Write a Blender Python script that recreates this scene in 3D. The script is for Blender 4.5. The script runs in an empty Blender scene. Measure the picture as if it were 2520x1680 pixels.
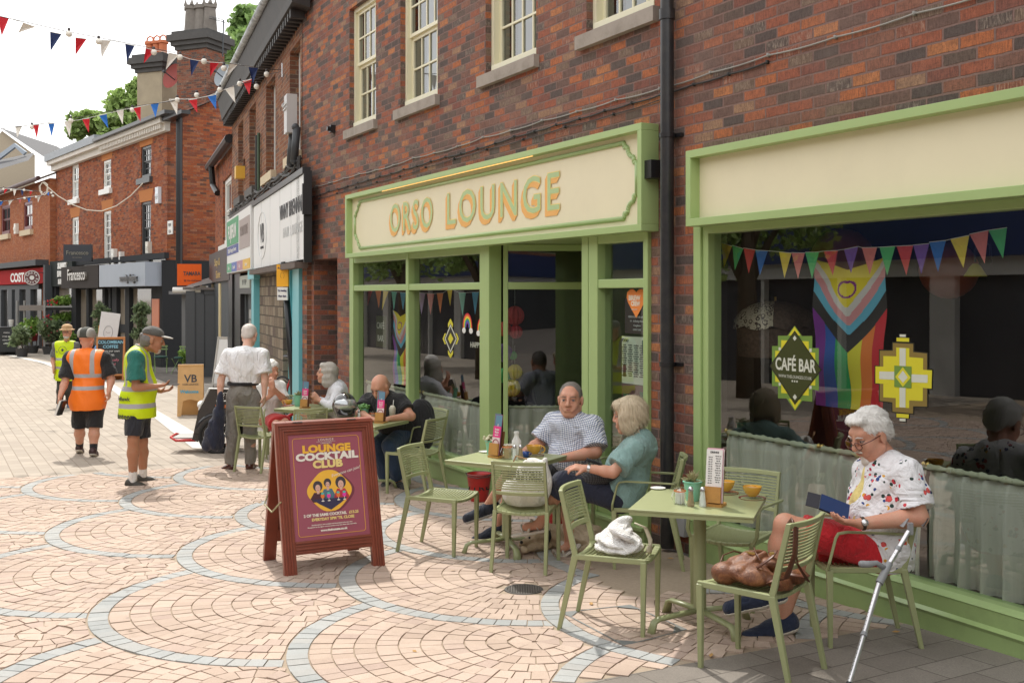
import bpy, bmesh, math, random
import numpy as np
from mathutils import Matrix, Vector
R = math.radians
sc = bpy.context.scene
COL = sc.collection
# camera, sky, sun
FPX, CX, HY, CAMH = 2637., 1260., 727., 1.713      # focal length and horizon in photo pixels (2520 wide)
cam = bpy.data.cameras.new('camera'); camo = bpy.data.objects.new('camera', cam); COL.objects.link(camo)
cam.sensor_width = 36; cam.lens = FPX / 2520 * 36; cam.shift_y = -(840 - HY) / 2520
cam.clip_end = 900; cam.clip_start = .05
camo.location = (0, 0, CAMH); camo.rotation_euler = (R(90), 0, 0)
sc.camera = camo
SUN = Vector((-.24, .70, 1.0)).normalized()
el = math.asin(SUN.z); az = math.atan2(SUN.x, SUN.y)
w = bpy.data.worlds.new('World'); sc.world = w; w.use_nodes = True
nt = w.node_tree; bg = nt.nodes['Background']
sky = nt.nodes.new('ShaderNodeTexSky'); sky.sky_type = 'NISHITA'; sky.sun_disc = False
sky.sun_elevation = el; sky.sun_rotation = az; sky.air_density = 1.2; sky.dust_density = 3.0
tcw = nt.nodes.new('ShaderNodeTexCoord'); nzw = nt.nodes.new('ShaderNodeTexNoise')
nzw.inputs['Scale'].default_value = 2.2; nzw.inputs['Detail'].default_value = 6
nt.links.new(tcw.outputs['Generated'], nzw.inputs['Vector'])
rpw = nt.nodes.new('ShaderNodeValToRGB')
rpw.color_ramp.elements[0].position = .3; rpw.color_ramp.elements[0].color = (.70, .70, .70, 1)
rpw.color_ramp.elements[1].position = .62; rpw.color_ramp.elements[1].color = (.97, .97, .97, 1)
mxw = nt.nodes.new('ShaderNodeMixRGB'); mxw.inputs[2].default_value = (9.0, 8.9, 8.75, 1)   # thin bright cloud
nt.links.new(nzw.outputs['Fac'], rpw.inputs['Fac']); nt.links.new(rpw.outputs['Color'], mxw.inputs[0])
nt.links.new(sky.outputs['Color'], mxw.inputs[1]); nt.links.new(mxw.outputs['Color'], bg.inputs['Color'])
bg.inputs['Strength'].default_value = .15
sl = bpy.data.lights.new('sun', 'SUN'); so = bpy.data.objects.new('sun', sl); COL.objects.link(so)
sl.energy = 2.6; sl.angle = R(1.2); sl.color = (1, .95, .87)
so.rotation_euler = (-SUN).to_track_quat('-Z', 'Y').to_euler(); so.location = (-10, 30, 40)
sc.view_settings.view_transform = 'Standard'; sc.view_settings.look = 'None'
sc.view_settings.gamma = 1; sc.view_settings.exposure = .55
sc.render.engine = 'CYCLES'; sc.cycles.max_bounces = 6; sc.cycles.transparent_max_bounces = 12
sc.cycles.caustics_reflective = False; sc.cycles.caustics_refractive = False
sc.cycles.use_denoising = True; sc.cycles.sample_clamp_indirect = 6
# measuring: photo pixel -> place on a real surface
KS, YF = .0287, 24.
def gz(y): return -KS * max(-12, min(y, YF))
def G(x, y, h=0):
 a = (y - HY) / FPX; Y = (CAMH - h) / (a - KS) if a > KS else 1e9
 if Y > YF or Y < 0: Y = (CAMH - h + KS * YF) / a
 return ((x - CX) / FPX * Y, Y)
def at(x, y, Y): return Vector(((x - CX) / FPX * Y, Y, CAMH - (y - HY) / FPX * Y))
class Frame:
 def __init__(s, ox, oy, a): s.o = (ox, oy); s.a = a; s.c = math.cos(a); s.s = math.sin(a)
 def w(s, x, y, z=0): return Vector((s.o[0] + x * s.c - y * s.s, s.o[1] + x * s.s + y * s.c, z))
 def l(s, X, Y): X -= s.o[0]; Y -= s.o[1]; return (X * s.c + Y * s.s, -X * s.s + Y * s.c)
 def p(s, px, py, y=0):
  k = (px - CX) / FPX
  Y = (y - (s.o[0] * s.s - s.o[1] * s.c)) / (-k * s.s + s.c)
  return (s.l(k * Y, Y)[0], CAMH - (py - HY) / FPX * Y)
 def g(s, x, y): return gz(s.w(x, y)[1])
W0 = Frame(0, 0, 0)
thf = math.atan2(1410, FPX)
F1 = Frame(4.975 * math.cos(thf), 4.975 * math.sin(thf), -math.atan2(math.cos(thf), math.sin(thf)))
c2 = F1.w(-16.25, 0); th2 = math.atan2(970, FPX)
F2 = Frame(c2[0], c2[1], -math.atan2(math.cos(th2), math.sin(th2)))          # x<0 goes away down the street
cxx = (411 - CX) / FPX * 36
F3 = Frame(cxx, 36, -math.atan2(.8, .6))                                        # corner building at the street's end
# mesh helpers
BASE = {}
def setp(o, label=None, cat=None, group=None, kind=None):
 if label: o['label'] = label
 if cat: o['category'] = cat
 if group: o['group'] = group
 if kind: o['kind'] = kind
 return o
def root(name, label, cat, base=(0, 0, 0), fr=W0, rot=0, group=None):
 o = bpy.data.objects.new(name, None); COL.objects.link(o); o.empty_display_size = .2
 o.location = fr.w(*base[:2], base[2]); o.rotation_euler = (0, 0, fr.a + rot)
 BASE[o.name] = (base[0], base[1], base[2]) if rot == 0 else (0, 0, 0)
 return setp(o, label, cat, group)
class MB:
 def __init__(s, M=None): s.v = []; s.f = []; s.mi = []; s.uv = []; s.M = M
 def add(s, vs, fs, m=0, uvs=None):
  n = len(s.v); vs = [Vector(v) for v in vs]
  for k, f in enumerate(fs):
   s.f.append([i + n for i in f]); s.mi.append(m)
   if uvs: s.uv.append(uvs[k]); continue
   a, b, c = vs[f[0]], vs[f[1]], vs[f[-1]]; nn = (b - a).cross(c - a)
   ax, ay, azz = abs(nn.x), abs(nn.y), abs(nn.z)
   if azz >= ax and azz >= ay: s.uv.append([(vs[i].x, vs[i].y) for i in f])
   elif ay >= ax: s.uv.append([(vs[i].x, vs[i].z) for i in f])
   else: s.uv.append([(vs[i].y, vs[i].z) for i in f])
  s.v += [tuple(s.M @ v) if s.M else tuple(v) for v in vs]
  return s
 def box(s, x0, x1, y0, y1, z0, z1, m=0):
  return s.add([(x0, y0, z0), (x1, y0, z0), (x1, y1, z0), (x0, y1, z0), (x0, y0, z1), (x1, y0, z1), (x1, y1, z1), (x0, y1, z1)],
                     [(0, 3, 2, 1), (4, 5, 6, 7), (0, 1, 5, 4), (1, 2, 6, 5), (2, 3, 7, 6), (3, 0, 4, 7)], m)
 def cyl(s, p0, p1, r0, r1=None, n=12, m=0, caps=True):
  return s.tube([p0, p1], [r0, r0 if r1 is None else r1], n, m, caps)
 def tube(s, pts, r, n=8, m=0, caps=True, sq=None):
  pts = [Vector(p) for p in pts]; rs = r if isinstance(r, (list, tuple)) else [r] * len(pts)
  vs = []; up = None
  for i, p in enumerate(pts):
   d = (pts[min(i + 1, len(pts) - 1)] - pts[max(i - 1, 0)]).normalized()
   if up is None: up = Vector((0, 0, 1)) if abs(d.z) < .9 else Vector((0, 1, 0))
   a = d.cross(up).normalized(); b = a.cross(d).normalized(); up = b
   for k in range(n):
    t = 2 * math.pi * k / n + (math.pi / n if n == 4 else 0)
    sx, sy = sq if sq else (1, 1)
    vs.append(p + (a * math.cos(t) * sx + b * math.sin(t) * sy) * rs[i])
  fs = [(i * n + k, i * n + (k + 1) % n, (i + 1) * n + (k + 1) % n, (i + 1) * n + k) for i in range(len(pts) - 1) for k in range(n)]
  if caps: fs += [tuple(range(n))[::-1], tuple(range((len(pts) - 1) * n, len(pts) * n))]
  return s.add(vs, fs, m)
 def lathe(s, prof, c=(0, 0, 0), n=24, m=0, axis=None):
  vs = []; q = axis.to_track_quat('Z', 'Y').to_matrix() if axis else Matrix.Identity(3)
  for r, z in prof:
   for k in range(n): vs.append(Vector(c) + q @ Vector((r * math.cos(2 * math.pi * k / n), r * math.sin(2 * math.pi * k / n), z)))
  fs = [(i * n + k, i * n + (k + 1) % n, (i + 1) * n + (k + 1) % n, (i + 1) * n + k) for i in range(len(prof) - 1) for k in range(n)]
  return s.add(vs, fs, m)
 def prism(s, pts, y0, y1, m=0, side=None):
  n = len(pts); vs = [(x, y0, z) for x, z in pts] + [(x, y1, z) for x, z in pts]
  s.add(vs, [tuple(range(n)), tuple(range(2 * n - 1, n - 1, -1))], m)
  return s.add(vs, [(k, n + k, n + (k + 1) % n, (k + 1) % n) for k in range(n)], m if side is None else side)
 def ball(s, c, r, n=12, m=0, sc=(1, 1, 1)):
  pr = [(math.sin(math.pi * i / n), -math.cos(math.pi * i / n)) for i in range(n + 1)]
  k = 2 * n; c = Vector(c); r = Vector((r * sc[0], r * sc[1], r * sc[2]))
  vs = [c + Vector((a * math.cos(2 * math.pi * j / k) * r.x, a * math.sin(2 * math.pi * j / k) * r.y, b * r.z)) for a, b in pr for j in range(k)]
  return s.add(vs, [(i * k + j, i * k + (j + 1) % k, (i + 1) * k + (j + 1) % k, (i + 1) * k + j) for i in range(n) for j in range(k)], m)
 def text(s, body, x, y, z, size, m=0, xs=1, align='CENTER', depth=.004, bold=0, M=None, shear=0, spacing=1, wd=0):
  cu = bpy.data.curves.new('t', 'FONT'); cu.body = body; cu.size = size; cu.align_x = align; cu.extrude = depth / 2
  cu.offset = bold; cu.shear = shear; cu.space_character = spacing; cu.resolution_u = 3
  ob = bpy.data.objects.new('t', cu); COL.objects.link(ob)
  me = ob.evaluated_get(bpy.context.evaluated_depsgraph_get()).to_mesh()
  if wd: X_ = [v.co.x for v in me.vertices]; xs = wd / (max(X_) - min(X_))
  vs = [Vector((v.co.x * xs, -v.co.z, v.co.y)) for v in me.vertices]
  if M: vs = [M @ v for v in vs]
  vs = [v + Vector((x, y, z)) for v in vs]
  fs = [tuple(p.vertices) for p in me.polygons]
  bpy.data.objects.remove(ob); bpy.data.curves.remove(cu)
  return s.add(vs, fs, m)
 def build(s, name, mats, parent=None, smooth=False, base=(0, 0, 0), fr=None, label=None, cat=None, group=None, kind=None, auto=False):
  me = bpy.data.meshes.new(name)
  b = BASE.get(parent.name, (0, 0, 0)) if parent else base
  me.from_pydata([(v[0] - b[0], v[1] - b[1], v[2] - b[2]) for v in s.v], [], s.f)
  for m in (mats if isinstance(mats, (list, tuple)) else [mats]): me.materials.append(m)
  me.polygons.foreach_set('material_index', s.mi)
  if s.uv:
   uv = me.uv_layers.new(name='UVMap'); uv.data.foreach_set('uv', [c for f in s.uv for p in f for c in p])
  if smooth: me.polygons.foreach_set('use_smooth', [True] * len(me.polygons))
  o = bpy.data.objects.new(name, me); COL.objects.link(o)
  if auto:
   md = o.modifiers.new('e', 'EDGE_SPLIT'); md.split_angle = R(35)
   me.polygons.foreach_set('use_smooth', [True] * len(me.polygons))
  me.update()
  if parent: o.parent = parent; BASE[o.name] = b
  elif fr: o.location = fr.w(base[0], base[1], base[2]); o.rotation_euler = (0, 0, fr.a); BASE[o.name] = base
  else: o.location = base; BASE[o.name] = base
  return setp(o, label, cat, group, kind)
def dup(o, loc=None, rz=None, label=None, parent=None):
 c = o.copy(); COL.objects.link(c); BASE[c.name] = BASE.get(o.name, (0, 0, 0))
 if parent: c.parent = parent
 for ch in list(o.children): dup(ch, parent=c)
 if loc is not None: c.location = loc
 if rz is not None: c.rotation_euler = (0, 0, rz)
 if label: c['label'] = label
 return c
def bev(o, w=.004, seg=2):
 m = o.modifiers.new('b', 'BEVEL'); m.width = w; m.segments = seg; m.limit_method = 'ANGLE'; m.angle_limit = R(40); return o
# materials
def nodes(name):
 m = bpy.data.materials.new(name); m.use_nodes = True; n = m.node_tree
 return m, n, n.nodes['Principled BSDF'], n.nodes.new, n.links.new
def mth(n, op, a, b=None, c=None):
 x = n.nodes.new('ShaderNodeMath'); x.operation = op
 for i, v in enumerate((a, b, c)):
  if v is None: continue
  if isinstance(v, (int, float)): x.inputs[i].default_value = v
  else: n.links.new(v, x.inputs[i])
 return x.outputs[0]
def ramp(n, fac, stops, const=False):
 r = n.nodes.new('ShaderNodeValToRGB'); cr = r.color_ramp
 if const: cr.interpolation = 'CONSTANT'
 while len(cr.elements) < len(stops): cr.elements.new(.5)
 for e, (p, c) in zip(cr.elements, stops): e.position = p; e.color = (*c, 1) if len(c) == 3 else c
 n.links.new(fac, r.inputs['Fac']); return r.outputs['Color']
def mix(n, fac, a, b, mode='MIX'):
 x = n.nodes.new('ShaderNodeMixRGB'); x.blend_type = mode
 for i, v in ((0, fac), (1, a), (2, b)):
  if isinstance(v, (int, float)): x.inputs[i].default_value = v
  elif isinstance(v, tuple): x.inputs[i].default_value = (*v[:3], 1)
  else: n.links.new(v, x.inputs[i])
 return x.outputs[0]
def noise(n, scale, detail=4, vec=None, rough=.6, dist=0):
 x = n.nodes.new('ShaderNodeTexNoise'); x.inputs['Scale'].default_value = scale; x.inputs['Detail'].default_value = detail
 x.inputs['Roughness'].default_value = rough; x.inputs['Distortion'].default_value = dist
 if vec is not None: n.links.new(vec, x.inputs['Vector'])
 return x.outputs['Fac']
def bump(n, b, h, strength=.3, dist=.01):
 x = n.nodes.new('ShaderNodeBump'); x.inputs['Strength'].default_value = strength; x.inputs['Distance'].default_value = dist
 n.links.new(h, x.inputs['Height']); n.links.new(x.outputs['Normal'], b.inputs['Normal'])
def objco(n): return n.nodes.new('ShaderNodeTexCoord').outputs['Object']
def sepxyz(n, v):
 x = n.nodes.new('ShaderNodeSeparateXYZ'); n.links.new(v, x.inputs[0]); return x.outputs
def vmul(n, v, k, add=(0, 0, 0)):
 x = n.nodes.new('ShaderNodeMapping'); x.inputs['Scale'].default_value = k; x.inputs['Location'].default_value = add
 n.links.new(v, x.inputs['Vector']); return x.outputs[0]
MC = {}
def mat(name, col, rough=.5, metal=0, var=.06, nsc=8, bmp=0, bsc=60, spec=.5, emit=0, coat=0, sheen=0, dirt=None):
 if name in MC: return MC[name]
 m, n, b, new, link = nodes(name); o = objco(n)
 c = tuple(col)
 nz = noise(n, nsc, 5, o)
 base = mix(n, nz, tuple(x * (1 - var) for x in c), tuple(min(1, x * (1 + var)) for x in c))
 if dirt:
  d = ramp(n, noise(n, dirt[1], 6, o, .7), [(.45, (0, 0, 0)), (.7, (1, 1, 1))])
  base = mix(n, mth(n, 'MULTIPLY', d, dirt[0]), base, dirt[2])
 link(base, b.inputs['Base Color'])
 b.inputs['Roughness'].default_value = rough; b.inputs['Metallic'].default_value = metal
 b.inputs['Specular IOR Level'].default_value = spec
 if coat: b.inputs['Coat Weight'].default_value = coat; b.inputs['Coat Roughness'].default_value = .06
 if sheen: b.inputs['Sheen Weight'].default_value = sheen
 if emit: b.inputs['Emission Color'].default_value = (*c, 1); b.inputs['Emission Strength'].default_value = emit
 if bmp: bump(n, b, noise(n, bsc, 4, o), bmp, .004)
 MC[name] = m; return m
def brick_mat(name, stops, mortar, bw=.225, bh=.075, ms=.0075, streak=.75, offs=.5):
 m, n, b, new, link = nodes(name)
 tc = new('ShaderNodeTexCoord'); uv = tc.outputs['UV']
 def warp(v, sc_, am):
  dn = new('ShaderNodeTexNoise'); dn.inputs['Scale'].default_value = sc_; dn.inputs['Detail'].default_value = 3; link(uv, dn.inputs['Vector'])
  vm = new('ShaderNodeVectorMath'); vm.operation = 'MULTIPLY_ADD'; link(dn.outputs['Color'], vm.inputs[0]); vm.inputs[1].default_value = (am, am, 0); link(v, vm.inputs[2]); return vm.outputs[0]
 wv = warp(warp(uv, 9, .008), 55, .0075)
 bt = new('ShaderNodeTexBrick'); link(wv, bt.inputs['Vector'])
 for k, v in (('Scale', 1), ('Mortar Size', ms), ('Mortar Smooth', .35), ('Bias', 0), ('Brick Width', bw), ('Row Height', bh)): bt.inputs[k].default_value = v
 bt.inputs['Color1'].default_value = (0, 0, 0, 1); bt.inputs['Color2'].default_value = (1, 1, 1, 1); bt.inputs['Mortar'].default_value = (0, 0, 0, 1)
 bt.offset = offs
 col = ramp(n, bt.outputs['Color'], stops, True)
 st = vmul(n, uv, (1, .16, 1)); s1 = noise(n, 95, 5, st, .75)
 s2 = noise(n, 14, 5, uv, .7); s3 = noise(n, 1.3, 4, uv, .6); s4 = noise(n, 30, 4, uv, .7)
 col = mix(n, ramp(n, s1, [(.42, (0, 0, 0)), (.64, (streak,) * 3)]), col, mix(n, .3, (.07, .045, .04), col))
 col = mix(n, ramp(n, s4, [(.36, (.6 * streak,) * 3), (.5, (0, 0, 0))]), col, mix(n, .4, (.045, .035, .033), col))
 pb = ramp(n, bt.outputs['Color'], [(0, (0, 0, 0)), (.31, (1, 1, 1)), (.36, (0, 0, 0)), (.55, (.6, .6, .6)), (.6, (0, 0, 0)), (.81, (1, 1, 1)), (.84, (0, 0, 0))], True)
 pw = new('ShaderNodeMixRGB'); pw.blend_type = 'MULTIPLY'; pw.inputs[0].default_value = 1; link(pb, pw.inputs[1]); link(ramp(n, s1, [(.38, (.75,) * 3), (.50, (0, 0, 0))]), pw.inputs[2]); col = mix(n, pw.outputs[0], col, (.52, .42, .33))
 col = mix(n, ramp(n, s2, [(.35, (.35,) * 3), (.7, (0, 0, 0))]), col, (.085, .055, .05))
 col = mix(n, ramp(n, s3, [(.5, (0, 0, 0)), (.75, (.28,) * 3)]), col, (.32, .24, .2))
 pit = noise(n, 170, 3, vmul(n, uv, (1, .6, 1)), .8); col = mix(n, ramp(n, pit, [(.32, (.85,) * 3), (.43, (0, 0, 0))]), col, (.03, .02, .018))
 mc = mix(n, noise(n, 40, 3, uv), tuple(x * .6 for x in mortar), mortar)
 link(mix(n, bt.outputs['Fac'], col, mc), b.inputs['Base Color'])
 b.inputs['Roughness'].default_value = .9; b.inputs['Specular IOR Level'].default_value = .25
 h = mth(n, 'ADD', mth(n, 'MULTIPLY', bt.outputs['Fac'], -1.3), mth(n, 'MULTIPLY', s1, .6)); h = mth(n, 'ADD', h, mth(n, 'MULTIPLY', pit, .5))
 h = mth(n, 'ADD', h, mth(n, 'MULTIPLY', s2, .5))
 bump(n, b, h, 1.0, .013)
 return m
def glass_mat(name, tint=(.8, .84, .82), ior=2.0, rough=0.0, dens=1):
 m = bpy.data.materials.new(name); m.use_nodes = True; n = m.node_tree; n.nodes.remove(n.nodes['Principled BSDF'])
 t = n.nodes.new('ShaderNodeBsdfTransparent'); t.inputs[0].default_value = (*tint, 1)
 g = n.nodes.new('ShaderNodeBsdfGlossy'); g.inputs['Roughness'].default_value = rough; g.inputs[0].default_value = (1, 1, 1, 1)
 ge = n.nodes.new('ShaderNodeNewGeometry')
 dt = n.nodes.new('ShaderNodeVectorMath'); dt.operation = 'DOT_PRODUCT'
 n.links.new(ge.outputs['Normal'], dt.inputs[0]); n.links.new(ge.outputs['Incoming'], dt.inputs[1])
 c = mth(n, 'ABSOLUTE', dt.outputs['Value'])
 r0 = ((ior - 1) / (ior + 1)) ** 2
 f = mth(n, 'MULTIPLY_ADD', mth(n, 'POWER', mth(n, 'SUBTRACT', 1.0, c), 5.0), 1 - r0, r0)
 mx = n.nodes.new('ShaderNodeMixShader'); n.links.new(f, mx.inputs[0]); n.links.new(t.outputs[0], mx.inputs[1]); n.links.new(g.outputs[0], mx.inputs[2])
 n.links.new(mx.outputs[0], n.nodes['Material Output'].inputs[0]); return m
BR_MAIN = brick_mat('rustic mixed brick', [(0, (0.507, 0.165, 0.0944)), (.09, (0.201, 0.147, 0.118)), (.17, (0.59, 0.201, 0.1)), (.25, (0.319, 0.165, 0.124)), (.31, (0.177, 0.142, 0.124)), (.38, (0.401, 0.177, 0.118)),
 (.46, (0.153, 0.124, 0.112)), (.55, (0.307, 0.212, 0.153)), (.62, (0.661, 0.218, 0.0885)), (.70, (0.248, 0.153, 0.124)), (.76, (0.472, 0.165, 0.1)), (.84, (0.342, 0.136, 0.1)), (.92, (0.708, 0.283, 0.118)), (.96, (0.519, 0.307, 0.189))], (.34, .22, .19))
BR_TWO = brick_mat('brown orange brick', [(0, (.33, .12, .055)), (.25, (.26, .10, .055)), (.45, (.38, .15, .07)), (.62, (.20, .09, .06)), (.75, (.42, .19, .09)), (.9, (.16, .09, .065))], (.38, .28, .2), streak=.3)
BR_OLD = brick_mat('old orange brick', [(0, (.42, .105, .035)), (.25, (.34, .085, .035)), (.45, (.5, .14, .045)), (.6, (.28, .08, .04)), (.75, (.45, .15, .06)), (.92, (.17, .075, .05))], (.34, .2, .13), ms=.004, streak=.3)
BR_NEW = brick_mat('clean orange brick', [(0, (.50, .155, .06)), (.3, (.55, .19, .075)), (.6, (.46, .14, .06)), (.85, (.58, .22, .1))], (.45, .28, .18), ms=.004, streak=.15)
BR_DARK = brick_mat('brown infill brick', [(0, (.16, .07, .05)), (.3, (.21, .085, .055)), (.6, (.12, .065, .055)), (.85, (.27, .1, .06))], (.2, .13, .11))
CREAM = mat('cream paint', (.80, .735, .52), .45, var=.03, nsc=3, dirt=(.12, 2.2, (.55, .5, .36)))
GREEN = mat('sage green paint', (.37, .50, .205), .38, var=.04, nsc=4, dirt=(.1, 3, (.25, .34, .15)))
GREENSH = mat('moulding green paint', (.37, .50, .22), .3, var=.02)
CHAIRG = mat('olive powder coat', (.315, .345, .175), .36, var=.05, nsc=20, spec=.55, dirt=(.12, 14, (.22, .24, .13)))
GLASS = glass_mat('shop glass')
SASHG = glass_mat('sash glass', (.35, .38, .38), 2.4)
BLACK = mat('black paint', (.015, .015, .017), .35)
PIPE = mat('black iron pipe', (.022, .023, .026), .32, var=.3, nsc=12, dirt=(.25, 9, (.09, .08, .06)))
STONE = mat('weathered stone sill', (.36, .315, .27), .85, var=.2, nsc=14, bmp=.4, dirt=(.6, 7, (.16, .14, .11)))
SASHC = mat('cream window paint', (.76, .72, .52), .4, var=.03)
WHITE = mat('white paint', (.78, .78, .75), .4, var=.04)
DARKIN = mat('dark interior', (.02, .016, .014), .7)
# GROUND
def strip(mb, poly, lift, m=0):
 for lo, hi in ((-60, -12), (-12, YF), (YF, 600)):
  P = list(poly)
  for yy, sg in ((lo, 1), (hi, -1)):
   Q = []
   for i in range(len(P)):
    a, b = P[i], P[(i + 1) % len(P)]; da, db = (a[1] - yy) * sg, (b[1] - yy) * sg
    if da >= 0: Q.append(a)
    if da * db < 0: t = da / (da - db); Q.append((a[0] + (b[0] - a[0]) * t, a[1] + (b[1] - a[1]) * t))
   P = Q
  if len(P) > 2: mb.add([(x, y, gz(y) + lift) for x, y in P], [tuple(range(len(P)))], m)
def F1xy(*pts): return [tuple(F1.w(s, -w_)[:2]) for s, w_ in pts]
m, n, b, new, link = nodes('asphalt'); o = objco(n)
c1 = mix(n, noise(n, 160, 3, o), (.10, .09, .08), (.20, .18, .16)); c1 = mix(n, ramp(n, noise(n, 2.2, 5, o), [(.45, (0,)*3), (.65, (.5,)*3)]), c1, (.075, .07, .065))
link(c1, b.inputs['Base Color']); b.inputs['Roughness'].default_value = .9; bump(n, b, noise(n, 200, 3, o), .6, .006); ASPH = m
g_ = MB(); strip(g_, [(-400, -60), (400, -60), (400, 590), (-400, 590)], 0); g_.build('ground', ASPH, kind='structure')
m, n, b, new, link = nodes('buff block paving'); o = objco(n)
mp = new('ShaderNodeMapping'); mp.inputs['Rotation'].default_value = (0, 0, -F1.a); link(o, mp.inputs['Vector'])
bt = new('ShaderNodeTexBrick'); link(mp.outputs[0], bt.inputs['Vector'])
for k, v in (('Scale', 1), ('Mortar Size', .006), ('Mortar Smooth', .3), ('Bias', 0), ('Brick Width', .3), ('Row Height', .15)): bt.inputs[k].default_value = v
bt.inputs['Color1'].default_value = (.355, .305, .25, 1); bt.inputs['Color2'].default_value = (.45, .39, .32, 1); bt.inputs['Mortar'].default_value = (.24, .195, .15, 1)
big = noise(n, .55, 6, o, .7)
cc = mix(n, ramp(n, big, [(.42, (0,)*3), (.62, (.45,)*3)]), bt.outputs['Color'], (.34, .285, .235)); cc = mix(n, ramp(n, noise(n, 130, 3, o), [(.4, (.12,)*3), (.6, (0,)*3)]), cc, (.2, .17, .14))
link(cc, b.inputs['Base Color']); b.inputs['Roughness'].default_value = .85; bump(n, b, mth(n, 'MULTIPLY', bt.outputs['Fac'], -1.0), .5, .004); BUFF = m
s_ = MB(); strip(s_, F1xy((-13.2, 14), (-13.2, .3), (-15.4, 1.6), (-31, .9), (-50, 2.6), (-70, 2.6), (-70, 14)), .004); s_.build('street', BUFF, kind='structure')
k_ = MB(); strip(k_, F1xy((-15.3, 1.85), (-14.9, 1.5), (-23.3, 1.04), (-30.3, .83), (-41.3, 1.5), (-50, 2.7), (-50, 2.95), (-41.2, 1.75), (-28.5, 1.12), (-21.5, 1.38)), .012)
k_.build('kerb', mat('pale kerb stone', (.62, .60, .56), .8, var=.12, nsc=3), kind='structure')
def slab_mat(name, c1, c2, bw, bh, rot, mort, ms=.006, spk=.25):
 m, n, b, new, link = nodes(name); o = objco(n)
 mp = new('ShaderNodeMapping'); mp.inputs['Rotation'].default_value = (0, 0, rot); link(o, mp.inputs['Vector'])
 bt = new('ShaderNodeTexBrick'); link(mp.outputs[0], bt.inputs['Vector'])
 for k, v in (('Scale', 1), ('Mortar Size', ms), ('Mortar Smooth', .2), ('Bias', 0), ('Brick Width', bw), ('Row Height', bh)): bt.inputs[k].default_value = v
 bt.inputs['Color1'].default_value = (*c1, 1); bt.inputs['Color2'].default_value = (*c2, 1); bt.inputs['Mortar'].default_value = (*mort, 1)
 c = mix(n, ramp(n, noise(n, 110, 4, o, .8), [(.38, (0,)*3), (.7, (spk,)*3)]), bt.outputs['Color'], (.07, .065, .06))
 c = mix(n, ramp(n, noise(n, 1.6, 6, o, .75), [(.45, (0,)*3), (.7, (.45,)*3)]), c, tuple(x * .55 for x in c1))
 link(c, b.inputs['Base Color']); b.inputs['Roughness'].default_value = .88
 bump(n, b, mth(n, 'ADD', mth(n, 'MULTIPLY', bt.outputs['Fac'], -1.0), mth(n, 'MULTIPLY', noise(n, 180, 3, o), .4)), .6, .005); return m
p_ = MB(); strip(p_, F1xy((-14.9, 1.5), (-13.2, .3), (-13.2, -.3), (-16.3, -.3), (-60, -1), (-60, 2.6), (-50, 2.7), (-41.3, 1.5), (-30.3, .83), (-23.3, 1.04)), .008)
p_.build('footpath', slab_mat('buff slabs', (.42, .365, .30), (.50, .44, .37), .6, .45, -F1.a, (.25, .2, .16)), kind='structure')
q_ = MB(); strip(q_, F1xy((-4.37, -.1), (6, -.1), (6, 14), (-4.37, 14)), .006)
q_.build('pavement', slab_mat('grey slabs', (.215, .188, .16), (.275, .245, .21), .36, .21, -R(31), (.10, .085, .07), ms=.004, spk=.5), kind='structure')
bd = MB(); strip(bd, F1xy((-13.25, .1), (-13.25, 14), (-4.37, 14), (-4.37, .05)), .003)
bd.build('paving_bed', mat('sandy joint', (.34, .27, .20), .95, var=.25, nsc=40, bmp=.4, bsc=200), kind='structure')
random.seed(4)
pk = MB(); gy = MB(); RR = 1.315; RW = .117
cols = [(-6.48 + 1.43 * j, (1.36 if j % 2 == 0 else .585)) for j in range(-6, 4)]
cents = [(sx, w0 + 1.55 * k) for sx, w0 in cols for k in range(-2, 7)]
drain = F1.l(*G(1289, 1452)); drain = (drain[0], -drain[1])
def insett(P):
 s, w_ = P
 return (-13.27 < s < -4.39) and w_ > (.98 + .12 * math.sin(s * 3) if -7.0 < s < -5.55 else .10) and w_ < 9 and math.hypot(s - drain[0], (w_ - drain[1])) > .15
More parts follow.
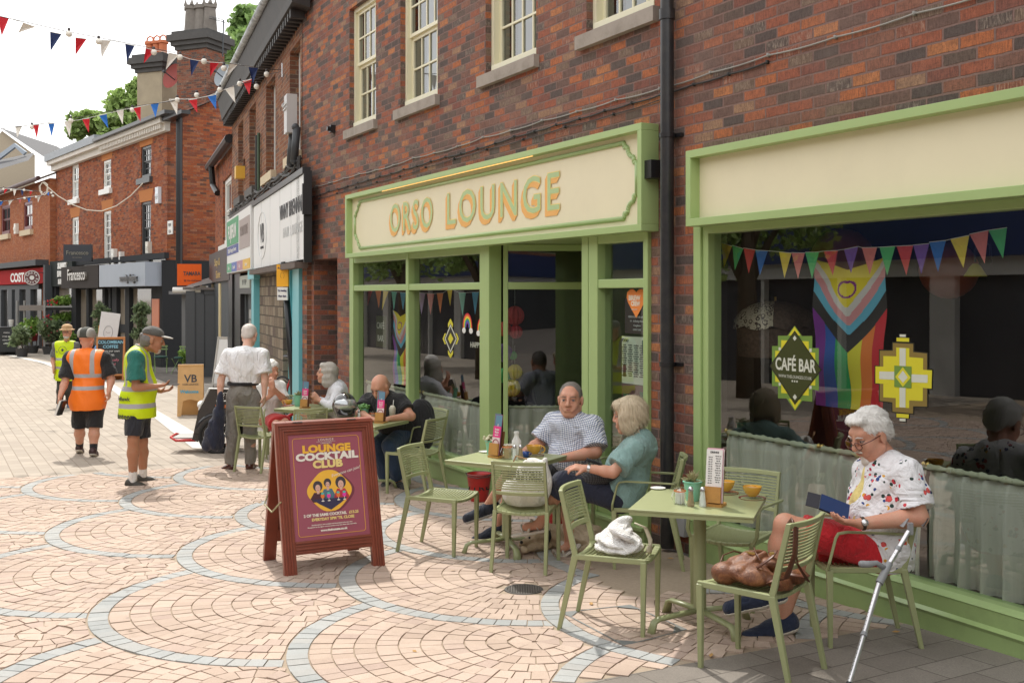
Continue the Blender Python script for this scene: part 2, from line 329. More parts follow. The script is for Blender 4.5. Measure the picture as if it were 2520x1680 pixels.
for (a, c) in cents:
 if not (-2 < c < 10): continue
 over = [(x, y) for x, y in cents if y < c - .1 and math.hypot(x - a, y - c) < 2 * RR]
 for i in range(11):
  ro = RR - RW * i; ri = ro - RW + .008; rm = (ro + ri) / 2
  if i == 10: ri = .02
  nn = max(7, int(round(2 * math.pi * rm / (.088 if i else .092)))); ph = random.random()
  for k in range(nn):
   t0 = 2 * math.pi * (k + ph) / nn; t1 = t0 + 2 * math.pi / nn - .0065 / max(rm, .1)
   P = [(a + r * math.cos(t), c + r * math.sin(t)) for r, t in ((ri, t0), (ro, t0), (ro, t1), (ri, t1))]
   M_ = (sum(p[0] for p in P) / 4, sum(p[1] for p in P) / 4)
   if not insett(M_): continue
   bad = False
   for (ox, oy) in over:
    ins = 0
    for q in range(4):
     dx, dy = P[q][0] - ox, P[q][1] - oy; dd = math.hypot(dx, dy)
     if dd < RR + .012:
      ins += 1
      f = (RR + .012) / max(dd, .01); P[q] = (ox + dx * f, oy + dy * f)
    if ins == 4: bad = True; break
   if bad: continue
   ar = abs(sum(P[q][0] * P[(q + 1) % 4][1] - P[(q + 1) % 4][0] * P[q][1] for q in range(4))) / 2
   if ar < .0016: continue
   h = .010 + random.uniform(-.0022, .0022); T = []
   for s_0, w_0 in P:
    X = F1.w(s_0, -w_0); T.append((X.x, X.y, gz(X.y)))
   tx, ty = random.uniform(-.012, .012), random.uniform(-.012, .012)
   mx_, my_ = sum(t[0] for t in T) / 4, sum(t[1] for t in T) / 4
   top = [(x, y, z + h + (x - mx_) * tx + (y - my_) * ty) for x, y, z in T]
   (gy if i == 0 else pk).add([(x, y, z + .001) for x, y, z in T] + top, [(7, 6, 5, 4) if False else (4, 5, 6, 7), (0, 1, 5, 4), (1, 2, 6, 5), (2, 3, 7, 6), (3, 0, 4, 7)])
def sett_mat(name, stops):
 m, n, b, new, link = nodes(name); o = objco(n); ge = new('ShaderNodeNewGeometry')
 c = ramp(n, ge.outputs['Random Per Island'], stops)
 c = mix(n, ramp(n, noise(n, 230, 3, o), [(.42, (0,)*3), (.62, (.32,)*3)]), c, tuple(x * .55 for x in stops[0][1]))
 c = mix(n, ramp(n, noise(n, 1.1, 6, o, .7), [(.42, (0,)*3), (.68, (.4,)*3)]), c, tuple(x * .6 for x in stops[0][1]))
 vg = new('ShaderNodeTexVoronoi'); vg.inputs['Scale'].default_value = 2.6; link(o, vg.inputs['Vector']); c = mix(n, ramp(n, mth(n, 'ADD', vg.outputs['Distance'], mth(n, 'MULTIPLY', noise(n, 30, 2, o), .03)), [(.045, (.65,)*3), (.065, (0,)*3)]), c, (.16, .14, .13)); c = mix(n, ramp(n, noise(n, 7, 5, o, .8), [(.55, (0,)*3), (.75, (.35,)*3)]), c, tuple(x * .5 for x in stops[0][1]))
 link(c, b.inputs['Base Color']); b.inputs['Roughness'].default_value = .82; b.inputs['Specular IOR Level'].default_value = .35
 bump(n, b, noise(n, 260, 3, o), .5, .004); return m
PINK = sett_mat('pink concrete sett', [(0, (.46, .35, .28)), (.3, (.52, .405, .325)), (.6, (.57, .445, .36)), (.85, (.52, .405, .335)), (1, (.45, .34, .285))])
GREYS = sett_mat('blue grey sett', [(0, (.35, .365, .36)), (.5, (.42, .43, .42)), (1, (.40, .395, .375))])
for mb_ in (pk, gy):   # faces up
 pass
pk.build('paving', PINK, kind='structure'); gy.build('paving_border', GREYS, kind='structure')
# BUILDINGS
def wall_holes(mb, x0, x1, z0, z1, y, holes, depth=.11, m=0, mr=None, T=.3):
 xs = sorted({x0, x1, *[v for h in holes for v in h[:2] if x0 < v < x1]}); zs = sorted({z0, z1, *[v for h in holes for v in h[2:4] if z0 < v < z1]})
 for i in range(len(xs) - 1):
  for j in range(len(zs) - 1):
   cx_, cz_ = (xs[i] + xs[i + 1]) / 2, (zs[j] + zs[j + 1]) / 2
   if any(h[0] < cx_ < h[1] and h[2] < cz_ < h[3] for h in holes): continue
   mb.add([(xs[i], y, zs[j]), (xs[i + 1], y, zs[j]), (xs[i + 1], y, zs[j + 1]), (xs[i], y, zs[j + 1])], [(0, 1, 2, 3)], m)
 for h in holes:
  a, b_, c, d = h[:4]; e = y + (h[4] if len(h) > 4 else depth); r = m if mr is None else mr
  mb.add([(a, y, c), (a, e, c), (a, e, d), (a, y, d)], [(0, 1, 2, 3)], r); mb.add([(b_, y, c), (b_, e, c), (b_, e, d), (b_, y, d)], [(3, 2, 1, 0)], r)
  mb.add([(a, y, d), (a, e, d), (b_, e, d), (b_, y, d)], [(0, 1, 2, 3)], r); mb.add([(a, y, c), (a, e, c), (b_, e, c), (b_, y, c)], [(3, 2, 1, 0)], r)
def sash(parent, x0, x1, z0, z1, y, mframe, cols=4, rows=(2, 2), split=.52, fw=.055, bar=.022, glass=SASHG, sill=None, sillm=None, name='window', label=None):
 f = MB(); zm = z0 + (z1 - z0) * split
 for a, b_ in ((x0, x0 + fw), (x1 - fw, x1)): f.box(a, b_, y - .02, y + .09, z0, z1)
 f.box(x0 + fw, x1 - fw, y - .02, y + .09, z1 - fw, z1); f.box(x0 + fw, x1 - fw, y - .05, y + .09, z0, z0 + fw * 1.3)
 for (a, b_, yy, rw) in ((z0 + fw * 1.3, zm, y + .05, rows[0]), (zm, z1 - fw, y + .015, rows[1])):
  xl, xr = x0 + fw, x1 - fw; st = .042
  f.box(xl, xl + st, yy, yy + .035, a, b_); f.box(xr - st, xr, yy, yy + .035, a, b_)
  f.box(xl + st, xr - st, yy, yy + .035, a, a + st); f.box(xl + st, xr - st, yy, yy + .035, b_ - st, b_)
  for k in range(1, cols):
   xx = xl + st + (xr - xl - 2 * st) * k / cols; f.box(xx - bar / 2, xx + bar / 2, yy + .006, yy + .03, a + st, b_ - st)
  for k in range(1, rw):
   zz = a + st + (b_ - a - 2 * st) * k / rw; f.box(xl + st, xr - st, yy + .003, yy + .032, zz - bar / 2, zz + bar / 2)
 o = f.build(name, mframe, parent, label=label)
 for (a, b_, yy) in ((z0 + fw, zm, y + .072), (zm, z1 - fw, y + .034)): g = MB(); g.add([(x0 + fw, yy, a), (x1 - fw, yy, a), (x1 - fw, yy, b_), (x0 + fw, yy, b_)], [(0, 1, 2, 3)]); g.build('pane', glass, o)
 if sill:
  q = MB(); q.box(*sill); q.build('sill', sillm, o)
 return o
# ---- main café building
GL = lambda s: F1.g(s, 0)
S0, S1 = -16.25, 9.0; ZT = 7.4
mainb = root('brick_building', 'long brown mixed-brick building with cream sash windows above two green café fronts', 'building', (-6.5, 0, GL(-6.5)), F1)
SH1 = (-13.95, -6.97, -.7, 2.30); SH2 = (-6.39, 2.0, -.6, 2.30); ALC = (-15.62, -14.55, -.7, 2.25, .62)
UW = [(-14.04, -13.03), (-12.14 - .06, -11.09), (-9.88, -8.82), (-7.93, -6.92)]
UW += [(-5.2, -4.2), (-2.9, -1.9), (-.6, .4)]
UWZ = [(4.0, 5.64)] * 4 + [(4.0, 5.64)] * 3
wl = MB(); holes = [SH1 + (.12,), SH2 + (.12,), ALC] + [(a, b_, c - .02, d, .10) for (a, b_), (c, d) in list(zip(UW, UWZ))[:4]]
wall_holes(wl, S0, S1, -1, ZT, 0, holes)
wl.add([(S0, 0, -1), (S0, 0, ZT), (S0, 9, ZT), (S0, 9, -1)], [(0, 1, 2, 3)]); wl.add([(S1, 0, -1), (S1, 9, -1), (S1, 9, ZT), (S1, 0, ZT)], [(0, 1, 2, 3)])
wl.build('wall', BR_MAIN, mainb)
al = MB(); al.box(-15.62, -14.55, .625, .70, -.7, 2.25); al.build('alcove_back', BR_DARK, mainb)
rf = MB(); rf.box(S0 - .1, S1 + .1, -.25, 9.2, ZT + .002, ZT + .16); rf.build('roof', mat('slate', (.09, .09, .10), .7, var=.2), mainb)
for k, ((a, b_), (c, d)) in enumerate(list(zip(UW, UWZ))[:4]):
 sash(mainb, a + .004, b_ - .004, c, d, .085, SASHC, sill=(a - .10, b_ + .06, -.06, .085, c - .14, c - .022), sillm=STONE)
for (a, b_), (c, d) in list(zip(UW, UWZ))[:4]:     # dark rooms and pale blinds behind the sashes
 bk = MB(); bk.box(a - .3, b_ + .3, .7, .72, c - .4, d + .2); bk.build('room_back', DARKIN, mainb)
 bk = MB(); bk.box(a + .26, b_ - .05, .24, .25, c + .04, d); bk.build('blind', mat('pale blind', (.74, .74, .74), .7), mainb)
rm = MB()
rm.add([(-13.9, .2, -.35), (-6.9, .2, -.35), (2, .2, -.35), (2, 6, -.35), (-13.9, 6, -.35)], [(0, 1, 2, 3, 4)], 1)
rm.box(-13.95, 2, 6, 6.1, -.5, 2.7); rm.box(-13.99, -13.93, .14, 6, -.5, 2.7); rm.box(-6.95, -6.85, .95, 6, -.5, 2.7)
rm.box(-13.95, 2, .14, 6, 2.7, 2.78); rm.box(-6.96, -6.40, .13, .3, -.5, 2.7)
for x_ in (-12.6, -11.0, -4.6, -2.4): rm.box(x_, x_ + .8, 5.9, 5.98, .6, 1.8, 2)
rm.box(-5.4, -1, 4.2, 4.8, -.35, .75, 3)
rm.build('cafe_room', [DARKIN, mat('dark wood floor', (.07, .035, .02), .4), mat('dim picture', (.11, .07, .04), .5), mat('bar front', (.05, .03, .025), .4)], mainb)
bev_ = bev
# ---- shopfront left
def frame_boxes(mb, L):
 for t in L: mb.box(*t)
sf = MB(); yo = -.035
def post(mb, a, b_, z0=-.12, z1=2.235, y0=-.035, y1=.11): mb.box(a, b_, y0, y1, z0, z1)
for a, b_ in ((-13.95, -13.80), (-11.95, -11.865), (-9.955, -9.74), (-7.955, -7.85), (-7.84, -7.70), (-7.03, -6.965)): post(sf, a, b_)
for a, b_ in ((-13.80, -11.95), (-11.865, -9.955), (-7.70, -7.03)):
 sf.box(a, b_, -.028, .09, 1.775, 1.85); sf.box(a, b_, -.028, .09, 2.15, 2.235); sf.box(a, b_, -.028, .09, -.12, -.04)
sf.box(-13.96, -6.955, -.05, .118, 2.236, 2.32)
shop1 = bev(sf.build('shopfront', GREEN, mainb), .006)
pl = MB()
for a, b_ in ((-13.95, -9.74), (-7.955, -6.965)):
 pl.box(a, b_, -.075, .1, -.46, -.155); pl.box(a - .0, b_, -.10, .1, -.153, -.121)
bev(pl.build('plinth', GREEN, shop1), .005)
for a, b_ in ((-13.8, -11.95), (-11.865, -9.955), (-7.70, -7.03)):
 for c, d in ((-.04, 1.775), (1.85, 2.15)): gl = MB(); gl.add([(a, .045, c), (b_, .045, c), (b_, .045, d), (a, .045, d)], [(0, 1, 2, 3)]); gl.build('pane', GLASS, shop1)
sp = MB(); A, B = Vector((-9.74, .13, 0)), Vector((-9.33, .95, 0)); dv = (B - A).normalized(); nv = Vector((dv.y, -dv.x, 0))
ang = math.atan2(dv.y, dv.x); Ms = Matrix.Translation(A) @ Matrix.Rotation(ang, 4, 'Z'); LL = (B - A).length
sp.M = Ms
sp.box(0, .05, -.03, .05, -.3, 2.235); sp.box(LL - .04, LL + .03, -.03, .05, -.3, 2.235); sp.box(.05, LL - .04, -.028, .048, 1.775, 1.85)
sp.box(.05, LL - .04, -.028, .048, 2.17, 2.235); sp.box(.05, LL - .04, -.028, .048, -.3, -.1)
bev(sp.build('doorway_side_frame', GREEN, shop1), .005)
for c, d in ((-.1, 1.775), (1.85, 2.17)): g2 = MB(M=Ms); g2.add([(.05, .01, c), (LL - .04, .01, c), (LL - .04, .01, d), (.05, .01, d)], [(0, 1, 2, 3)]); g2.build('pane', GLASS, shop1)
dr = MB()   # recess ceiling, step, the café door at the back and the right-hand side
dr.box(-9.74, -7.955, .12, .95, 2.24, 2.3); dr.box(-9.3, -7.955, .9, .96, 2.0, 2.24); dr.box(-9.28, -9.18, .9, .96, -.3, 2.0); dr.box(-8.2, -8.1, .9, .96, -.3, 2.0)
dr.box(-9.18, -8.2, .92, .95, -.3, -.05); dr.box(-8.06, -7.955, .12, .96, -.3, 2.24)
dr.build('doorway', GREEN, shop1)
d2 = MB(); d2.box(-9.17, -8.21, .925, .945, -.04, 2.0); d2.build('door', mat('door glass dark', (.02, .02, .018), .08), shop1)
def fascia(label, s0, s1, z0, z1, moulding, lid):
 r = root('shop_sign', label, 'sign', (s0, 0, z0), F1)
 f = MB(); d = -.17; t = .055
 f.box(s0, s1, d, -.003, z1 - t, z1); f.box(s0, s1, d, -.003, z0, z0 + t); f.box(s0, s0 + t, d, -.003, z0 + t, z1 - t); f.box(s1 - t, s1, d, -.003, z0 + t, z1 - t)
 bev(f.build('frame', GREEN, r), .003)
 p = MB(); p.box(s0 + t, s1 - t, -.085, -.02, z0 + t, z1 - t); p.build('board', CREAM, r)
 return r
sg1 = fascia('cream fascia sign lettered ORSO LOUNGE in green and orange inside a green frame', -13.74, -6.86, 2.215, 3.055, True, 0)
sg2 = fascia('blank cream fascia sign in a green frame above the widest window', -6.30, 2.05, 2.215, 2.765, False, 0)
def ring_path(a, b_, c, d, r=.13, nt=.045):
 P = []
 def corner(cx_, cz_, sx, sz, rev):
  q = [(cx_ + sx * (r + nt), cz_), (cx_ + sx * (r + nt), cz_ + sz * nt * .9), (cx_ + sx * r, cz_ + sz * nt * .9)]
  for k in range(1, 7):
   t = math.pi / 2 * k / 6; q.append((cx_ + sx * (r * math.cos(t) + nt * .9 * (1 - math.cos(t)) * 1), cz_ + sz * (r * math.sin(t) + nt * .9 * (1 - math.sin(t)))))
  q[-1] = (cx_ + sx * nt * .9, cz_ + sz * r)
  q += [(cx_ + sx * nt * .9, cz_ + sz * (r + nt)), (cx_, cz_ + sz * (r + nt))]
  return q[::-1] if rev else q
 P += corner(a, c, 1, 1, True); P += corner(b_, c, -1, 1, False); P += corner(b_, d, -1, -1, True); P += corner(a, d, 1, -1, False)
 return P
rp = ring_path(-13.56, -7.03, 2.335, 2.945)
mo = MB()
for i in range(len(rp)):
 (xa, za), (xb, zb) = rp[i], rp[(i + 1) % len(rp)]
 if abs(xa - xb) + abs(za - zb) > .002: mo.cyl((xa, -.092, za), (xb, -.092, zb), .019, n=8)
mo.build('moulding', GREENSH, sg1, smooth=True)
lt = MB()
LG, LO, LY = mat('letter green', (.44, .58, .29), .45), mat('letter orange', (.83, .44, .12), .45), mat('letter outline', (.88, .68, .22), .45)
for word, s, wd in (('ORSO', -11.66, 1.28), ('LOUNGE', -9.44, 2.40)):
 sz = .49
 for k in range(10): lt.text(word, s - .0055 * k, -.0905 - .0001 * (10 - k), 2.485 - .0055 * k, sz, 1, bold=.004, depth=.001, spacing=1.22, wd=wd)
 lt.text(word, s, -.0925, 2.485, sz, 2, bold=.008, depth=.001, spacing=1.22, wd=wd + .008); lt.text(word, s, -.0945, 2.485, sz, 0, bold=0, depth=.001, spacing=1.22, wd=wd - .008)
lt.build('lettering', [LG, LO, LY], sg1)
lp = MB(); lp.box(-12.4, -8.6, -.165, -.155, 2.990, 2.9985)
lp.build('strip_lamp', mat('warm strip lamp', (1, .58, .16), .4, emit=.45), sg1)
# ---- shopfront right
s2 = MB()
post(s2, -6.385, -6.30, 0.0, 2.235); post(s2, -6.298, -6.235, 0, 2.235, -.015)
s2.box(-6.235, 2, -.02, .1, 2.165, 2.235); s2.box(-6.235, 2, -.015, .1, .02, .055)
shop2 = bev(s2.build('shopfront', GREEN, mainb), .005)
p2 = MB()
L_ = [(-.04, -.42), (-.075, -.42), (-.075, -.075), (-.085, -.055), (-.068, -.035), (-.068, .045), (-.072, .052), (-.02, .072), (.09, .072), (.09, -.42)]
nL = len(L_)
p2.add([(x_, y, z) for x_ in (-6.385, 2.0) for y, z in L_], [tuple(range(nL)), tuple(range(2 * nL - 1, nL - 1, -1))] + [(k, (k + 1) % nL, nL + (k + 1) % nL, nL + k) for k in range(nL)])
p2.build('plinth', mat('glossy green plinth', (.34, .47, .19), .22, var=.05, dirt=(.35, 4, (.16, .2, .1))), shop2)
g3 = MB(); g3.add([(-6.235, .045, .055), (2, .045, .055), (2, .045, 2.165), (-6.235, .045, 2.165)], [(0, 1, 2, 3)]); g3.build('pane', GLASS, shop2)
# ---- downpipe, cables, lamp box, sensors on the wall
dp = root('drainpipe', 'black iron drainpipe running down the brick between the two café fronts', 'drainpipe', (-6.64, 0, GL(-6.64)), F1)
t = MB(); t.cyl((-6.64, -.085, GL(-6.64) + .03), (-6.64, -.085, ZT), .052, n=20)
for z_ in (3.86,): t.cyl((-6.64, -.085, z_ - .05), (-6.64, -.085, z_ + .03), .062, n=20)
t.build('pipe', PIPE, dp, smooth=True, auto=True)
for z_ in (2.93, 1.19, 5.1):
 t = MB(); t.cyl((-6.64, -.085, z_ - .016), (-6.64, -.085, z_ + .016), .060, n=20); t.box(-6.74, -6.54, -.03, -.004, z_ - .014, z_ + .014); t.build('bracket', BLACK, dp)
def cable(name, label, pts, r, m, fr=F1, sag=.01, clips=True, group=None):
 P = []
 for i in range(len(pts) - 1):
  a, b_ = Vector(pts[i]), Vector(pts[i + 1]); N_ = 6
  for k in range(N_): t_ = k / N_; q = a.lerp(b_, t_); q.z -= sag * 4 * t_ * (1 - t_); P.append(q)
 P.append(Vector(pts[-1])); mb = MB(); mb.tube(P, r, 6)
 if clips:
  for p in pts: mb.box(p[0] - .006, p[0] + .006, p[1] - .012, p[1] + .012, p[2] - .012, p[2] + .012)
 return mb.build(name, m, base=tuple(pts[0]), fr=fr, smooth=True, label=label, cat='cable', group=group)
random.seed(3)
GREYC = mat('grey cable', (.30, .29, .27), .5); BLK2 = mat('black cable', (.03, .028, .027), .6)
def run(s0, s1, z0, z1, n_, y=-.014, j=.012): return [(s0 + (s1 - s0) * k / n_, y, z0 + (z1 - z0) * k / n_ + random.uniform(-j, j)) for k in range(n_ + 1)]
cable('cable', 'thin grey cable clipped across the brick, highest of the wall cables', run(-16.1, -2.5, 3.34, 3.33, 22), .006, GREYC)
cable('cable', 'black cable bundle sagging across the brick below the grey cable', run(-16.1, -5.6, 3.20, 3.29, 26, j=.008), .007, BLK2, sag=.008)
cable('cable', 'thin black cable running just over the lettered fascia, lowest on the wall', run(-16.1, -6.7, 3.13, 3.24, 12), .004, BLK2, sag=.01)
t = MB(); t.box(-6.86 + .0, -6.77, -.14, -.0, 2.62, 2.76); t.ball((-6.85, -.09, 2.69), .045, 8, 0, (.5, 1, 1)); t.build('wall_sensor', BLACK, base=(-6.8, 0, 2.7), fr=F1, label='small black sensor box at the right end of the lettered fascia', cat='sensor')
sx, sz = F1.p(823, 318); t = MB(); t.box(sx - .05, sx + .05, -.07, 0, sz - .05, sz + .05); t.cyl((sx, -.11, sz), (sx, -.07, sz), .035); t.build('wall_bracket', BLACK, base=(sx, 0, sz), fr=F1, label='tiny black box fixed to the brick below the leftmost sash window', cat='bracket')
t = MB(); t.box(-6.42, -6.28, -.03, -.0, -.0, .26) ;
t = MB(); sx, sz = F1.p(1678, 1275); t.box(sx - .09, sx + .09, -.05, -.002, sz - .12, sz + .1); t.build('meter_box', mat('grey box', (.45, .46, .47), .5), base=(sx, 0, sz), fr=F1, label='grey meter box low on the brick beside the drainpipe', cat='box')
# SECOND BUILDING (frame F2)
def bx(*a): return MB().box(*a)
b2 = root('brick_building', 'brown orange brick building with deep dark eaves behind the big white shop sign', 'building', (-5, 0, F2.g(-5, 0)), F2)
wh = [(-1.22, -.12, 3.98, 5.74, .30), (-4.25, -2.95, 3.98, 5.74, .30), (-7.05, -5.9, 3.98, 5.74, .30), (-9.35, -8.25, 3.98, 5.74, .30), (-10.9, .5, -1.2, 2.24, .25)]
w_ = MB(); wall_holes(w_, -10.8, .05, -1.2, 6.15, 0, wh)
w_.add([(-10.8, 0, -1.2), (-10.8, 8, -1.2), (-10.8, 8, 6.15), (-10.8, 0, 6.15)], [(3, 2, 1, 0)]); w_.build('wall', BR_TWO, b2)
CST = mat('cream stone', (.62, .52, .36), .8, var=.1, nsc=6)
for k, (a, b_, c, d, e) in enumerate(wh[:4]):
 sash(b2, a, b_, c, d, .17, WHITE, cols=2, rows=(1, 1), fw=.09, sill=(a - .1, b_ + .12, -.10, .17, c - .16, c), sillm=CST if k < 2 else mat('dark slate sill', (.09, .085, .08), .7))
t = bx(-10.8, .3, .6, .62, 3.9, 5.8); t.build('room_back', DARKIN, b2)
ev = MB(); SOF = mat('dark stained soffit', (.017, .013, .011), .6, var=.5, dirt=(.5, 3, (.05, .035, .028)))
PR = [(.03, 6.04), (-.24, 6.10), (-.26, 6.22), (-.34, 6.56), (-.34, 6.66), (.03, 6.66)]
for x0_, x1_ in ((-10.95, .62),):
 ev.add([(x_, y, z) for x_ in (x0_, x1_) for y, z in PR], [tuple(range(6)), tuple(range(11, 5, -1))] + [(k, (k + 1) % 6, 6 + (k + 1) % 6, 6 + k) for k in range(6)])
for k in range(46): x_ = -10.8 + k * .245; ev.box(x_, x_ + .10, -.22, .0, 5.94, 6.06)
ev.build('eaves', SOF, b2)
gt = MB(); gt.cyl((-10.98, -.38, 6.64), (.66, -.38, 6.64), .065, n=10); gt.build('gutter', mat('peeling white gutter', (.50, .53, .55), .6, var=.5, nsc=9, dirt=(.8, 5, (.07, .07, .07))), b2, smooth=True)
rf = MB(); rf.add([(-11, -.40, 6.70), (.66, -.40, 6.70), (.66, 4, 8.2), (-11, 4, 8.2)], [(0, 1, 2, 3)]); rf.add([(-11, 4, 8.2), (.66, 4, 8.2), (.66, 8.2, 6.4), (-11, 8.2, 6.4)], [(0, 1, 2, 3)])
rf.add([(-11, -.40, 6.70), (-11, 4, 8.2), (-11, 8.2, 6.4)], [(0, 1, 2)])
ROOFM = mat('grey brown roof tile', (.20, .175, .16), .85, var=.25, nsc=20, bmp=.5, bsc=30); rf.build('roof', ROOFM, b2)
TURQ = mat('turquoise paint', (.16, .50, .56), .4, var=.05); STN = brick_mat('random stone', [(0, (.30, .24, .17)), (.3, (.22, .18, .13)), (.6, (.36, .30, .22)), (.85, (.17, .13, .11))], (.13, .11, .09), .34, .19, .012, .2, .37)
GRYW = mat('grey paint', (.075, .083, .09), .6, spec=.2)
s_ = MB(); s_.box(-6.15, -5.75, -.06, .1, -1, 2.24); s_.box(-.62, .04, -.05, .25, -1, 2.24) ; s_.box(-6.3, -5.2, -.12, .0, 2.05, 2.24)
s_.box(-2.42, -2.2, .15, .3, -1, 2.24); s_.box(-2.2, -.62, .2, .3, 1.25, 2.24); s_.box(-.78, -.70, .08, .25, -1, 2.24)
for z_ in (-.3, .35, 1.0, 1.65): s_.box(-.95, -.62, .05, .25, z_, z_ + .05)
s_.build('shopfront', TURQ, b2)
t = MB(); t.box(-5.75, -2.42, .06, .25, -1.2, 2.24); t.build('stone_pillar', STN, b2)
t = MB(); t.box(-2.2, -.95, .22, .27, -1, 1.25); d_ = t.build('door', mat('dark grey door', (.075, .08, .085), .25), b2)
t = MB(); t.text('NAIL', -1.55, .215, .06, .3, 0, bold=.01, shear=.2); t.text('LENGTH', -1.55, .215, -.2, .26, 0, bold=.01, shear=.2); t.text('RECRUIT', -1.55, .215, -.36, .15); t.build('lettering', mat('window vinyl', (.02, .02, .02), .5), d_)
t = MB(); t.box(-11.2, -10.3, -.05, .2, -1, 2.24); t.box(-10.3, -8.9, .0, .2, -1, 2.24); t.box(-6.3, -6.15, -.05, .2, -1, 2.24); t.box(-8.9, -6.3, .0, .2, 1.75, 1.88); t.build('dark_shopfront', BLACK, b2)
t = MB(); t.box(-8.9, -6.3, .17, .2, -1, 1.75); t.build('shop_window', mat('shutter grey', (.42, .43, .42), .4), b2)
t = MB(); t.box(-8.9, -6.3, .15, .168, 1.4, 1.75); t.box(-8.9, -8.7, .1, .17, -1, 1.75); t.build('window_frame', GRYW, b2)
t = MB()
for k in range(12): t.box(-8.7, -7.7, .150, .168, -.6 + k * .16, -.585 + k * .16)
t.build('shutter_slat', GRYW, b2)
t = MB(); t.box(-7.7, -6.45, .12, .165, .1, 1.3); ps = t.build('poster', mat('pale poster', (.68, .70, .72), .4), b2)
t = MB(); t.text('e', -6.95, .118, .42, .85, 0, bold=.05); t.build('lettering', mat('red vinyl', (.62, .05, .05), .4), ps)
def flat_sign(name, label, fr, x0, x1, y0, y1, z0, z1, m, texts=(), extra=None, group=None):
 r = root(name, label, 'sign', ((x0 + x1) / 2, y0, z0), fr, group=group)
 t = MB(); t.box(x0, x1, y0, y1, z0, z1); p = t.build('board', m, r)
 if texts:
  mats = []; t = MB()
  for tx in texts:
   body, x, z, sz, mm = tx[:5]; kw = tx[5] if len(tx) > 5 else {}
   if mm not in mats: mats.append(mm)
   t.text(body, x, y0 - .006, z, sz, mats.index(mm), **kw)
  t.build('lettering', mats, r)
 if extra: extra(r)
 return r
WHB = mat('white sign board', (.80, .81, .80), .35, var=.03); INK = mat('charcoal lettering', (.05, .05, .055), .5); PALEG = mat('pale grey lettering', (.60, .61, .61), .5)
def vbx(r):
 t = MB()
 for cx_, cz_, a_, b_ in ((-3.95, 2.85, .62, .44),):
  P = [(cx_ + a_ * math.cos(q * math.pi / 24), -.116, cz_ + b_ * math.sin(q * math.pi / 24)) for q in range(49)]; t.tube(P, .006, 5)
 t.build('emblem_ring', PALEG, r)
 t = MB()
 for k in range(5): t.box(-5.3 + k * 1.24 + 1.235, -5.3 + k * 1.24 + 1.24, -.114, -.10, 2.25, 3.48)
 t.build('panel_joint', PALEG, r)
flat_sign('shop_sign', 'big white shop sign lettered VINNY BRENNAN HAIR LOUNGE with a VB emblem', F2, -5.3, .90, -.11, -.03, 2.25, 3.50, WHB,
          [('VINNY BRENNAN', -.33, 2.98, .34, INK, dict(xs=.92, bold=.006)), ('HAIR LOUNGE', -.2, 2.66, .24, PALEG, dict(xs=1.1, spacing=1.2)), ('VB', -3.95, 2.72, .52, INK, dict(xs=.95, bold=.004)), ('HAIR LOUNGE', -3.95, 2.60, .07, INK, {})], vbx)
def fjx(r):
 for nm, x0, x1, z0, z1, c in (('green_panel', -10.36, -7.75, 2.90, 3.50, (.03, .30, .12)), ('blue_panel', -10.36, -7.75, 2.68, 2.88, (.03, .06, .28)), ('photo_panel', -7.5, -5.55, 2.72, 3.36, (.36, .30, .28)),
   ('green_square', -10.36, -9.2, 2.27, 2.48, (.05, .33, .15)), ('blue_square', -9.2, -8.0, 2.27, 2.48, (.06, .12, .42)), ('mauve_square', -8.0, -6.8, 2.27, 2.48, (.42, .2, .26)), ('yellow_square', -6.8, -5.5, 2.27, 2.48, (.72, .43, .02))):
  t = MB(); t.box(x0, x1, -.17, -.16, z0, z1); t.build(nm, mat('sign ' + nm, c, .4), r)
 t = MB(); t.text('FUJIFILM', -9.05, -.176, 3.06, .44, 0, xs=1.15, bold=.012); t.text('Digital Imaging Service', -9.05, -.176, 2.735, .14, 0, xs=1.5); t.text('Service', -6.15, -.176, 2.33, .12, 0); t.text('Copy', -7.4, -.176, 2.33, .12, 0); t.text('Laser Print', -8.6, -.176, 2.33, .12); t.text('Photos', -9.8, -.176, 2.33, .12); t.build('lettering', WHITE, r)
 t = MB(); t.text('KANTONE', -6.5, -.176, 3.0, .3, 0, xs=1.0); t.build('faded_lettering', mat('faded brown', (.27, .22, .2), .5), r)
flat_sign('shop_sign', 'white shop sign with green FUJIFILM panel, faded photo panel and four coloured squares', F2, -10.4, -5.42, -.16, -.04, 2.25, 3.55, WHB, (), fjx)
t = MB(); t.box(-10.4, -5.4, -.1, -.02, 3.56, 3.66); t.box(-5.4, .95, -.14, -.02, 3.51, 3.60); t.box(.92, .96, -.12, 0, 2.2, 3.55); t.build('sign_ledge', BLACK, b2)
t = MB(); t.box(-5.3, .6, -.2, 0, 2.13, 2.22); t.build('rusty_lintel', mat('rusty steel', (.13, .10, .085), .8, var=.4, nsc=12), b2)
t = MB(); t.box(-8.75, -6.75, -.03, 0, 1.88, 2.16); t.build('frame', mat('grey green frame', (.38, .41, .36), .5), None, base=(-7.7, 0, 1.9), fr=F2, label='small framed sign over the dark doorway reading FFP', cat='sign')
t = MB(); t.text('F F P', -7.75, -.035, 1.95, .17, 0, xs=2.4); o_ = bpy.data.objects['frame.001'] if 'frame.001' in bpy.data.objects else None
BZ = [o for o in bpy.data.objects if o.get('category') == 'sign' and 'FFP' in o.get('label', '')][0]; BZ.name = 'door_sign'; BASE[BZ.name] = (-7.7, 0, 1.9); t.build('lettering', INK, BZ)
random.seed(8)
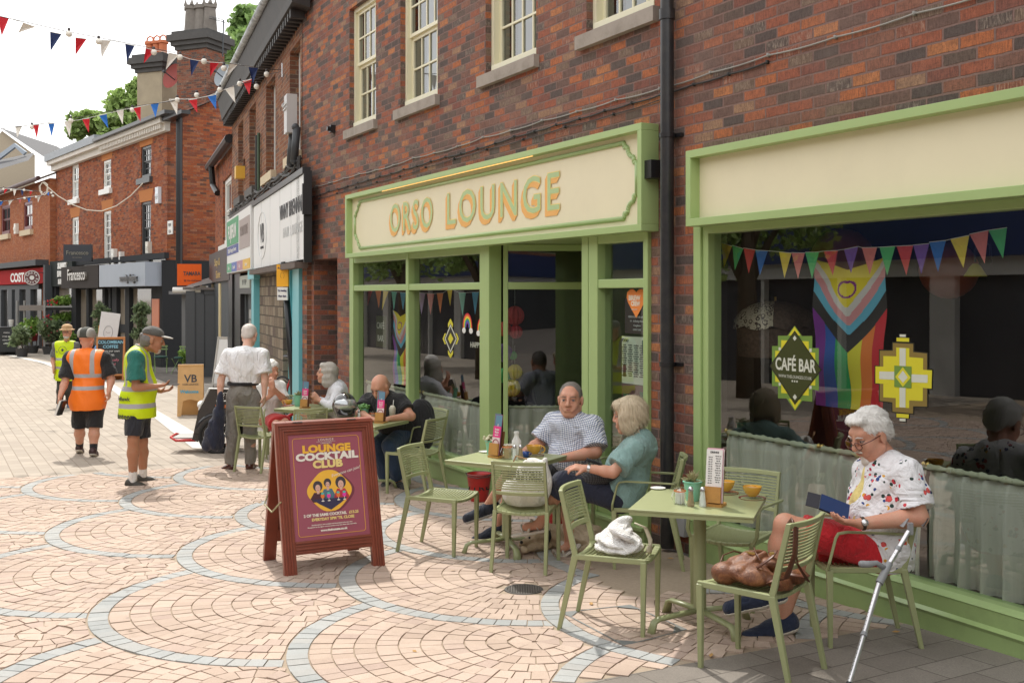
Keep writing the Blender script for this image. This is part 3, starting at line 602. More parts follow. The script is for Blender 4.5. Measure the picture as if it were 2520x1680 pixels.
for k in range(7):
 pts = [(-10.6 + j * .9 + random.uniform(-.2, .2), -.06 - random.random() * .05, 3.74 + .05 * math.sin(j * 1.7 + k) + random.uniform(-.06, .06)) for j in range(13)]
 cable('cable', 'black cable of the tangle running over the old shop signs', pts, .014 + .006 * (k % 2), BLK2, F2, .03, False, 'tangled cables over the old shop signs')
for k, (x_, l_) in enumerate((('-0.35', 'left of the pair'), ('0.05', 'right of the pair'))):
 x_ = float(x_); t = MB(); t.cyl((x_ + .12, -.14, 3.78), (x_ + .12, -.10, 4.3), .06, n=12); t.ball((x_ + .12, -.12, 4.3), .06, 6); t.ball((x_ + .12, -.14, 3.78), .06, 6)
 t.build('junction_box', mat('dark plastic', (.045, .05, .055), .5), base=(x_ + .12, -.14, 3.8), fr=F2, smooth=True, label='grey black cable joint pod on the building corner, ' + l_, cat='junction box', group='cable joint pods')
t = MB(); t.box(.97, 1.03, -.15, -.02, 2.9, 3.35); t.build('junction_box', BLACK, base=(.98, 0, 2.9), fr=F2, label='flat black box at the right end of the white shop sign', cat='junction box')
t = MB()
for k in range(9):
 P = [(.35 + .1 * math.sin(k * 2.1 + j) + .08 * (k - 4) * .3, -.10, 3.8 - j * .22 + .03 * math.cos(k + j)) for j in range(8)]; t.tube(P, .012, 5)
t.build('cable_bundle', BLK2, base=(.3, -.1, 2.3), fr=F2, label='ragged bundle of black cables hanging down the building corner', cat='cable')
t = MB(); t.box(-.35, -.05, -.22, -.06, 4.25, 4.85); t.box(-.35, -.06, -.24, -.22, 4.62, 4.64); t.box(-.35, -.06, -.24, -.22, 4.68, 4.70); t.cyl((-.42, -.2, 4.72), (-.36, -.2, 4.72), .05)
t.build('floodlight', mat('grey metal housing', (.48, .47, .46), .4), base=(-.2, -.1, 4.2), fr=F2, label='pale grey floodlight housing mounted at the corner below the tall white window', cat='light')
t = MB(); t.box(-8.2, -7.9, -.2, 0, 4.35, 4.62); t.add([(-8.2, -.2, 4.62), (-7.9, -.2, 4.62), (-7.9, 0, 4.8), (-8.2, 0, 4.8)], [(0, 1, 2, 3)]); t.build('alarm_box', mat('yellow plastic', (.72, .42, .05), .4), base=(-8, 0, 4.3), fr=F2, label='yellow alarm box on the brown brick between two windows', cat='alarm box')
for x_, c in ((-5.35, (.03, .03, .03)), (-5.0, (.05, .09, .05))):
 t = MB(); t.cyl((x_, -.05, 3.75), (x_, -.05, 4.95), .03); t.build('conduit', mat('conduit %g' % x_, c, .5), base=(x_, 0, 3.75), fr=F2, label='vertical %s conduit on the brown brick' % ('black' if c[1] < .05 else 'dark green'), cat='conduit')
px_, py_ = at(730, 900, 17.3).x, 17.3
r = root('sign_post', 'black leaning post with yellow and white parking plates by the turquoise shop', 'sign post', (px_, py_, gz(py_)))
tp = at(699, 645, 17.6); bt_ = Vector((at(730, 900, 17.3).x, 17.3, gz(17.3)))
t = MB(); t.cyl(bt_, tp, .055, n=12); t.build('post', BLACK, r, smooth=True)
q_ = MB(M=Matrix.Translation(at(697 - 2, 682, 18.0)) @ Matrix.Rotation(F2.a + R(25), 4, 'Z'))
pl0 = at(696, 684, 17.45)
t = MB(M=Matrix.Translation(pl0) @ Matrix.Rotation(F2.a + R(30), 4, 'Z')); t.box(-.15, .15, -.01, .01, -.14, .22); t.build('yellow_plate', mat('sign yellow', (.85, .42, .03), .4), r)
t = MB(M=Matrix.Translation(pl0) @ Matrix.Rotation(F2.a + R(30), 4, 'Z')); t.box(-.13, .13, -.012, .008, -.36, -.15); pp_ = t.build('white_plate', WHITE, r)
t = MB(M=Matrix.Translation(pl0) @ Matrix.Rotation(F2.a + R(30), 4, 'Z')); t.text('No loading', 0, -.016, -.22, .05, 0); t.text('10am-4pm', 0, -.016, -.31, .05, 0); t.lathe([(.05, -.002), (.05, .002)], (0, -.012, .04), 16, 0, Vector((0, 1, 0))); t.text('At any time', 0, -.014, .15, .05); t.build('lettering', mat('sign navy', (.03, .03, .12), .5), r)
# THIRD low house at the end of the row
b3 = root('brick_house', 'narrow orange brick house with a black gutter beyond the old photo shop', 'building', (-13, 0, F2.g(-13, 0)), F2)
w_ = MB(); wall_holes(w_, -17.2, -10.8, -1.2, 5.62, .12, [(-14.6, -12.2, 3.1, 4.95, .2), (-16.8, -11.3, -1.2, 2.1, .2)]); w_.build('wall', BR_OLD, b3)
sash(b3, -14.6, -12.2, 3.1, 4.95, .2, WHITE, cols=2, rows=(1, 1), fw=.12, sill=(-14.8, -12.0, 0, .2, 2.95, 3.1), sillm=WHITE)
t = MB(); t.cyl((-17.2, -.08, 5.62), (-10.7, -.08, 5.62), .12, n=8); t.tube([(-16.2, -.08, 5.6), (-16.2, -.03, 5.0), (-15.6, .05, 4.7)], .09, 8); t.build('gutter', BLACK, b3)
t = MB(); t.add([(-17.3, -.1, 5.7), (-10.7, -.1, 5.7), (-10.7, 4, 7.6), (-17.3, 4, 7.6)], [(0, 1, 2, 3)]); t.build('roof', ROOFM, b3)
t = MB(); t.box(-17.2, -10.9, -.06, .1, 2.1, 2.95); sb = t.build('sign_board', mat('dark brown board', (.05, .035, .03), .5), b3)
t = MB(); t.text('Stay &', -14.3, -.07, 2.55, .3, 0, xs=2.2); t.text('Shine', -14.0, -.07, 2.2, .3, 0, xs=2.2); t.build('lettering', mat('gold lettering', (.6, .42, .12), .4), sb)
t = MB(); t.box(-17.1, -11, .0, .3, -1.2, 2.1); t.build('shopfront', GRYW, b3)
t = MB()
for x_ in (-16.6, -14.2): t.box(x_, x_ + .35, -.04, .02, -1.0, 2.05)
t.build('cream_trim', mat('cream trim', (.75, .62, .35), .4), b3)
# CORNER BUILDING facing us (frame F3)
GF3 = -KS * YF
b4 = root('brick_building', 'tall orange brick corner building with white cornice, sash windows and four shopfronts', 'building', (-7, 0, GF3), F3)
UP = [(-11.8, -10.75, 5.75, 7.2), (-7.3, -6.25, 5.82, 6.95), (-2.7, -1.6, 5.85, 6.98)]
LW = [(-11.8, -10.75, 3.55, 5.0), (-7.25, -6.25, 3.02, 4.98), (-2.7, -1.65, 3.06, 5.02)]
w_ = MB(); wall_holes(w_, -14.4, .06, -1, 7.2, 0, [h + (.14,) for h in UP + LW])
w_.box(-.45, .10, -.04, 0, 2.9, 7.1)
w_.add([(.06, 0, -1), (.06, 10, -1), (.06, 10, 9.6), (.06, 4.5, 9.9), (.06, 0, 7.6)], [(0, 1, 2, 3, 4)]); w_.build('wall', BR_OLD, b4)
DKF = mat('charcoal window paint', (.07, .075, .08), .4)
for k, h in enumerate(UP + LW):
 dk = k % 3 == 2
 sash(b4, *h, .06, DKF if dk else WHITE, cols=2 if k % 3 == 0 else 3, rows=(2, 2) if k < 4 else (3, 3), fw=.09, bar=.035, sill=(h[0] - .2, h[1] + .15, -.12, .06, h[2] - .2, h[2]), sillm=DKF if dk else WHITE)
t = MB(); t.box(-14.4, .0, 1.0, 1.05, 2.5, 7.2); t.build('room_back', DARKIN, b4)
t = MB()
for h in UP[1:] + LW: t.add([(h[0] - .12, -.004, h[3]), (h[1] + .12, -.004, h[3]), (h[1] + .28, -.004, h[3] + .42), (h[0] - .28, -.004, h[3] + .42)], [(0, 1, 2, 3)])
t.build('brick_lintel', mat('soldier brick', (.46, .17, .05), .9, var=.25, nsc=30), b4)
t = MB(); t.box(-14.6, .35, -.35, 0, 7.45, 7.62); t.box(-14.5, .3, -.18, 0, 7.2, 7.45)
for k in range(38): x_ = -6.8 + k * .185; t.box(x_, x_ + .09, -.3, -.18, 7.28, 7.45)
t.build('cornice', mat('dirty white stone', (.66, .62, .56), .8, var=.15), b4)
t = MB(); t.box(-14.7, -7.0, -.42, .1, 7.62, 7.92); t.build('lead_parapet', mat('lead sheet', (.26, .285, .31), .5, var=.2), b4)
t = MB(); t.box(-7.0, 1.2, -.5, .3, 7.62, 7.74); t.box(.1, 2.2, -.3, 0, 7.5, 7.62); t.build('black_gutter', BLACK, b4)
t = MB(); t.add([(-7, .1, 7.7), (.1, .1, 7.7), (.1, 4.5, 9.9), (-7, 4.5, 9.9)], [(0, 1, 2, 3)]); t.add([(-14.6, .1, 7.9), (-7, .1, 7.7), (-7, 4.5, 8.6), (-14.6, 4.5, 8.4)], [(0, 1, 2, 3)]); t.add([(.0, -.1, 7.62), (.3, -.1, 7.62), (.3, 4.5, 10.0), (0, 4.5, 10.0)], [(0, 1, 2, 3)]); t.build('roof', ROOFM, b4)
t = MB(); t.cyl((.75, .15, 2.6), (.75, .15, 7.6), .11); t.build('drainpipe', BLACK, b4)
def chimney(label, px0, px1, ytop, ybase, Y, m, pots, capm):
 a, c = at(px0, ytop, Y), at(px1, ybase, Y); wd = (c.x - a.x); r = root('chimney_stack', label, 'chimney', ((a.x + c.x) / 2, Y, c.z))
 M = Matrix.Translation(((a.x + c.x) / 2, Y, 0)) @ Matrix.Rotation(R(-22), 4, 'Z'); hw = wd / 2 * .82
 t = MB(M=M); t.box(-hw, hw, -hw * .7, hw * .9, c.z - 1, a.z); t.build('stack', m, r)
 t = MB(M=M)
 for k, (e, h) in enumerate(((.06, .12), (.16, .14), (.26, .2), (.14, .18))): t.box(-hw - e, hw + e, -hw * .7 - e, hw * .9 + e, a.z + k * .15, a.z + k * .15 + h + .03)
 t.build('cap', capm, r)
 for (x_, y_, kd) in pots:
  t = MB(M=M); z_ = a.z + .6; s_ = hw
  if kd == 'r': t.lathe([(.16, 0), (.17, .1), (.15, .12), (.15, .5), (.2, .52), (.2, .62), (.1, .64)], (x_ * s_, y_ * s_, z_), 14); t.tube([(x_ * s_ - .17, y_ * s_, z_ + .6), (x_ * s_ - .12, y_ * s_, z_ + .78), (x_ * s_, y_ * s_, z_ + .84), (x_ * s_ + .12, y_ * s_, z_ + .78), (x_ * s_ + .17, y_ * s_, z_ + .6)], .03, 6)
  else:
   t.lathe([(.34, 0), (.26, .9), (.32, .92), (.32, 1.05), (.27, 1.06)], (x_ * s_, y_ * s_, z_), 4 if kd == 'k' else 14)
   if kd == 'k':
    for q in range(4): u = q * math.pi / 2 + math.pi / 4; t.lathe([(.09, 0), (.02, .2)], (x_ * s_ + .2 * math.cos(u), y_ * s_ + .2 * math.sin(u), z_ + 1.05), 4)
  t.build('chimney_pot', mat('terracotta', (.52, .16, .07), .8) if kd == 'r' else mat('sooty clay', (.19, .17, .15), .9, var=.3), r)
 return r
SOOT = mat('sooty stone', (.075, .072, .07), .9, var=.3, nsc=5)
chimney('rendered buff chimney with sooty cap and small red pots', 340, 432, 183, 310, 40, mat('buff render', (.36, .30, .21), .9, var=.2, nsc=2, dirt=(.4, 1.2, (.2, .17, .13))), [(-.55, 0, 'r'), (0, 0, 'r'), (.5, 0, 'r')], SOOT)
chimney('tall red brick chimney with sooty cap and three crowned clay pots', 438, 545, 128, 275, 38.5, brick_mat('chimney brick', [(0, (.34, .10, .05)), (.3, (.22, .08, .05)), (.55, (.13, .08, .07)), (.8, (.36, .14, .08))], (.3, .2, .14)), [(-.5, -.1, 'k'), (.12, .1, 'o'), (.68, 0, 'k')], SOOT)
for lab, px_, py_, rad, Y, c in (('red satellite dish between the two chimneys', 432, 192, .48, 39.3, (.30, .06, .05)), ('grey satellite dish beside the tall brick chimney', 556, 190, .42, 37.6, (.27, .30, .33))):
 r = root('satellite_dish', lab, 'satellite dish', tuple(at(px_, py_, Y))); ax = Vector((-.5, -.75, .25)).normalized(); c0 = at(px_, py_, Y)
 t = MB(); t.lathe([(rad * k / 6, .18 * rad * (k / 6) ** 2 * 2) for k in range(7)], c0, 24, 0, ax); t.build('dish', mat('dish %g' % rad, c, .6), r, smooth=True)
 t = MB(); t.cyl(c0 - Vector((0, 0, .1)), c0 + ax * .5, .02); t.cyl(c0 + ax * .48, c0 + ax * .58, .05); t.cyl(c0, c0 + Vector((.25, .3, -.5)), .03); t.build('arm', GRYW, r)
t = MB(); a = at(548, 140, 38); t.cyl(a, at(550, 50, 38), .025);
for k in range(9): q = at(522 + k * 3.4, 46 + k * .95, 38); t.cyl(q - Vector((0, .3, .0)), q + Vector((0, .3, .12)), .01)
t.cyl(at(515, 45, 38), at(555, 56, 38), .015); t.build('aerial', GRYW, base=tuple(a), label='thin television aerial on a mast behind the brick chimney', cat='aerial')
b5 = root('brick_building', 'clean orange brick building with a tiled roof above the red-fronted coffee shop', 'building', (-21, -.25, GF3), F3)
w_ = MB(); wall_holes(w_, -34, -14.4, -1, 6.9, -.25, [(-24.2, -22.2, 4.8, 6.3, .14), (-19.3, -17.6, 4.8, 6.15, .14)]); w_.add([(-14.4, -.25, -1), (-14.4, 0, -1), (-14.4, 0, 6.9), (-14.4, -.25, 6.9)], [(0, 1, 2, 3)]); w_.build('wall', BR_NEW, b5)
RF = mat('maroon frame', (.17, .035, .035), .4)
for h in ((-24.2, -22.2, 4.8, 6.3), (-19.3, -17.6, 4.8, 6.15)): sash(b5, *h, -.2, RF, cols=2, rows=(1, 1), fw=.14, bar=.07, sill=(h[0] - .25, h[1] + .2, -.4, -.2, h[2] - .25, h[2]), sillm=CST)
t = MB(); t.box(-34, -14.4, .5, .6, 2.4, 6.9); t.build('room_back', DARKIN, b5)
t = MB(); t.add([(-34.2, -.7, 6.75), (-14.3, -.7, 6.85), (-14.3, 4.5, 9.2), (-34.2, 4.5, 9.2)], [(0, 1, 2, 3)])
for k in range(22): yy = -.7 + k * .236; zz = 6.8 + k * .1068; t.box(-34.2, -14.3, yy, yy + .03, zz, zz + .05)
t.build('roof', ROOFM, b5); t = MB(); t.cyl((-34.2, -.75, 6.78), (-14.3, -.75, 6.86), .1); t.build('gutter', mat('dark red gutter', (.07, .03, .03), .5), b5)
t = MB(); t.box(-34, -14.6, -.8, -.25, 3.05, 3.3); t.box(-14.28, -13.95, -.56, -.25, -1, 3.05); t.box(-34, -15.7, -.42, -.25, 2.0, 2.22)
for x_ in (-30, -26.2, -24.2, -21.8, -20.2, -18): t.box(x_, x_ + .9, -.45, -.25, -1, 2.0)
t.box(-34, -15.7, -.4, -.26, -1, -.1); t.build('shopfront', GRYW, b5); t = MB(); t.add([(-34, -.3, -1), (-15.7, -.3, -1), (-15.7, -.3, 2.1), (-34, -.3, 2.1)], [(0, 1, 2, 3)]); t.build('shop_window', mat('dark shop glass', (.035, .035, .033), .1), b5)
CRX = F3.p(79, 683, -1.0)[0]
COST = mat('dark red fascia', (.36, .02, .022), .8, spec=.1)
def rnd(r):
 ax = Vector((1, -.45, 0)).normalized(); c0 = Vector((CRX, -1.0, 2.49)); t = MB(); t.lathe([(0, -.02), (.33, -.02), (.33, .04), (0, .04)], tuple(c0), 32, 0, ax); t.box(CRX - .05, CRX, -1.0, -.3, 2.7, 2.74); rd = t.build('round_sign', mat('maroon disc', (.13, .04, .045), .4), r)
 t = MB(); q = Matrix.Rotation(math.atan2(ax.y, ax.x) + math.pi / 2, 4, 'Z'); c1 = c0 + ax * .046; t.lathe([(.285, .042), (.30, .046), (.315, .042)], tuple(c0), 32, 0, ax); t.lathe([(0, .045), (.10, .045)], tuple(c0), 10, 0, ax)
 for txt, up in (('COSTA', 1), ('COFFEE', -1)):
  for k, ch in enumerate(txt):
   an = (k - (len(txt) - 1) / 2) * R(30); t.text(ch, 0, 0, 0, .12, 0, M=Matrix.Translation(c1) @ q @ Matrix.Rotation(an * up, 4, 'Y') @ Matrix.Translation((0, 0, .17 if up > 0 else -.255)), bold=.004)
 t.build('lettering', WHITE, rd)
flat_sign('shop_sign', 'dark red fascia lettered COSTA with a round maroon projecting sign', F3, -34, -14.3, -.55, -.4, 2.25, 2.95, COST, [('COSTA', -18.9, 2.37, .58, WHITE, dict(wd=3.6, bold=.02)), ('COSTA', -30, 2.36, .62, WHITE, dict(xs=1.15, bold=.02))], rnd)
t = MB(); t.box(-14.4, .2, -.16, .0, 2.95, 3.15); t.box(-14.3, -13.6, -.2, .05, -1, 2.95); t.box(-10.9, -10.2, -.25, .05, -1, 2.9)
for x_, w2 in ((-8.9, .35), (-6.7, .3), (-5.9, .25), (-5.45, .55), (-3.9, .5)): t.box(x_, x_ + w2, -.2, .05, -1, 2.1)
t.box(-1.0, .12, -.2, .3, -1, 2.05); t.box(-14.4, 0, -.15, .0, -1, -.25); t.box(.0, .14, -.2, 5, -1, 2.9); t.box(-5.0, -3.9, -.1, .05, .35, .65); t.box(-10.2, .0, -.12, 0, 1.95, 2.05); t.build('shopfront', mat('charcoal shop paint', (.035, .037, .04), .7, spec=.15), b4)
t = MB(); t.add([(-14.4, -.05, -1), (.0, -.05, -1), (.0, -.05, 2.95), (-14.4, -.05, 2.95)], [(0, 1, 2, 3)]); t.build('shop_window', mat('reflective shop glass', (.30, .26, .21), .06, var=.5, nsc=.6), b4)
t = MB(); t.box(-.85, -.15, -.23, -.2, .35, 1.6); t.build('window_poster', mat('orange poster', (.62, .22, .12), .5), b4)
CHR = mat('dull chrome', (.45, .42, .38), .3, .8)
flat_sign('shop_sign', 'black fascia board lettered SUNNY BANK KAFE in white with a red glow', F3, -14.2, -10.6, -.3, -.16, 2.1, 3.2, mat('dark green black', (.03, .037, .035), .7, spec=.15), [('SUNNY', -12.0, 2.86, .34, WHITE, dict(xs=1.2, depth=.1, bold=.015)), ('BANK', -12.2, 2.52, .34, WHITE, dict(xs=1.2, depth=.1, bold=.015)), ('KAFE', -12.2, 2.2, .30, WHITE, dict(xs=1.2, depth=.1, bold=.015))])
flat_sign('shop_sign', 'brown black projecting fascia with raised metal letters reading Francesco', F3, -10.5, -5.3, -.75, -.2, 2.0, 2.86, mat('brown black fascia', (.045, .038, .035), .7, spec=.15), [('Francesco', -8.0, 2.32, .62, CHR, dict(xs=1.0, depth=.16, bold=.01))])
flat_sign('shop_sign', 'pale steel blue fascia box lettered serenity designs', F3, -5.16, .05, -.75, -.2, 2.03, 2.83, mat('steel blue fascia', (.34, .385, .45), .45, var=.1, nsc=2), [('serenity designs', -1.6, 2.2, .36, mat('grey metal letters', (.22, .22, .22), .4, .5), dict(xs=.8, depth=.12))])
flat_sign('projecting_sign', 'dark hanging box sign reading Francesco below the white windows', Frame(at(158, 600, 41).x, 41, .05), 0, 1.05, -.08, .08, 3.02, 3.66, mat('navy black sign', (.045, .05, .065), .35), [('Francesco', .52, 3.27, .23, CHR, dict(xs=.9, depth=.02)), ('hair and beauty', .52, 3.15, .06, CHR, {})])
OR_ = mat('orange sign', (.80, .14, .03), .8, spec=.1)
oc = at(466, 676, 33); fo = Frame(oc.x, oc.y, .12)
flat_sign('projecting_sign', 'orange square sign with black ring emblem and lettering on the side of the corner building', fo, -.36, .36, -.03, .03, oc.z - .33, oc.z + .33, OR_, [('TAMARA', .08, oc.z - .02, .17, INK, dict(xs=.75, bold=.004)), ('@ the clubhouse', .1, oc.z - .2, .075, INK, {})])
t = MB(); c_ = at(466, 714, 33); t.cyl(c_ + Vector((-.5, 0, 0)), c_ + Vector((.42, 0, .02)), .09, n=12); t.box(c_.x + .35, c_.x + .55, c_.y - .1, c_.y + .1, c_.z - .12, c_.z + .14); t.build('rolled_awning', WHITE, base=tuple(c_), label='rolled white awning cassette under the orange sign', cat='awning')
t = MB(); c_ = F3.p(400, 592, -.02); t.box(.13, .6, -.03, 0, 3.75, 4.2); q = t.build('house_plate', WHITE, base=(.3, 0, 3.7), fr=F3, label='small white plate marked WV 12 on the corner brickwork', cat='plate')
t = MB(); t.text('WV', .36, -.035, 4.0, .17); t.text('12.6', .36, -.035, 3.8, .14); t.build('lettering', INK, q)
for lab, px_, py_, wd, hh, c in (('white and blue alarm box high on the corner building', 396, 481, .32, .55, (.7, .75, .8)), ('white box above the steel blue fascia, left of two', 286, 632, .3, .6, (.8, .8, .75)), ('white alarm box above the steel blue fascia, right of two', 304, 636, .22, .5, (.8, .8, .75)), ('cream floodlight above the steel blue fascia', 371, 609, .25, .4, (.7, .68, .6)), ('small white alarm box beside a maroon-framed window', 44, 563, .35, .5, (.8, .78, .7))):
 fr_y = -.25 if px_ < 100 else 0; x_, z_ = F3.p(px_, py_, fr_y); t = MB(); t.box(x_ - wd / 2, x_ + wd / 2, fr_y - .15, fr_y, z_ - hh / 2, z_ + hh / 2); t.ball((x_, fr_y - .13, z_), wd * .45, 5, 0, (1, .5, 1)); t.build('alarm_box', mat('alarm %g' % px_, c, .4), base=(x_, fr_y, z_), fr=F3, label=lab, cat='alarm box')
r = root('lean_to', 'low dark grey lean-to with a narrow door and boarded gates beside the corner building', 'shed', (at(450, 905, 33.5).x, 33.5, -.69))
fg = Frame(at(447, 900, 33.8).x, 33.8, -.42); M = Matrix.Translation((fg.o[0], fg.o[1], 0)) @ Matrix.Rotation(fg.a, 4, 'Z'); DG = mat('dark grey board', (.075, .08, .088), .55, var=.1)
t = MB(M=M); t.box(0, 1.0, 0, .1, -.69, 1.75); t.box(-.3, 1.1, -.25, .1, 1.75, 1.85); t.build('wall', mat('grey shed paint', (.16, .165, .17), .6), r)
t = MB(M=M); t.box(.18, .72, -.04, 0, -.69, 1.55); t.build('door', DG, r); t = MB(M=M); t.box(.84, .96, -.1, 0, -.69, 1.8); t.build('drainpipe', BLACK, r)
fg2 = Frame(at(490, 900, 32.5).x, 31.6, .25); M = Matrix.Translation((fg2.o[0], fg2.o[1], 0)) @ Matrix.Rotation(.18, 4, 'Z')
t = MB(M=M); t.box(-.12, .14, -.05, .05, -.7, 1.85); t.box(.14, .3, -.02, .05, -.7, 1.80); t.box(.3, 2.4, .0, .05, -.7, 1.9); t.box(.3, .4, -.03, .0, -.7, 1.88); t.box(.3, 2.4, -.03, .0, 1.75, 1.88); t.box(.3, 2.4, -.03, .0, -.7, -.45); t.build('gate', DG, r)
t = MB(M=M); t.add([(-.2, -.1, 1.9), (2.4, -.1, 2.5), (2.4, 2, 2.9), (-.2, 2, 2.1)], [(0, 1, 2, 3)]); t.box(-.2, 2.4, -.1, -.02, 1.88, 1.95); t.build('roof', mat('rubble roof', (.17, .15, .14), .9, var=.5, nsc=12), r)
r = root('brick_building', 'distant rendered gable and grey roofs at the left edge behind the coffee shop', 'building', (at(10, 860, 70).x, 70, -.7));
A_, B_, C_ = at(-60, 400, 66), at(5, 322, 66), at(86, 382, 66); t = MB(); t.add([(A_.x, 66, -.7), (C_.x, 66, -.7), tuple(C_), tuple(B_), tuple(A_)], [(0, 1, 2, 3, 4)]); t.build('gable_wall', mat('tan render', (.38, .32, .24), .9), r)
t = MB(); t.add([tuple(B_ + Vector((0, -.3, .15))), tuple(C_ + Vector((.6, -.3, -.1))), tuple(C_ + Vector((.6, 8, -.1))), tuple(B_ + Vector((0, 8, .15)))], [(0, 1, 2, 3)]); t.box(A_.x, C_.x - .8, 60, 60.2, 5, at(0, 395, 60).z); t.add([tuple(at(-30, 400, 60)), tuple(at(86, 375, 60)), tuple(at(70, 395, 57)), tuple(at(-30, 425, 57))], [(0, 1, 2, 3)]); t.build('roof', mat('dark slate roof', (.07, .07, .075), .8, var=.3), r)
t = MB(); t.tube([at(-5, 390, 59), at(38, 358, 59), at(62, 378, 59)], .16, 4); t.build('dormer_edge', mat('grey blue trim', (.33, .38, .44), .5), r)
# TREES
def leafmat(name, c1, c2):
 m, n, b, new, link = nodes(name); ge = new('ShaderNodeNewGeometry')
 c = ramp(n, ge.outputs['Random Per Island'], [(0, c1), (.6, c2), (1, tuple(min(1, x * 1.4) for x in c2))]); link(c, b.inputs['Base Color']); b.inputs['Roughness'].default_value = .55
 tr = new('ShaderNodeBsdfTranslucent'); link(c, tr.inputs['Color']); mx = new('ShaderNodeMixShader'); mx.inputs[0].default_value = .35
 link(b.outputs[0], mx.inputs[1]); link(tr.outputs[0], mx.inputs[2]); link(mx.outputs[0], n.nodes['Material Output'].inputs[0]); return m
def leaves(mb, rng, c, r, n_, size, sq=(1, 1, 1), shell=.55, asp=1.6):
 d = rng.normal(size=(n_, 3)); d /= np.linalg.norm(d, axis=1)[:, None]; q = shell + (1 - shell) * rng.random(n_) ** .5; P = np.array(c) + d * (r * q)[:, None] * np.array(sq)
 for i in range(n_):
  u = Vector(rng.normal(size=3)).normalized(); v = u.cross(Vector(rng.normal(size=3))).normalized(); p = Vector(P[i]); s_ = size * (.6 + .8 * rng.random())
  mb.add([p - u * s_ * asp / 2, p + v * s_ / 2, p + u * s_ * asp / 2, p - v * s_ / 2], [(0, 1, 2, 3)])
LEAF = leafmat('tree leaf', (.10, .16, .05), (.22, .34, .11)); LEAF2 = leafmat('bright tree leaf', (.15, .22, .06), (.30, .42, .13)); BARK = mat('bark', (.12, .09, .06), .9, var=.3)
def tree(label, cx_, cy_, zb, blobs, lm, size, seed, group=None, dens=260):
 rng = np.random.default_rng(seed); r = root('tree', label, 'tree', (cx_, cy_, zb), group=group); t = MB(); cr = MB()
 top = max(b_[2] for b_ in blobs); t.tube([(cx_, cy_, zb), (cx_ + .1, cy_, zb + (top - zb) * .45), (cx_, cy_, top * .9)], [.28, .2, .06], 8)
 for (x_, y_, z_, rr) in blobs:
  t.tube([(cx_, cy_, zb + (z_ - zb) * .6), ((cx_ + x_) / 2, (cy_ + y_) / 2, z_ - rr * .5), (x_, y_, z_)], [.12, .07, .02], 6)
  for k in range(13):
   d = rng.normal(size=3); d /= np.linalg.norm(d); q = rr * .75 * rng.random() ** .5; leaves(cr, rng, (x_ + d[0] * q * 1.3, y_ + d[1] * q * 1.3, z_ + d[2] * q), rr * (.28 + .3 * rng.random()), int(dens * rr ** 1.5 / 7), size, (1, 1, .8), .1)
 t.build('trunk', BARK, r, smooth=True); cr.build('crown', lm, r); return r
B_ = [at(*q) for q in ((640, 60, 48), (590, 110, 48), (660, 140, 47), (560, 160, 48), (620, 190, 48), (700, 80, 47), (545, 215, 48), (600, 240, 48))]
tree('big leafy green tree rising behind the roofs right of the brick chimney', at(640, 300, 48).x, 48, -.7, [(v.x, v.y, v.z, rr) for v, rr in zip(B_, (1.1, 1.0, 1.7, 1.0, 1.5, 1.5, .9, 1.2))], LEAF, .20, 3, dens=800)
B_ = [at(*q) for q in ((300, 262, 58), (270, 290, 58), (245, 305, 58), (210, 300, 58), (195, 322, 58), (335, 250, 58), (345, 215, 58), (285, 320, 57), (320, 310, 58))]
tree('yellow green bushy tree behind the tiled roofs left of the buff chimney', at(280, 320, 58).x, 58, -.7, [(v.x, v.y, v.z, rr) for v, rr in zip(B_, (1.0, 1.0, .9, .8, .7, .8, .6, 1.1, 1.0))], LEAF2, .21, 5, dens=800)
# OPPOSITE SIDE (behind the photographer, seen in the reflections)
OW = 12.5
ro = root('brick_building', 'brick shop row across the street, seen only reflected in the café windows', 'building', (-6, -OW, GL(-6)), F1)
t = MB(); t.box(-62, 26, -OW - .3, -OW, 3.3, 6.6); t.build('wall', BR_TWO, ro)
t = MB(); t.box(-62, 26, -OW, -OW + .25, 2.45, 3.3); t.build('fascia', mat('navy fascia', (.03, .05, .15), .4), ro)
t = MB(); t.box(-62, 26, -OW - .2, -OW - .1, -1, 2.45); t.build('dark_shop_glass', mat('black shop glass', (.09, .09, .10), .2, var=.6, nsc=.8), ro)
t = MB()
for k in range(28): x_ = -60 + k * 2.5; t.box(x_, x_ + (.12 if k % 3 else .6), -OW - .1, -OW + .05, -1, 2.45)
t.box(-62, 26, -OW - .1, -OW + .1, 2.1, 2.45)
for k in range(16): x_ = -60 + k * 4.4; t.box(x_, x_ + 1.1, -OW, -OW + .05, 4.1, 5.8)
t.build('white_trim', mat('pale grey trim', (.62, .62, .6), .5), ro)
t = MB(); Mr = Matrix.Rotation(math.pi, 4, 'Z')
for tx, x_ in (('opticians', -5.5), ('hearingcare', -10.5)): t.text(tx, x_, -OW + .27, 2.68, .55, 0, M=Mr)
t.build('lettering', WHITE, ro)
t = MB(); t.add([(-62, -OW, 6.6), (12, -OW, 6.6), (12, -OW - 5, 9), (-62, -OW - 5, 9)], [(0, 1, 2, 3)]); t.build('roof', ROOFM, ro)
re_ = root('brick_building', 'unseen brick building added behind the photographer to darken the doorway glass reflection', 'building', (26, -6, GL(26)), F1); t = MB(); t.box(26, 27, -16, 0, .5, 9); t.build('wall', BR_TWO, re_); t = MB(); t.box(25.9, 26, -15, -1, .3, 3.4); t.build('shopfront', mat('dark green shopfront', (.03, .06, .045), .5), re_)  # added out of view so the splayed doorway glass mirrors something dark, not sky
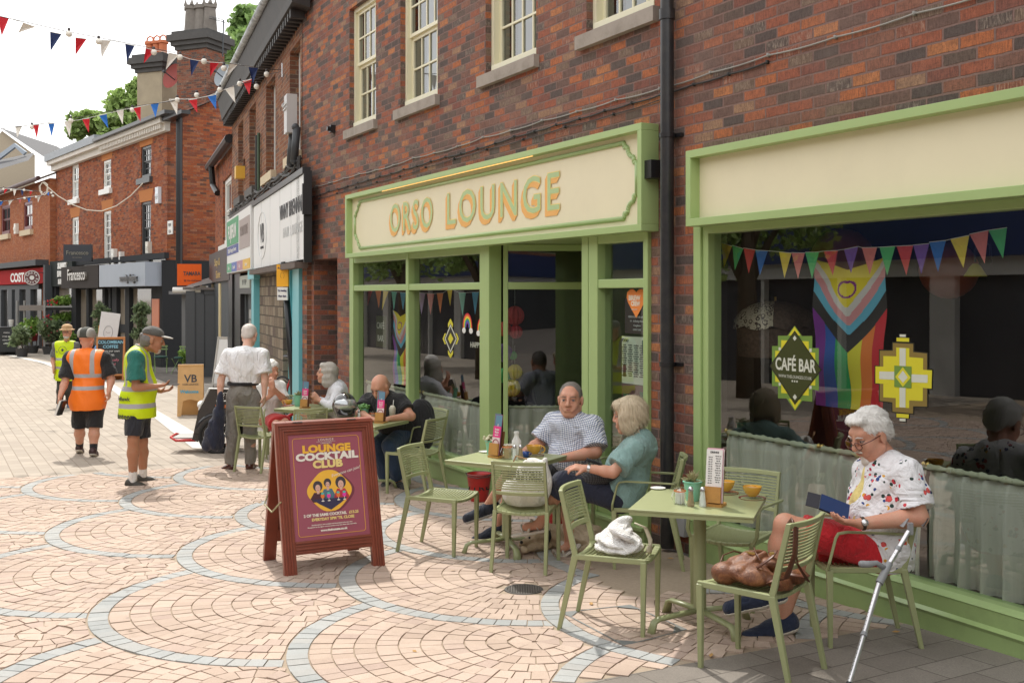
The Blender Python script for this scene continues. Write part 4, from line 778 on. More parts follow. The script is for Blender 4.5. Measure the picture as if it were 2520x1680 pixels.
for q_, (s__, w__, lb) in enumerate(((-17, 9.5, 'nearest'), (-27, 8.5, 'second'), (-34, 9, 'third'), (-42, 9.5, 'farthest'))):
 p0 = F1.w(s__, -w__); tree('street tree across the way, the %s of four seen only reflected in the café windows' % lb, p0.x, p0.y, gz(p0.y), [(p0.x + dx, p0.y + dy, dz, 1.3) for dx, dy, dz in ((0, 0, 4.4), (1, .6, 3.4), (-1, -.5, 3.5), (.3, -1, 4.6), (-.4, 1, 3.2))], LEAF2, .13, 9 + q_, 'street trees across the way', 260)
# CHAIRS AND TABLES
def bar(mb, a, b_, w1, d1, w2=None, d2=None, m=0):
 w2 = w2 or w1; d2 = d2 or d1; a, b_ = Vector(a), Vector(b_)
 vs = [a + Vector((sx * w1 / 2, sy * d1 / 2, 0)) for sx, sy in ((-1, -1), (1, -1), (1, 1), (-1, 1))] + [b_ + Vector((sx * w2 / 2, sy * d2 / 2, 0)) for sx, sy in ((-1, -1), (1, -1), (1, 1), (-1, 1))]
 fs = [(0, 3, 2, 1), (4, 5, 6, 7), (0, 1, 5, 4), (1, 2, 6, 5), (2, 3, 7, 6), (3, 0, 4, 7)]
 if b_.z < a.z: fs = [f[::-1] for f in fs]
 return mb.add(vs, fs, m)
SH = .437
def sag(x): return .020 * (1 - (x / .19) ** 2)
def make_chair(arms, label, name='chair'):
 r = root(name, label, 'chair', (0, 0, 0))
 for s_ in (-1, 1):
  t = MB(); bar(t, (s_ * .192, .182, 0), (s_ * .190, .186, SH - .012), .026, .022, .030, .034); bev(t.build('leg', CHAIRG, r), .004, 2)
  t = MB(); bar(t, (s_ * .192, -.300, 0), (s_ * .186, -.205, SH - .005), .024, .024, .028, .038); bev(t.build('leg', CHAIRG, r), .004, 2)
 t = MB()
 for s_ in (-1, 1): bar(t, (s_ * .186, -.205, SH - .01), (s_ * .184, -.292, .79), .020, .034, .018, .026)
 f = bev(t.build('back_frame', CHAIRG, r), .004, 2)
 def back(z0, z1, th, mb):
  n_ = 12; V = []
  for k in range(n_ + 1):
   x = -.178 + .356 * k / n_; cv = .032 * (1 - (x / .178) ** 2)
   for z in (z0, z1):
    y = -.205 - .087 * (z - SH) / (.79 - SH) - cv
    V += [(x, y - th / 2, z), (x, y + th / 2, z)]
  F_ = []
  for k in range(n_):
   a = 4 * k; b_ = a + 4
   F_ += [(a, b_, b_ + 2, a + 2), (a + 1, a + 3, b_ + 3, b_ + 1), (a + 2, b_ + 2, b_ + 3, a + 3), (a, a + 1, b_ + 1, b_)]
  mb.add(V, F_)
 for a_ in ((.762, .79, .022), (.548, .572, .020)): t = MB(); back(*a_, t); bev(t.build('back_rail', CHAIRG, r), .003, 1)
 for k in range(10):
  z = .588 + k * .0170; t = MB(); back(z, z + .0085, .012, t); t.build('back_slat', CHAIRG, r)
 t = MB()
 for s_ in (-1, 1): bar(t, (s_ * .188, 0, SH - .028), (s_ * .188, 0, SH + .002), .022, .40)
 n_ = 10
 for (yy, dd) in ((.192, .026), (-.198, .03)):
  for k in range(n_):
   xa, xb = -.177 + .354 * k / n_, -.177 + .354 * (k + 1) / n_; za, zb = SH - sag(xa), SH - sag(xb)
   t.add([(xa, yy - dd / 2, za - .02), (xb, yy - dd / 2, zb - .02), (xb, yy - dd / 2, zb), (xa, yy - dd / 2, za), (xa, yy + dd / 2, za - .02), (xb, yy + dd / 2, zb - .02), (xb, yy + dd / 2, zb), (xa, yy + dd / 2, za)],
                  [(0, 1, 2, 3), (7, 6, 5, 4), (3, 2, 6, 7), (0, 4, 5, 1), (0, 3, 7, 4), (1, 5, 6, 2)])
 bev(t.build('seat_frame', CHAIRG, r), .003, 1)
 for j in range(15):
  yy = -.172 + j * .0245; t = MB()
  for k in range(8):
   xa, xb = -.177 + .354 * k / 8, -.177 + .354 * (k + 1) / 8; za, zb = SH - sag(xa), SH - sag(xb); dd = .013
   t.add([(xa, yy, za - .008), (xb, yy, zb - .008), (xb, yy, zb), (xa, yy, za), (xa, yy + dd, za - .008), (xb, yy + dd, zb - .008), (xb, yy + dd, zb), (xa, yy + dd, za)],
                  [(0, 1, 2, 3), (7, 6, 5, 4), (3, 2, 6, 7), (0, 4, 5, 1)])
  t.build('seat_slat', CHAIRG, r)
 if arms:
  for s_ in (-1, 1):
   x = s_ * .222
   t = MB(); t.tube([(s_ * .19, -.245, .618), (x, -.235, .622), (x, .10, .632), (x, .148, .624), (x, .162, .60), (x + s_ * -.0, .195, .47), (s_ * .205, .197, .435), (s_ * .19, .19, .425)], .0155, 4, sq=(1.0, .62)); bev(t.build('arm', CHAIRG, r), .003, 1)
 return r
GCH = 'olive metal chairs round the café tables'
def pose(o, x, y, a, label): o.location = (x, y, gz(y)); o.rotation_euler = (0, 0, a - math.pi / 2); o['label'] = label; o['group'] = GCH; return o
ch = make_chair(False, 'x'); ah = make_chair(True, 'x', 'armchair')
for o_ in (ch, ah):     # lean with the fall of the street is too small to matter
 pass
pose(ch, 1.209, 5.398, 2.434, 'olive slatted chair with the brown leather bag on its seat')
P_ = [(.11, 7.675, 1.339, 'olive slatted chair seen from behind with the white canvas tote on its seat'), (-.52, 8.181, -.415, 'empty olive slatted chair beside the maroon sandwich board, facing right'),
      (.612, 6.13, -.342, 'olive slatted chair with the folded white knit on its seat'), (-1.02, 11.0, 2.652, 'empty olive slatted chair beside the bald man in the black t-shirt'),
      (-2.96, 12.75, 1.15, 'olive slatted chair right beside the standing man in grey trousers'), (-2.38, 12.45, 1.9, 'olive chair mostly hidden behind the top of the maroon sandwich board')]
for x, y, a, lb in P_: pose(dup(ch), x, y, a, lb)
pose(ah, 1.373, 6.63, -2.161, 'empty olive armchair behind the nearest table, facing the street')
for x, y, a, lb in [(1.881, 5.887, 3.114, 'olive armchair under the man in the floral shirt'), (.93, 7.72, 3.0, 'olive armchair under the woman in the teal top'), (.62, 9.05, -2.2, 'olive armchair under the man in the checked shirt'),
     (-1.75, 13.3, 2.9, 'olive armchair under the woman in the white jacket'), (-1.05, 11.85, -2.6, 'olive armchair under the bald man'), (-3.0, 14.0, -1.4, 'olive armchair under the white-haired woman partly hidden by the standing man')]:
 pose(dup(ah), x, y, a, lb)
def make_table(label):
 r = root('table', label, 'table', (0, 0, 0)); t = MB(); t.box(-.34, .34, -.34, .34, .704, .716); bev(t.build('table_top', CHAIRG, r), .003, 2)
 t = MB()
 for a, b_, c, d in ((-.335, .335, -.335, -.325), (-.335, .335, .325, .335), (-.335, -.325, -.325, .325), (.325, .335, -.325, .325)): t.box(a, b_, c, d, .682, .704)
 t.build('edge', CHAIRG, r)
 t = MB(); t.cyl((0, 0, .10), (0, 0, .70), .036, n=20); t.box(-.1, .1, -.1, .1, .690, .7035); t.build('column', CHAIRG, r, smooth=True, auto=True)
 for k in range(4):
  a = math.pi / 4 + k * math.pi / 2; c, s_ = math.cos(a), math.sin(a)
  t = MB(); t.tube([(.02 * c, .02 * s_, .10), (.28 * c, .28 * s_, .085), (.31 * c, .31 * s_, .07), (.335 * c, .335 * s_, .0)], [.022, .020, .022, .028], 8, sq=(1.2, .7)); t.build('leg', CHAIRG, r, smooth=True)
 return r
TB = []
tb = make_table('x');
for k, (x, y, a, lb) in enumerate([(1.07, 6.10, R(-19), 'square olive table nearest the camera, with two yellow cups'), (-.04, 8.15, R(-31), 'square olive table in front of the man in the checked shirt'), (-1.54, 11.2, R(-25), 'square olive table of the bald man with the motorcycle helmet'), (-2.45, 13.2, R(-25), 'square olive table of the woman in the white jacket')]):
 o_ = tb if k == 0 else dup(tb); o_.location = (x, y, gz(y)); o_.rotation_euler = (0, 0, a); o_['label'] = lb; o_['group'] = 'square olive café tables'; TB.append((x, y, a, gz(y) + .716))
for o_ in (ch, ah): pass
# THINGS ON THE TABLES
YEL = mat('mustard glaze', (.72, .40, .06), .18, coat=.4, var=.03); BRG = mat('brown speckled glaze', (.27, .07, .045), .2, coat=.4, var=.4, nsc=60); WHG = mat('white glaze', (.82, .81, .78), .2)
MINT = mat('mint enamel', (.22, .55, .40), .35, var=.06); WOOD = mat('oiled wood', (.50, .25, .07), .45, var=.35, nsc=12); COFF = mat('coffee foam', (.55, .38, .22), .6)
STEEL = mat('steel', (.55, .55, .56), .25, 1.0); SALT = mat('salt', (.85, .85, .84), .6); PEPR = mat('pepper', (.42, .30, .18), .8); CLEAR = glass_mat('clear glass', (.9, .93, .92), 1.5)
def cup(label, x, y, z, cupm=YEL, saucer=True, rot=0, sc_=1.0, group='coffee cups on saucers'):
 r = root('cup', label, 'cup', (x, y, z + .012), rot=1e-6, group=group); k = sc_
 t = MB(); t.lathe([(.022 * k, 0), (.026 * k, .004), (.040 * k, .018 * k), (.052 * k, .042 * k), (.055 * k, .058 * k), (.052 * k, .058 * k), (.048 * k, .040 * k), (.0, .038 * k)], n=28); t.build('bowl', cupm, r, smooth=True, auto=True)
 t = MB(); t.lathe([(.0505 * k, .045 * k), (0, .0452 * k)], n=24); t.build('coffee', COFF, r)
 t = MB(); P = [(.050 * k + .026 * k * math.sin(q * math.pi / 8), 0, .012 * k + .020 * k + .022 * k * math.cos(q * math.pi / 8)) for q in range(9)]; P = [Matrix.Rotation(rot, 3, 'Z') @ Vector(p) for p in P]; t.tube(P, .005, 8); t.build('handle', cupm, r, smooth=True)
 t = MB(); t.lathe([(.03, .004), (.036, 0), (.048, .003), (.078, .013), (.079, .016), (.05, .007), (.0, .006)], (0, 0, -.012), 32); s_ = t.build('saucer', WHG if cupm is WHG else BRG, None, smooth=True, base=(0, 0, 0), auto=True, label=label.replace('cup', 'saucer under the cup', 1) if False else 'saucer under ' + label, cat='saucer', group='saucers')
 s_.location = (x, y, z)
 return r
zt = [t_[3] for t_ in TB]
cup('mustard cup on the right of the nearest table', 1.39, 6.20, zt[0], rot=R(60)); cup('mustard cup half hidden by the menu holder on the nearest table', 1.27, 6.37, zt[0], rot=R(120))
cup('mustard cup in front of the man in the checked shirt', .17, 8.26, zt[1], rot=R(-10), sc_=1.12); cup('mustard cup on the table of the woman in the white jacket', -2.80, 13.40, zt[3], rot=R(180));
c5 = cup('white cup behind the menu holder of the checked man', -.02, 8.36, zt[1], WHG)
def wrap(root_, nm='x'): return root_
def plantpot(label, x, y, z, kind, h=.105, r=.052, seed=0):
 o = root('potted_succulent', label, 'potted plant', (x, y, z), rot=1e-6, group='mint pots on the café tables')
 t = MB(); t.lathe([(r * .72, 0), (r, h), (r + .005, h), (r + .005, h + .006), (r - .004, h + .006), (r * .72, h - .02), (0, h - .02)], n=28); t.build('pot', MINT, o, smooth=True, auto=True)
 rng = random.Random(seed); t = MB()
 if kind == 'spiky':
  for k in range(46):
   a = rng.random() * 6.28; e = rng.uniform(.25, 1.35); L = rng.uniform(.05, .085); d = Vector((math.cos(a) * math.cos(e), math.sin(a) * math.cos(e), math.sin(e))); c = Vector((0, 0, h - .008)); t.tube([c, c + d * L * .5 + Vector((0, 0, .004)), c + d * L], [.006, .0065, .0006], 5)
 else:
  for k in range(60):
   a = rng.random() * 6.28; rr = rng.uniform(0, r * 1.05); c = Vector((math.cos(a) * rr, math.sin(a) * rr, h + rng.uniform(0, .045) - rr * .3)); d = Vector((math.cos(a) * .8, math.sin(a) * .8, rng.uniform(.3, 1.2))).normalized()
   s_ = .012 if kind == 'rosette' else .018; t.ball(c + d * .008, s_, 3, 0, (1, 1, .7))
 mm = {'spiky': mat('spiky succulent', (.28, .26, .13), .5, var=.45, nsc=40), 'rosette': mat('pale succulent', (.55, .52, .36), .5, var=.3, nsc=60), 'leafy': mat('green succulent', (.13, .30, .08), .4, var=.4, nsc=50)}[kind]
 t.build('succulent', mm, o, smooth=kind != 'spiky'); t = MB(); t.lathe([(r - .006, h - .015), (0, h - .012)], n=20); t.build('soil', mat('soil', (.05, .035, .02), .9), o); return o
plantpot('mint pot with a spiky succulent on the nearest table', 1.035, 6.14, zt[0], 'spiky', seed=1); plantpot('mint pot with a pale rosette succulent on the checked man\'s table', -.155, 8.30, zt[1], 'rosette', seed=2)
plantpot('mint pot with a green leafy succulent by the motorcycle helmet', -1.59, 11.5, zt[2], 'leafy', seed=3); plantpot('mint pot with a spiky succulent on the white-jacket woman\'s table', -2.66, 13.38, zt[3], 'spiky', .13, .07, seed=4)
def menu_holder(label, x, y, z, rot, kind):
 o = root('menu_holder', label, 'menu holder', (x, y, z), rot=rot, group='wooden menu holders')
 t = MB(); t.box(-.045, .05, -.055, .055, 0, .016); t.build('base', WOOD, o); M = Matrix.Rotation(R(8), 4, 'Y')
 t = MB(M=M); t.box(-.050, -.035, -.047, .047, .0165, .105); t.build('front_block', WOOD, o)
 t = MB(M=M); t.box(.004, .014, -.047, .047, .0165, .20); t.build('back_board', mat('dark oiled wood', (.17, .07, .025), .5, var=.3), o)
 def card(nm, x0, y0, y1, z1, m, tx=()):
  t = MB(M=M); t.box(x0, x0 + .0025, y0, y1, .018, z1); c_ = t.build(nm, m, o)
  if tx:
   t = MB();
   for body, yy, zz, sz, *q in tx: t.text(body, 0, 0, 0, sz, 0, M=M @ Matrix.Translation((x0 - .001, yy, zz)) @ Matrix.Rotation(R(-90), 4, 'Z') @ (Matrix.Rotation(R(-90), 4, 'Y') if q else Matrix.Identity(4)), depth=.0006, bold=.0006)
   t.build('lettering', INK if kind == 'drinks' else WHITE, c_)
 if kind == 'drinks':
  card('menu_card', -.033, -.046, .046, .31, mat('white menu card', (.82, .80, .78), .4), [('DRINKS', 0, .29, .014)] + [(w_, (.022 if k % 2 else -.022), .272 - .0065 * k, .006) for k, w_ in enumerate(['Espresso  2.4', 'Latte  3.1', 'Mocha  3.4', 'Tea  2.2', 'Cola  2.5', 'Juice  2.6'] * 4)])
  card('menu_card', -.026, -.050, .044, .318, mat('pink edged card', (.70, .42, .48), .4)); card('menu_card', -.018, -.052, .04, .312, mat('white menu card', (.8, .8, .8), .4)); card('menu_card', -.010, -.050, .04, .21, mat('magenta card', (.6, .05, .2), .4))
 else:
  card('menu_card', -.010, -.010, .052, .33, mat('teal menu', (.05, .30, .33), .4), [('TAPAS', .02, .2, .02, 1)]); card('menu_card', -.017, -.040, .042, .325, mat('plum menu', (.32, .08, .14), .4), [('FOOD', -.025, .2, .022, 1)])
  card('menu_card', -.024, -.04, .03, .32, mat('slate blue menu', (.13, .26, .36), .4), [('DRINKS', -.01, .22, .018, 1)]); card('menu_card', -.031, -.044, .036, .235, mat('pink flyer', (.75, .06, .25), .4), [('Sweet', -.004, .205, .018), ('Rich', -.004, .182, .024), ('SERIOUS', -.004, .165, .01)])
  t = MB(M=M); t.box(-.0328, -.0312, -.044, .036, .018, .150); t.build('flyer_band', mat('pale flyer', (.72, .62, .6), .4), o)
  t = MB(M=M); P = [(-.0335, -.004 + .03 * math.cos(q * math.pi / 8), .105 + .03 * math.sin(q * math.pi / 8)) for q in range(17)]; t.tube(P, .004, 5); t.build('flyer_ring', mat('plum ink', (.3, .04, .1), .4), o)
 return o
menu_holder('wooden holder with tall white drinks menus on the nearest table', 1.13, 5.985, zt[0], R(62), 'drinks')
menu_holder('wooden holder with blue and pink menus on the checked man\'s table', -.115, 8.16, zt[1], R(45), 'x')
menu_holder('wooden holder with blue and pink menus beside the bald man', -1.36, 11.10, zt[2], R(70), 'x')
menu_holder('wooden holder with blue and pink menus on the white-jacket woman\'s table', -2.53, 13.1, zt[3], R(75), 'x')
def shaker(label, x, y, z, m):
 o = root('shaker', label, 'shaker', (x, y, z), rot=1e-6, group='salt and pepper shakers'); t = MB(); t.lathe([(.0, .001), (.019, .001), (.020, .006), (.013, .07), (.012, .085), (0, .085)], n=8); t.build('filling', m, o)
 t = MB(); t.lathe([(.0205, 0), (.0215, .006), (.0145, .07), (.0135, .088)], n=8); t.build('glass_body', CLEAR, o); t = MB(); t.lathe([(.0145, .086), (.0145, .096), (.010, .108), (0, .110)], n=16); t.build('cap', STEEL, o, smooth=True)
shaker('salt shaker on the nearest table', 1.06, 5.955, zt[0], SALT); shaker('pepper shaker on the nearest table', .995, 5.965, zt[0], PEPR)
shaker('salt shaker on the checked man\'s table', .02, 8.05, zt[1], SALT); shaker('pepper shaker on the checked man\'s table', .065, 8.06, zt[1], PEPR)
shaker('salt shaker on the bald man\'s table', -1.62, 11.35, zt[2], SALT)
def jar(label, x, y, z, fill, r=.036, h=.07):
 o = root('clip_jar', label, 'jar', (x, y, z), rot=1e-6, group='clip-top jars'); t = MB(); t.lathe([(0, .001), (r, .002), (r + .001, h * .8), (r * .88, h)], n=20); t.build('glass_body', CLEAR, o, smooth=True)
 t = MB(); rng = random.Random(7)
 for k in range(16):
  a = rng.random() * 6.28; q = rng.uniform(0, r * .75); L = h * rng.uniform(.85, 1.2); t.box(q * math.cos(a) - .004, q * math.cos(a) + .004, q * math.sin(a) - .002, q * math.sin(a) + .002, .003, L)
 t.build('sachets', fill, o); t = MB(); t.lathe([(r * .95, h + .002), (r * .95, h + .008)], n=20); t.build('seal', mat('orange rubber', (.75, .18, .05), .5), o)
 t = MB(M=Matrix.Translation((0, .0, h + .012)) @ Matrix.Rotation(R(-20), 4, 'X')); t.lathe([(0, .014), (r * .5, .013), (r * .9, .006), (r * .95, 0)], n=20); t.build('lid', CLEAR, o, smooth=True); t = MB(); t.tube([(-r, 0, h), (-r - .012, -.01, h * .6), (-r - .006, -.012, h * .35)], .0015, 5); t.build('clip', STEEL, o)
jar('clip jar of paper sachets on the nearest table', .945, 6.03, zt[0], mat('white sachets', (.8, .78, .76), .6)); jar('clip jar of wooden stirrers on the checked man\'s table', -.035, 8.09, zt[1], mat('stirrers', (.52, .38, .2), .7), .04, .085); jar('clip jar beside the wooden holder on the bald man\'s table', -1.47, 11.32, zt[2], mat('brown sachets', (.5, .35, .25), .7))
t = MB(); t.lathe([(0, 0), (.035, 0), (.036, .004), (.036, .105), (.018, .135), (.018, .155), (.021, .156), (.021, .175), (0, .178)], n=24); q = t.build('milk_bottle', WHG, base=(0, 0, 0), smooth=True, auto=True, label='white ceramic milk bottle on the checked man\'s table', cat='bottle'); q.location = (.035, 8.33, zt[1])
t = MB(); t.lathe([(0, 0), (.022, 0), (.026, .045), (0, .046)], n=16); t.tube([(.024, 0, .04), (.045, 0, .03), (.024, 0, .01)], .004, 6); q = t.build('milk_jug', mat('blue glaze', (.02, .06, .25), .25), base=(0, 0, 0), smooth=True, label='small blue jug beside the pepper shaker', cat='jug'); q.location = (.105, 8.16, zt[1])
t = MB(); t.lathe([(0, 0), (.028, 0), (.045, .006), (.047, .008), (.03, .004), (0, .003)], n=20); q = t.build('coaster', WHG, base=(0, 0, 0), label='round white coaster at the far left corner of the nearest table', cat='coaster'); q.location = (.885, 6.50, zt[0])
t = MB(); t.lathe([(0, 0), (.028, 0), (.045, .006), (.047, .008), (.03, .004), (0, .003)], n=20); q = t.build('ashtray', WHG, base=(0, 0, 0), label='small white dish at the left of the checked man\'s table', cat='dish'); q.location = (-.215, 8.42, zt[1])
o = root('milkshake', 'tall glass of pale milkshake with a straw beside the bald man', 'drink', (-1.27, 11.38, zt[2]), rot=1e-6); t = MB(); t.lathe([(0, .002), (.028, .002), (.042, .15)], n=20); t.build('glass_body', CLEAR, o, smooth=True); t = MB(); t.lathe([(0, .006), (.026, .006), (.037, .12), (.02, .15), (0, .155)], n=20); t.build('shake', mat('pale shake', (.72, .66, .55), .6, var=.15, nsc=40), o, smooth=True); t = MB(); t.cyl((.0, 0, .02), (.012, 0, .21), .0045); t.build('straw', WHITE, o)
t = MB(); t.box(-.03, .03, -.06, .06, 0, .008); q = t.build('phone', BLACK, base=(0, 0, 0), label='black phone lying on the white-jacket woman\'s table', cat='phone'); q.location = (-2.5, 12.97, zt[3]); q.rotation_euler.z = 1.0
# SANDWICH BOARD
MAH = mat('worn mahogany', (.235, .052, .026), .35, var=.3, nsc=6, coat=.25, dirt=(.35, 5, (.10, .035, .02)))
ab = root('sandwich_board', 'maroon LOUNGE COCKTAIL CLUB sandwich board in a moulded mahogany frame', 'sandwich board', (-1.225, 7.475, gz(7.475)), rot=R(28));
TL = R(14.3); M1 = Matrix.Rotation(-TL, 4, 'X'); M2 = Matrix.Translation((0, .545, 0)) @ Matrix.Rotation(TL, 4, 'X'); LH = 1.058
def pframe(M, nm, flip):
 t = MB(M=M)
 for x0, x1 in ((-.365, -.275), (.275, .365)): t.box(x0, x1, 0, .04, 0, LH)
 t.box(-.275, .275, .0, .04, LH - .085, LH); t.box(-.275, .275, .0, .04, .145, .235)
 if not flip:
  for k, (w1, dp_) in enumerate(((.012, .012), (.032, .006), (.050, .014), (.070, .005))):
   for x0 in (-.365 + w1, .365 - w1 - .010): t.box(x0, x0 + .010, -dp_, 0, .0 if k < 9 else .1, LH - w1)
   t.box(-.365 + w1 + .01, .365 - w1 - .01, -dp_, 0, LH - w1 - .010, LH - w1)
  for k, zz in enumerate((.155, .175, .198, .218)): t.box(-.275, .275, -(.012 if k % 2 else .005), 0, zz, zz + .010)
 return bev(t.build(nm, MAH, ab), .003, 2)
pframe(M1, 'front_frame', False); pframe(M2, 'rear_frame', True)
t = MB(M=M2); t.box(-.275, .275, .012, .022, .235, LH - .085); t.build('rear_panel', MAH, ab)
MAR = mat('maroon poster', (.33, .085, .125), .35, var=.02); pm = MB(M=M1); pm.box(-.275, .275, .010, .020, .235, LH - .085); pst = pm.build('poster', MAR, ab)
t = MB(); t.tube([(-.36, .12, .5), (-.40, .2, .42), (-.40, .4, .44), (-.365, .44, .5)], .006, 6); t.build('strap', mat('khaki strap', (.35, .32, .18), .7), ab)
t = MB(M=M1)
for x_ in (-.2, .2): t.box(x_ - .035, x_ + .035, -.01, .05, LH + .001, LH + .006)
t.build('hinge', STEEL, ab)
PY = mat('poster yellow', (.85, .48, .05), .4); PW = mat('poster white', (.82, .78, .70), .4); PC = mat('poster cream yellow', (.83, .66, .25), .4)
Z0, Z1 = .235, LH - .085; HH = Z1 - Z0
def pz(f): return Z1 - f * HH
def slab(t, body, x, z, sz, m, xs):
 t.text(body, x, .006, z, sz, m, M=None, xs=xs, bold=.0042, depth=.001, spacing=1.05)
t = MB(M=M1)
for body, f, sz, m_, xs in (('LOUNGE', .178, .070, 0, 1.22), ('COCKTAIL', .252, .068, 1, 1.32), ('CLUB', .328, .070, 2, 1.22)): slab(t, body, 0, pz(f), sz, m_, xs)
t.text('LOUNGE', 0, .006, pz(.072), .022, 1, xs=1.1, spacing=1.3, depth=.001); t.text('CAFÉ BARS', 0, .006, pz(.102), .014, 1, xs=1.1, spacing=1.1, depth=.001); t.box(-.07, .07, .0055, .007, pz(.082), pz(.082) + .0015, 1)
t.text('Everyone can join!', .13, .006, pz(.395), .030, 1, shear=.35, depth=.001, M=Matrix.Rotation(R(-13), 4, 'Y'))
for body, x, f, sz, m_ in (('2 OF THE SAME COCKTAIL', -.045, .785, .026, 1), ('£13.25', .165, .785, .026, 2), ("EVERYDAY 5PM 'TIL CLOSE", .01, .826, .026, 2), ('Excludes pitchers. Both cocktails must be purchased at the same time.', 0, .868, .0105, 1), ('Management has the right to cancel promotion at any time. Please drink responsibly.', 0, .888, .0105, 1), ('www.thelounges.co.uk', .01, .928, .021, 1)): t.text(body, x, .006, pz(f), sz, m_, bold=.0012 if sz > .02 else .0003, depth=.001)
t.build('lettering', [PY, PW, PC], pst)
t = MB(M=M1); bx0, bx1, bz0, bz1, rr = -.245, .245, Z0 + .028, Z1 - .028, .02; P = []
for cx_, cz_, a0 in ((bx1 - rr, bz1 - rr, 0), (bx0 + rr, bz1 - rr, 90), (bx0 + rr, bz0 + rr, 180), (bx1 - rr, bz0 + rr, 270)):
 for k in range(5): a = R(a0 + k * 22.5); P.append((cx_ + rr * math.cos(a), .008, cz_ + rr * math.sin(a)))
t.tube(P + [P[0]], .0019, 4); t.build('border_line', PY, pst)
def ogee(cx_, cz_, a, b_, n_=14):
 out = []
 for q in range(4 * n_):
  u = q / n_; k = int(u); v = u - k
  th = 2 * math.pi * q / (4 * n_); x = math.cos(th); z = math.sin(th)
  rr = 1 - .0 * abs(z); X = a * (abs(x) ** .75) * (1 if x > 0 else -1); Z = b_ * (.62 * z + .38 * z * abs(z) ** 5 * 1.0 if True else z)
  out.append((cx_ + X, cz_ + Z))
 return out
def flatp(t, pts, y, m): t.add([(x, y, z) for x, z in pts], [tuple(range(len(pts)))], m)
def ell(cx_, cz_, a, b_, n_=18): return [(cx_ + a * math.cos(2 * math.pi * k / n_), cz_ + b_ * math.sin(2 * math.pi * k / n_)) for k in range(n_)]
pc = (0.0, pz(.552)); t = MB(M=M1)
flatp(t, ogee(pc[0] + .02, pc[1] - .005, .165, .145), .0088, 1); flatp(t, ogee(*pc, .165, .145), .0082, 0)
SK = 3
for (cx_, hz, hr, hair, top) in ((-.085, .030, .030, 2, 4), (-.012, .050, .024, 2, 5), (.085, .045, .034, 2, 6)):
 x0, z0 = pc[0] + cx_, pc[1] + hz
 body = [(x0 - .058, pc[1] - .05), (x0 - .03, z0 - .038), (x0 + .03, z0 - .038), (x0 + .058, pc[1] - .05), (x0 + .04, pc[1] - .075), (x0 - .04, pc[1] - .075)]; flatp(t, body, .0076, top)
 flatp(t, ell(x0, z0 + .006, hr * 1.15, hr * 1.25), .0072, hair); flatp(t, ell(x0, z0 - .008, hr * .62, hr * .85), .0066, SK)
 flatp(t, [(x0 - .010, z0 - .048), (x0 + .010, z0 - .048), (x0 + .008, z0 - .025), (x0 - .008, z0 - .025)], .0070, SK)
 t.box(x0 - .010, x0 - .005, .0058, .0064, z0 - .006, z0 - .003, 2); t.box(x0 + .005, x0 + .010, .0058, .0064, z0 - .006, z0 - .003, 2); t.box(x0 - .006, x0 + .006, .0058, .0064, z0 - .022, z0 - .0195, 6)
flatp(t, [(pc[0] - .13, pc[1] - .055), (pc[0] + .13, pc[1] - .055), (pc[0] + .08, pc[1] - .09), (pc[0], pc[1] - .135), (pc[0] - .08, pc[1] - .09)], .0070, 7)
for x_, c_ in ((-.055, 8), (-.01, 9), (.06, 8), (.105, 9)): flatp(t, ell(pc[0] + x_, pc[1] - .035, .014, .017), .0052, c_); flatp(t, ell(pc[0] + x_, pc[1] - .018, .012, .008), .0048, 10); t.box(pc[0] + x_ - .0015, pc[0] + x_ + .0015, .0048, .0052, pc[1] - .068, pc[1] - .05, 11); flatp(t, ell(pc[0] + x_, pc[1] - .070, .011, .004), .0048, 11)
t.build('picture', [PY, mat('deep maroon', (.17, .035, .055), .4), mat('print dark hair', (.05, .04, .05), .5), mat('print skin', (.68, .42, .34), .5), mat('print dark top', (.07, .02, .03), .5), mat('print blue top', (.08, .17, .24), .5), mat('print red top', (.5, .03, .05), .5), mat('print table', (.035, .03, .08), .4), mat('print orange drink', (.75, .2, .03), .4), mat('print magenta drink', (.75, .05, .4), .4), mat('print teal', (.1, .5, .42), .4), PW], pst)
# FIRE BUCKETS
def bucket(label, x, y, rot):
 o = root('fire_bucket', label, 'bucket', (x, y, gz(y)), rot=rot, group='red fire buckets'); RED = mat('fire bucket red', (.45, .018, .015), .35, var=.15, dirt=(.4, 9, (.12, .03, .02)))
 t = MB(); t.lathe([(0, .004), (.080, .004), (.088, .03), (.121, .27), (.126, .275), (.126, .283), (.120, .281), (.112, .25), (.08, .03), (0, .03)], n=28); t.build('pail', [RED], o, smooth=True)
 t = MB(); t.lathe([(.1235, .271), (.127, .278), (.1235, .285), (.118, .281)], n=28); t.build('rim', mat('rusty rim', (.12, .09, .08), .6), o)
 t = MB(); tx = 'FIRE'
 for k, c_ in enumerate(tx): a = R(-90 + (k - 1.5) * 36); M = Matrix.Translation((.1075 * math.cos(a), .1075 * math.sin(a), .135)) @ Matrix.Rotation(a + R(90), 4, 'Z') @ Matrix.Rotation(R(-8), 4, 'X'); t.text(c_, 0, 0, 0, .085, 0, M=M, bold=.003, depth=.003)
 t.build('lettering', BLACK, o); t = MB(); t.tube([(-.125, 0, .27), (-.13, -.02, .29), (-.1, -.10, .265), (0, -.135, .255), (.1, -.10, .265), (.13, -.02, .29), (.125, 0, .27)], .004, 6); t.build('handle', mat('dark wire', (.05, .04, .04), .5), o)
bucket('red fire bucket lettered FIRE under the window behind the checked man\'s table', -.32, 10.45, R(-5)); bucket('second red fire bucket half hidden behind the tote chair', .40, 9.3, R(30))
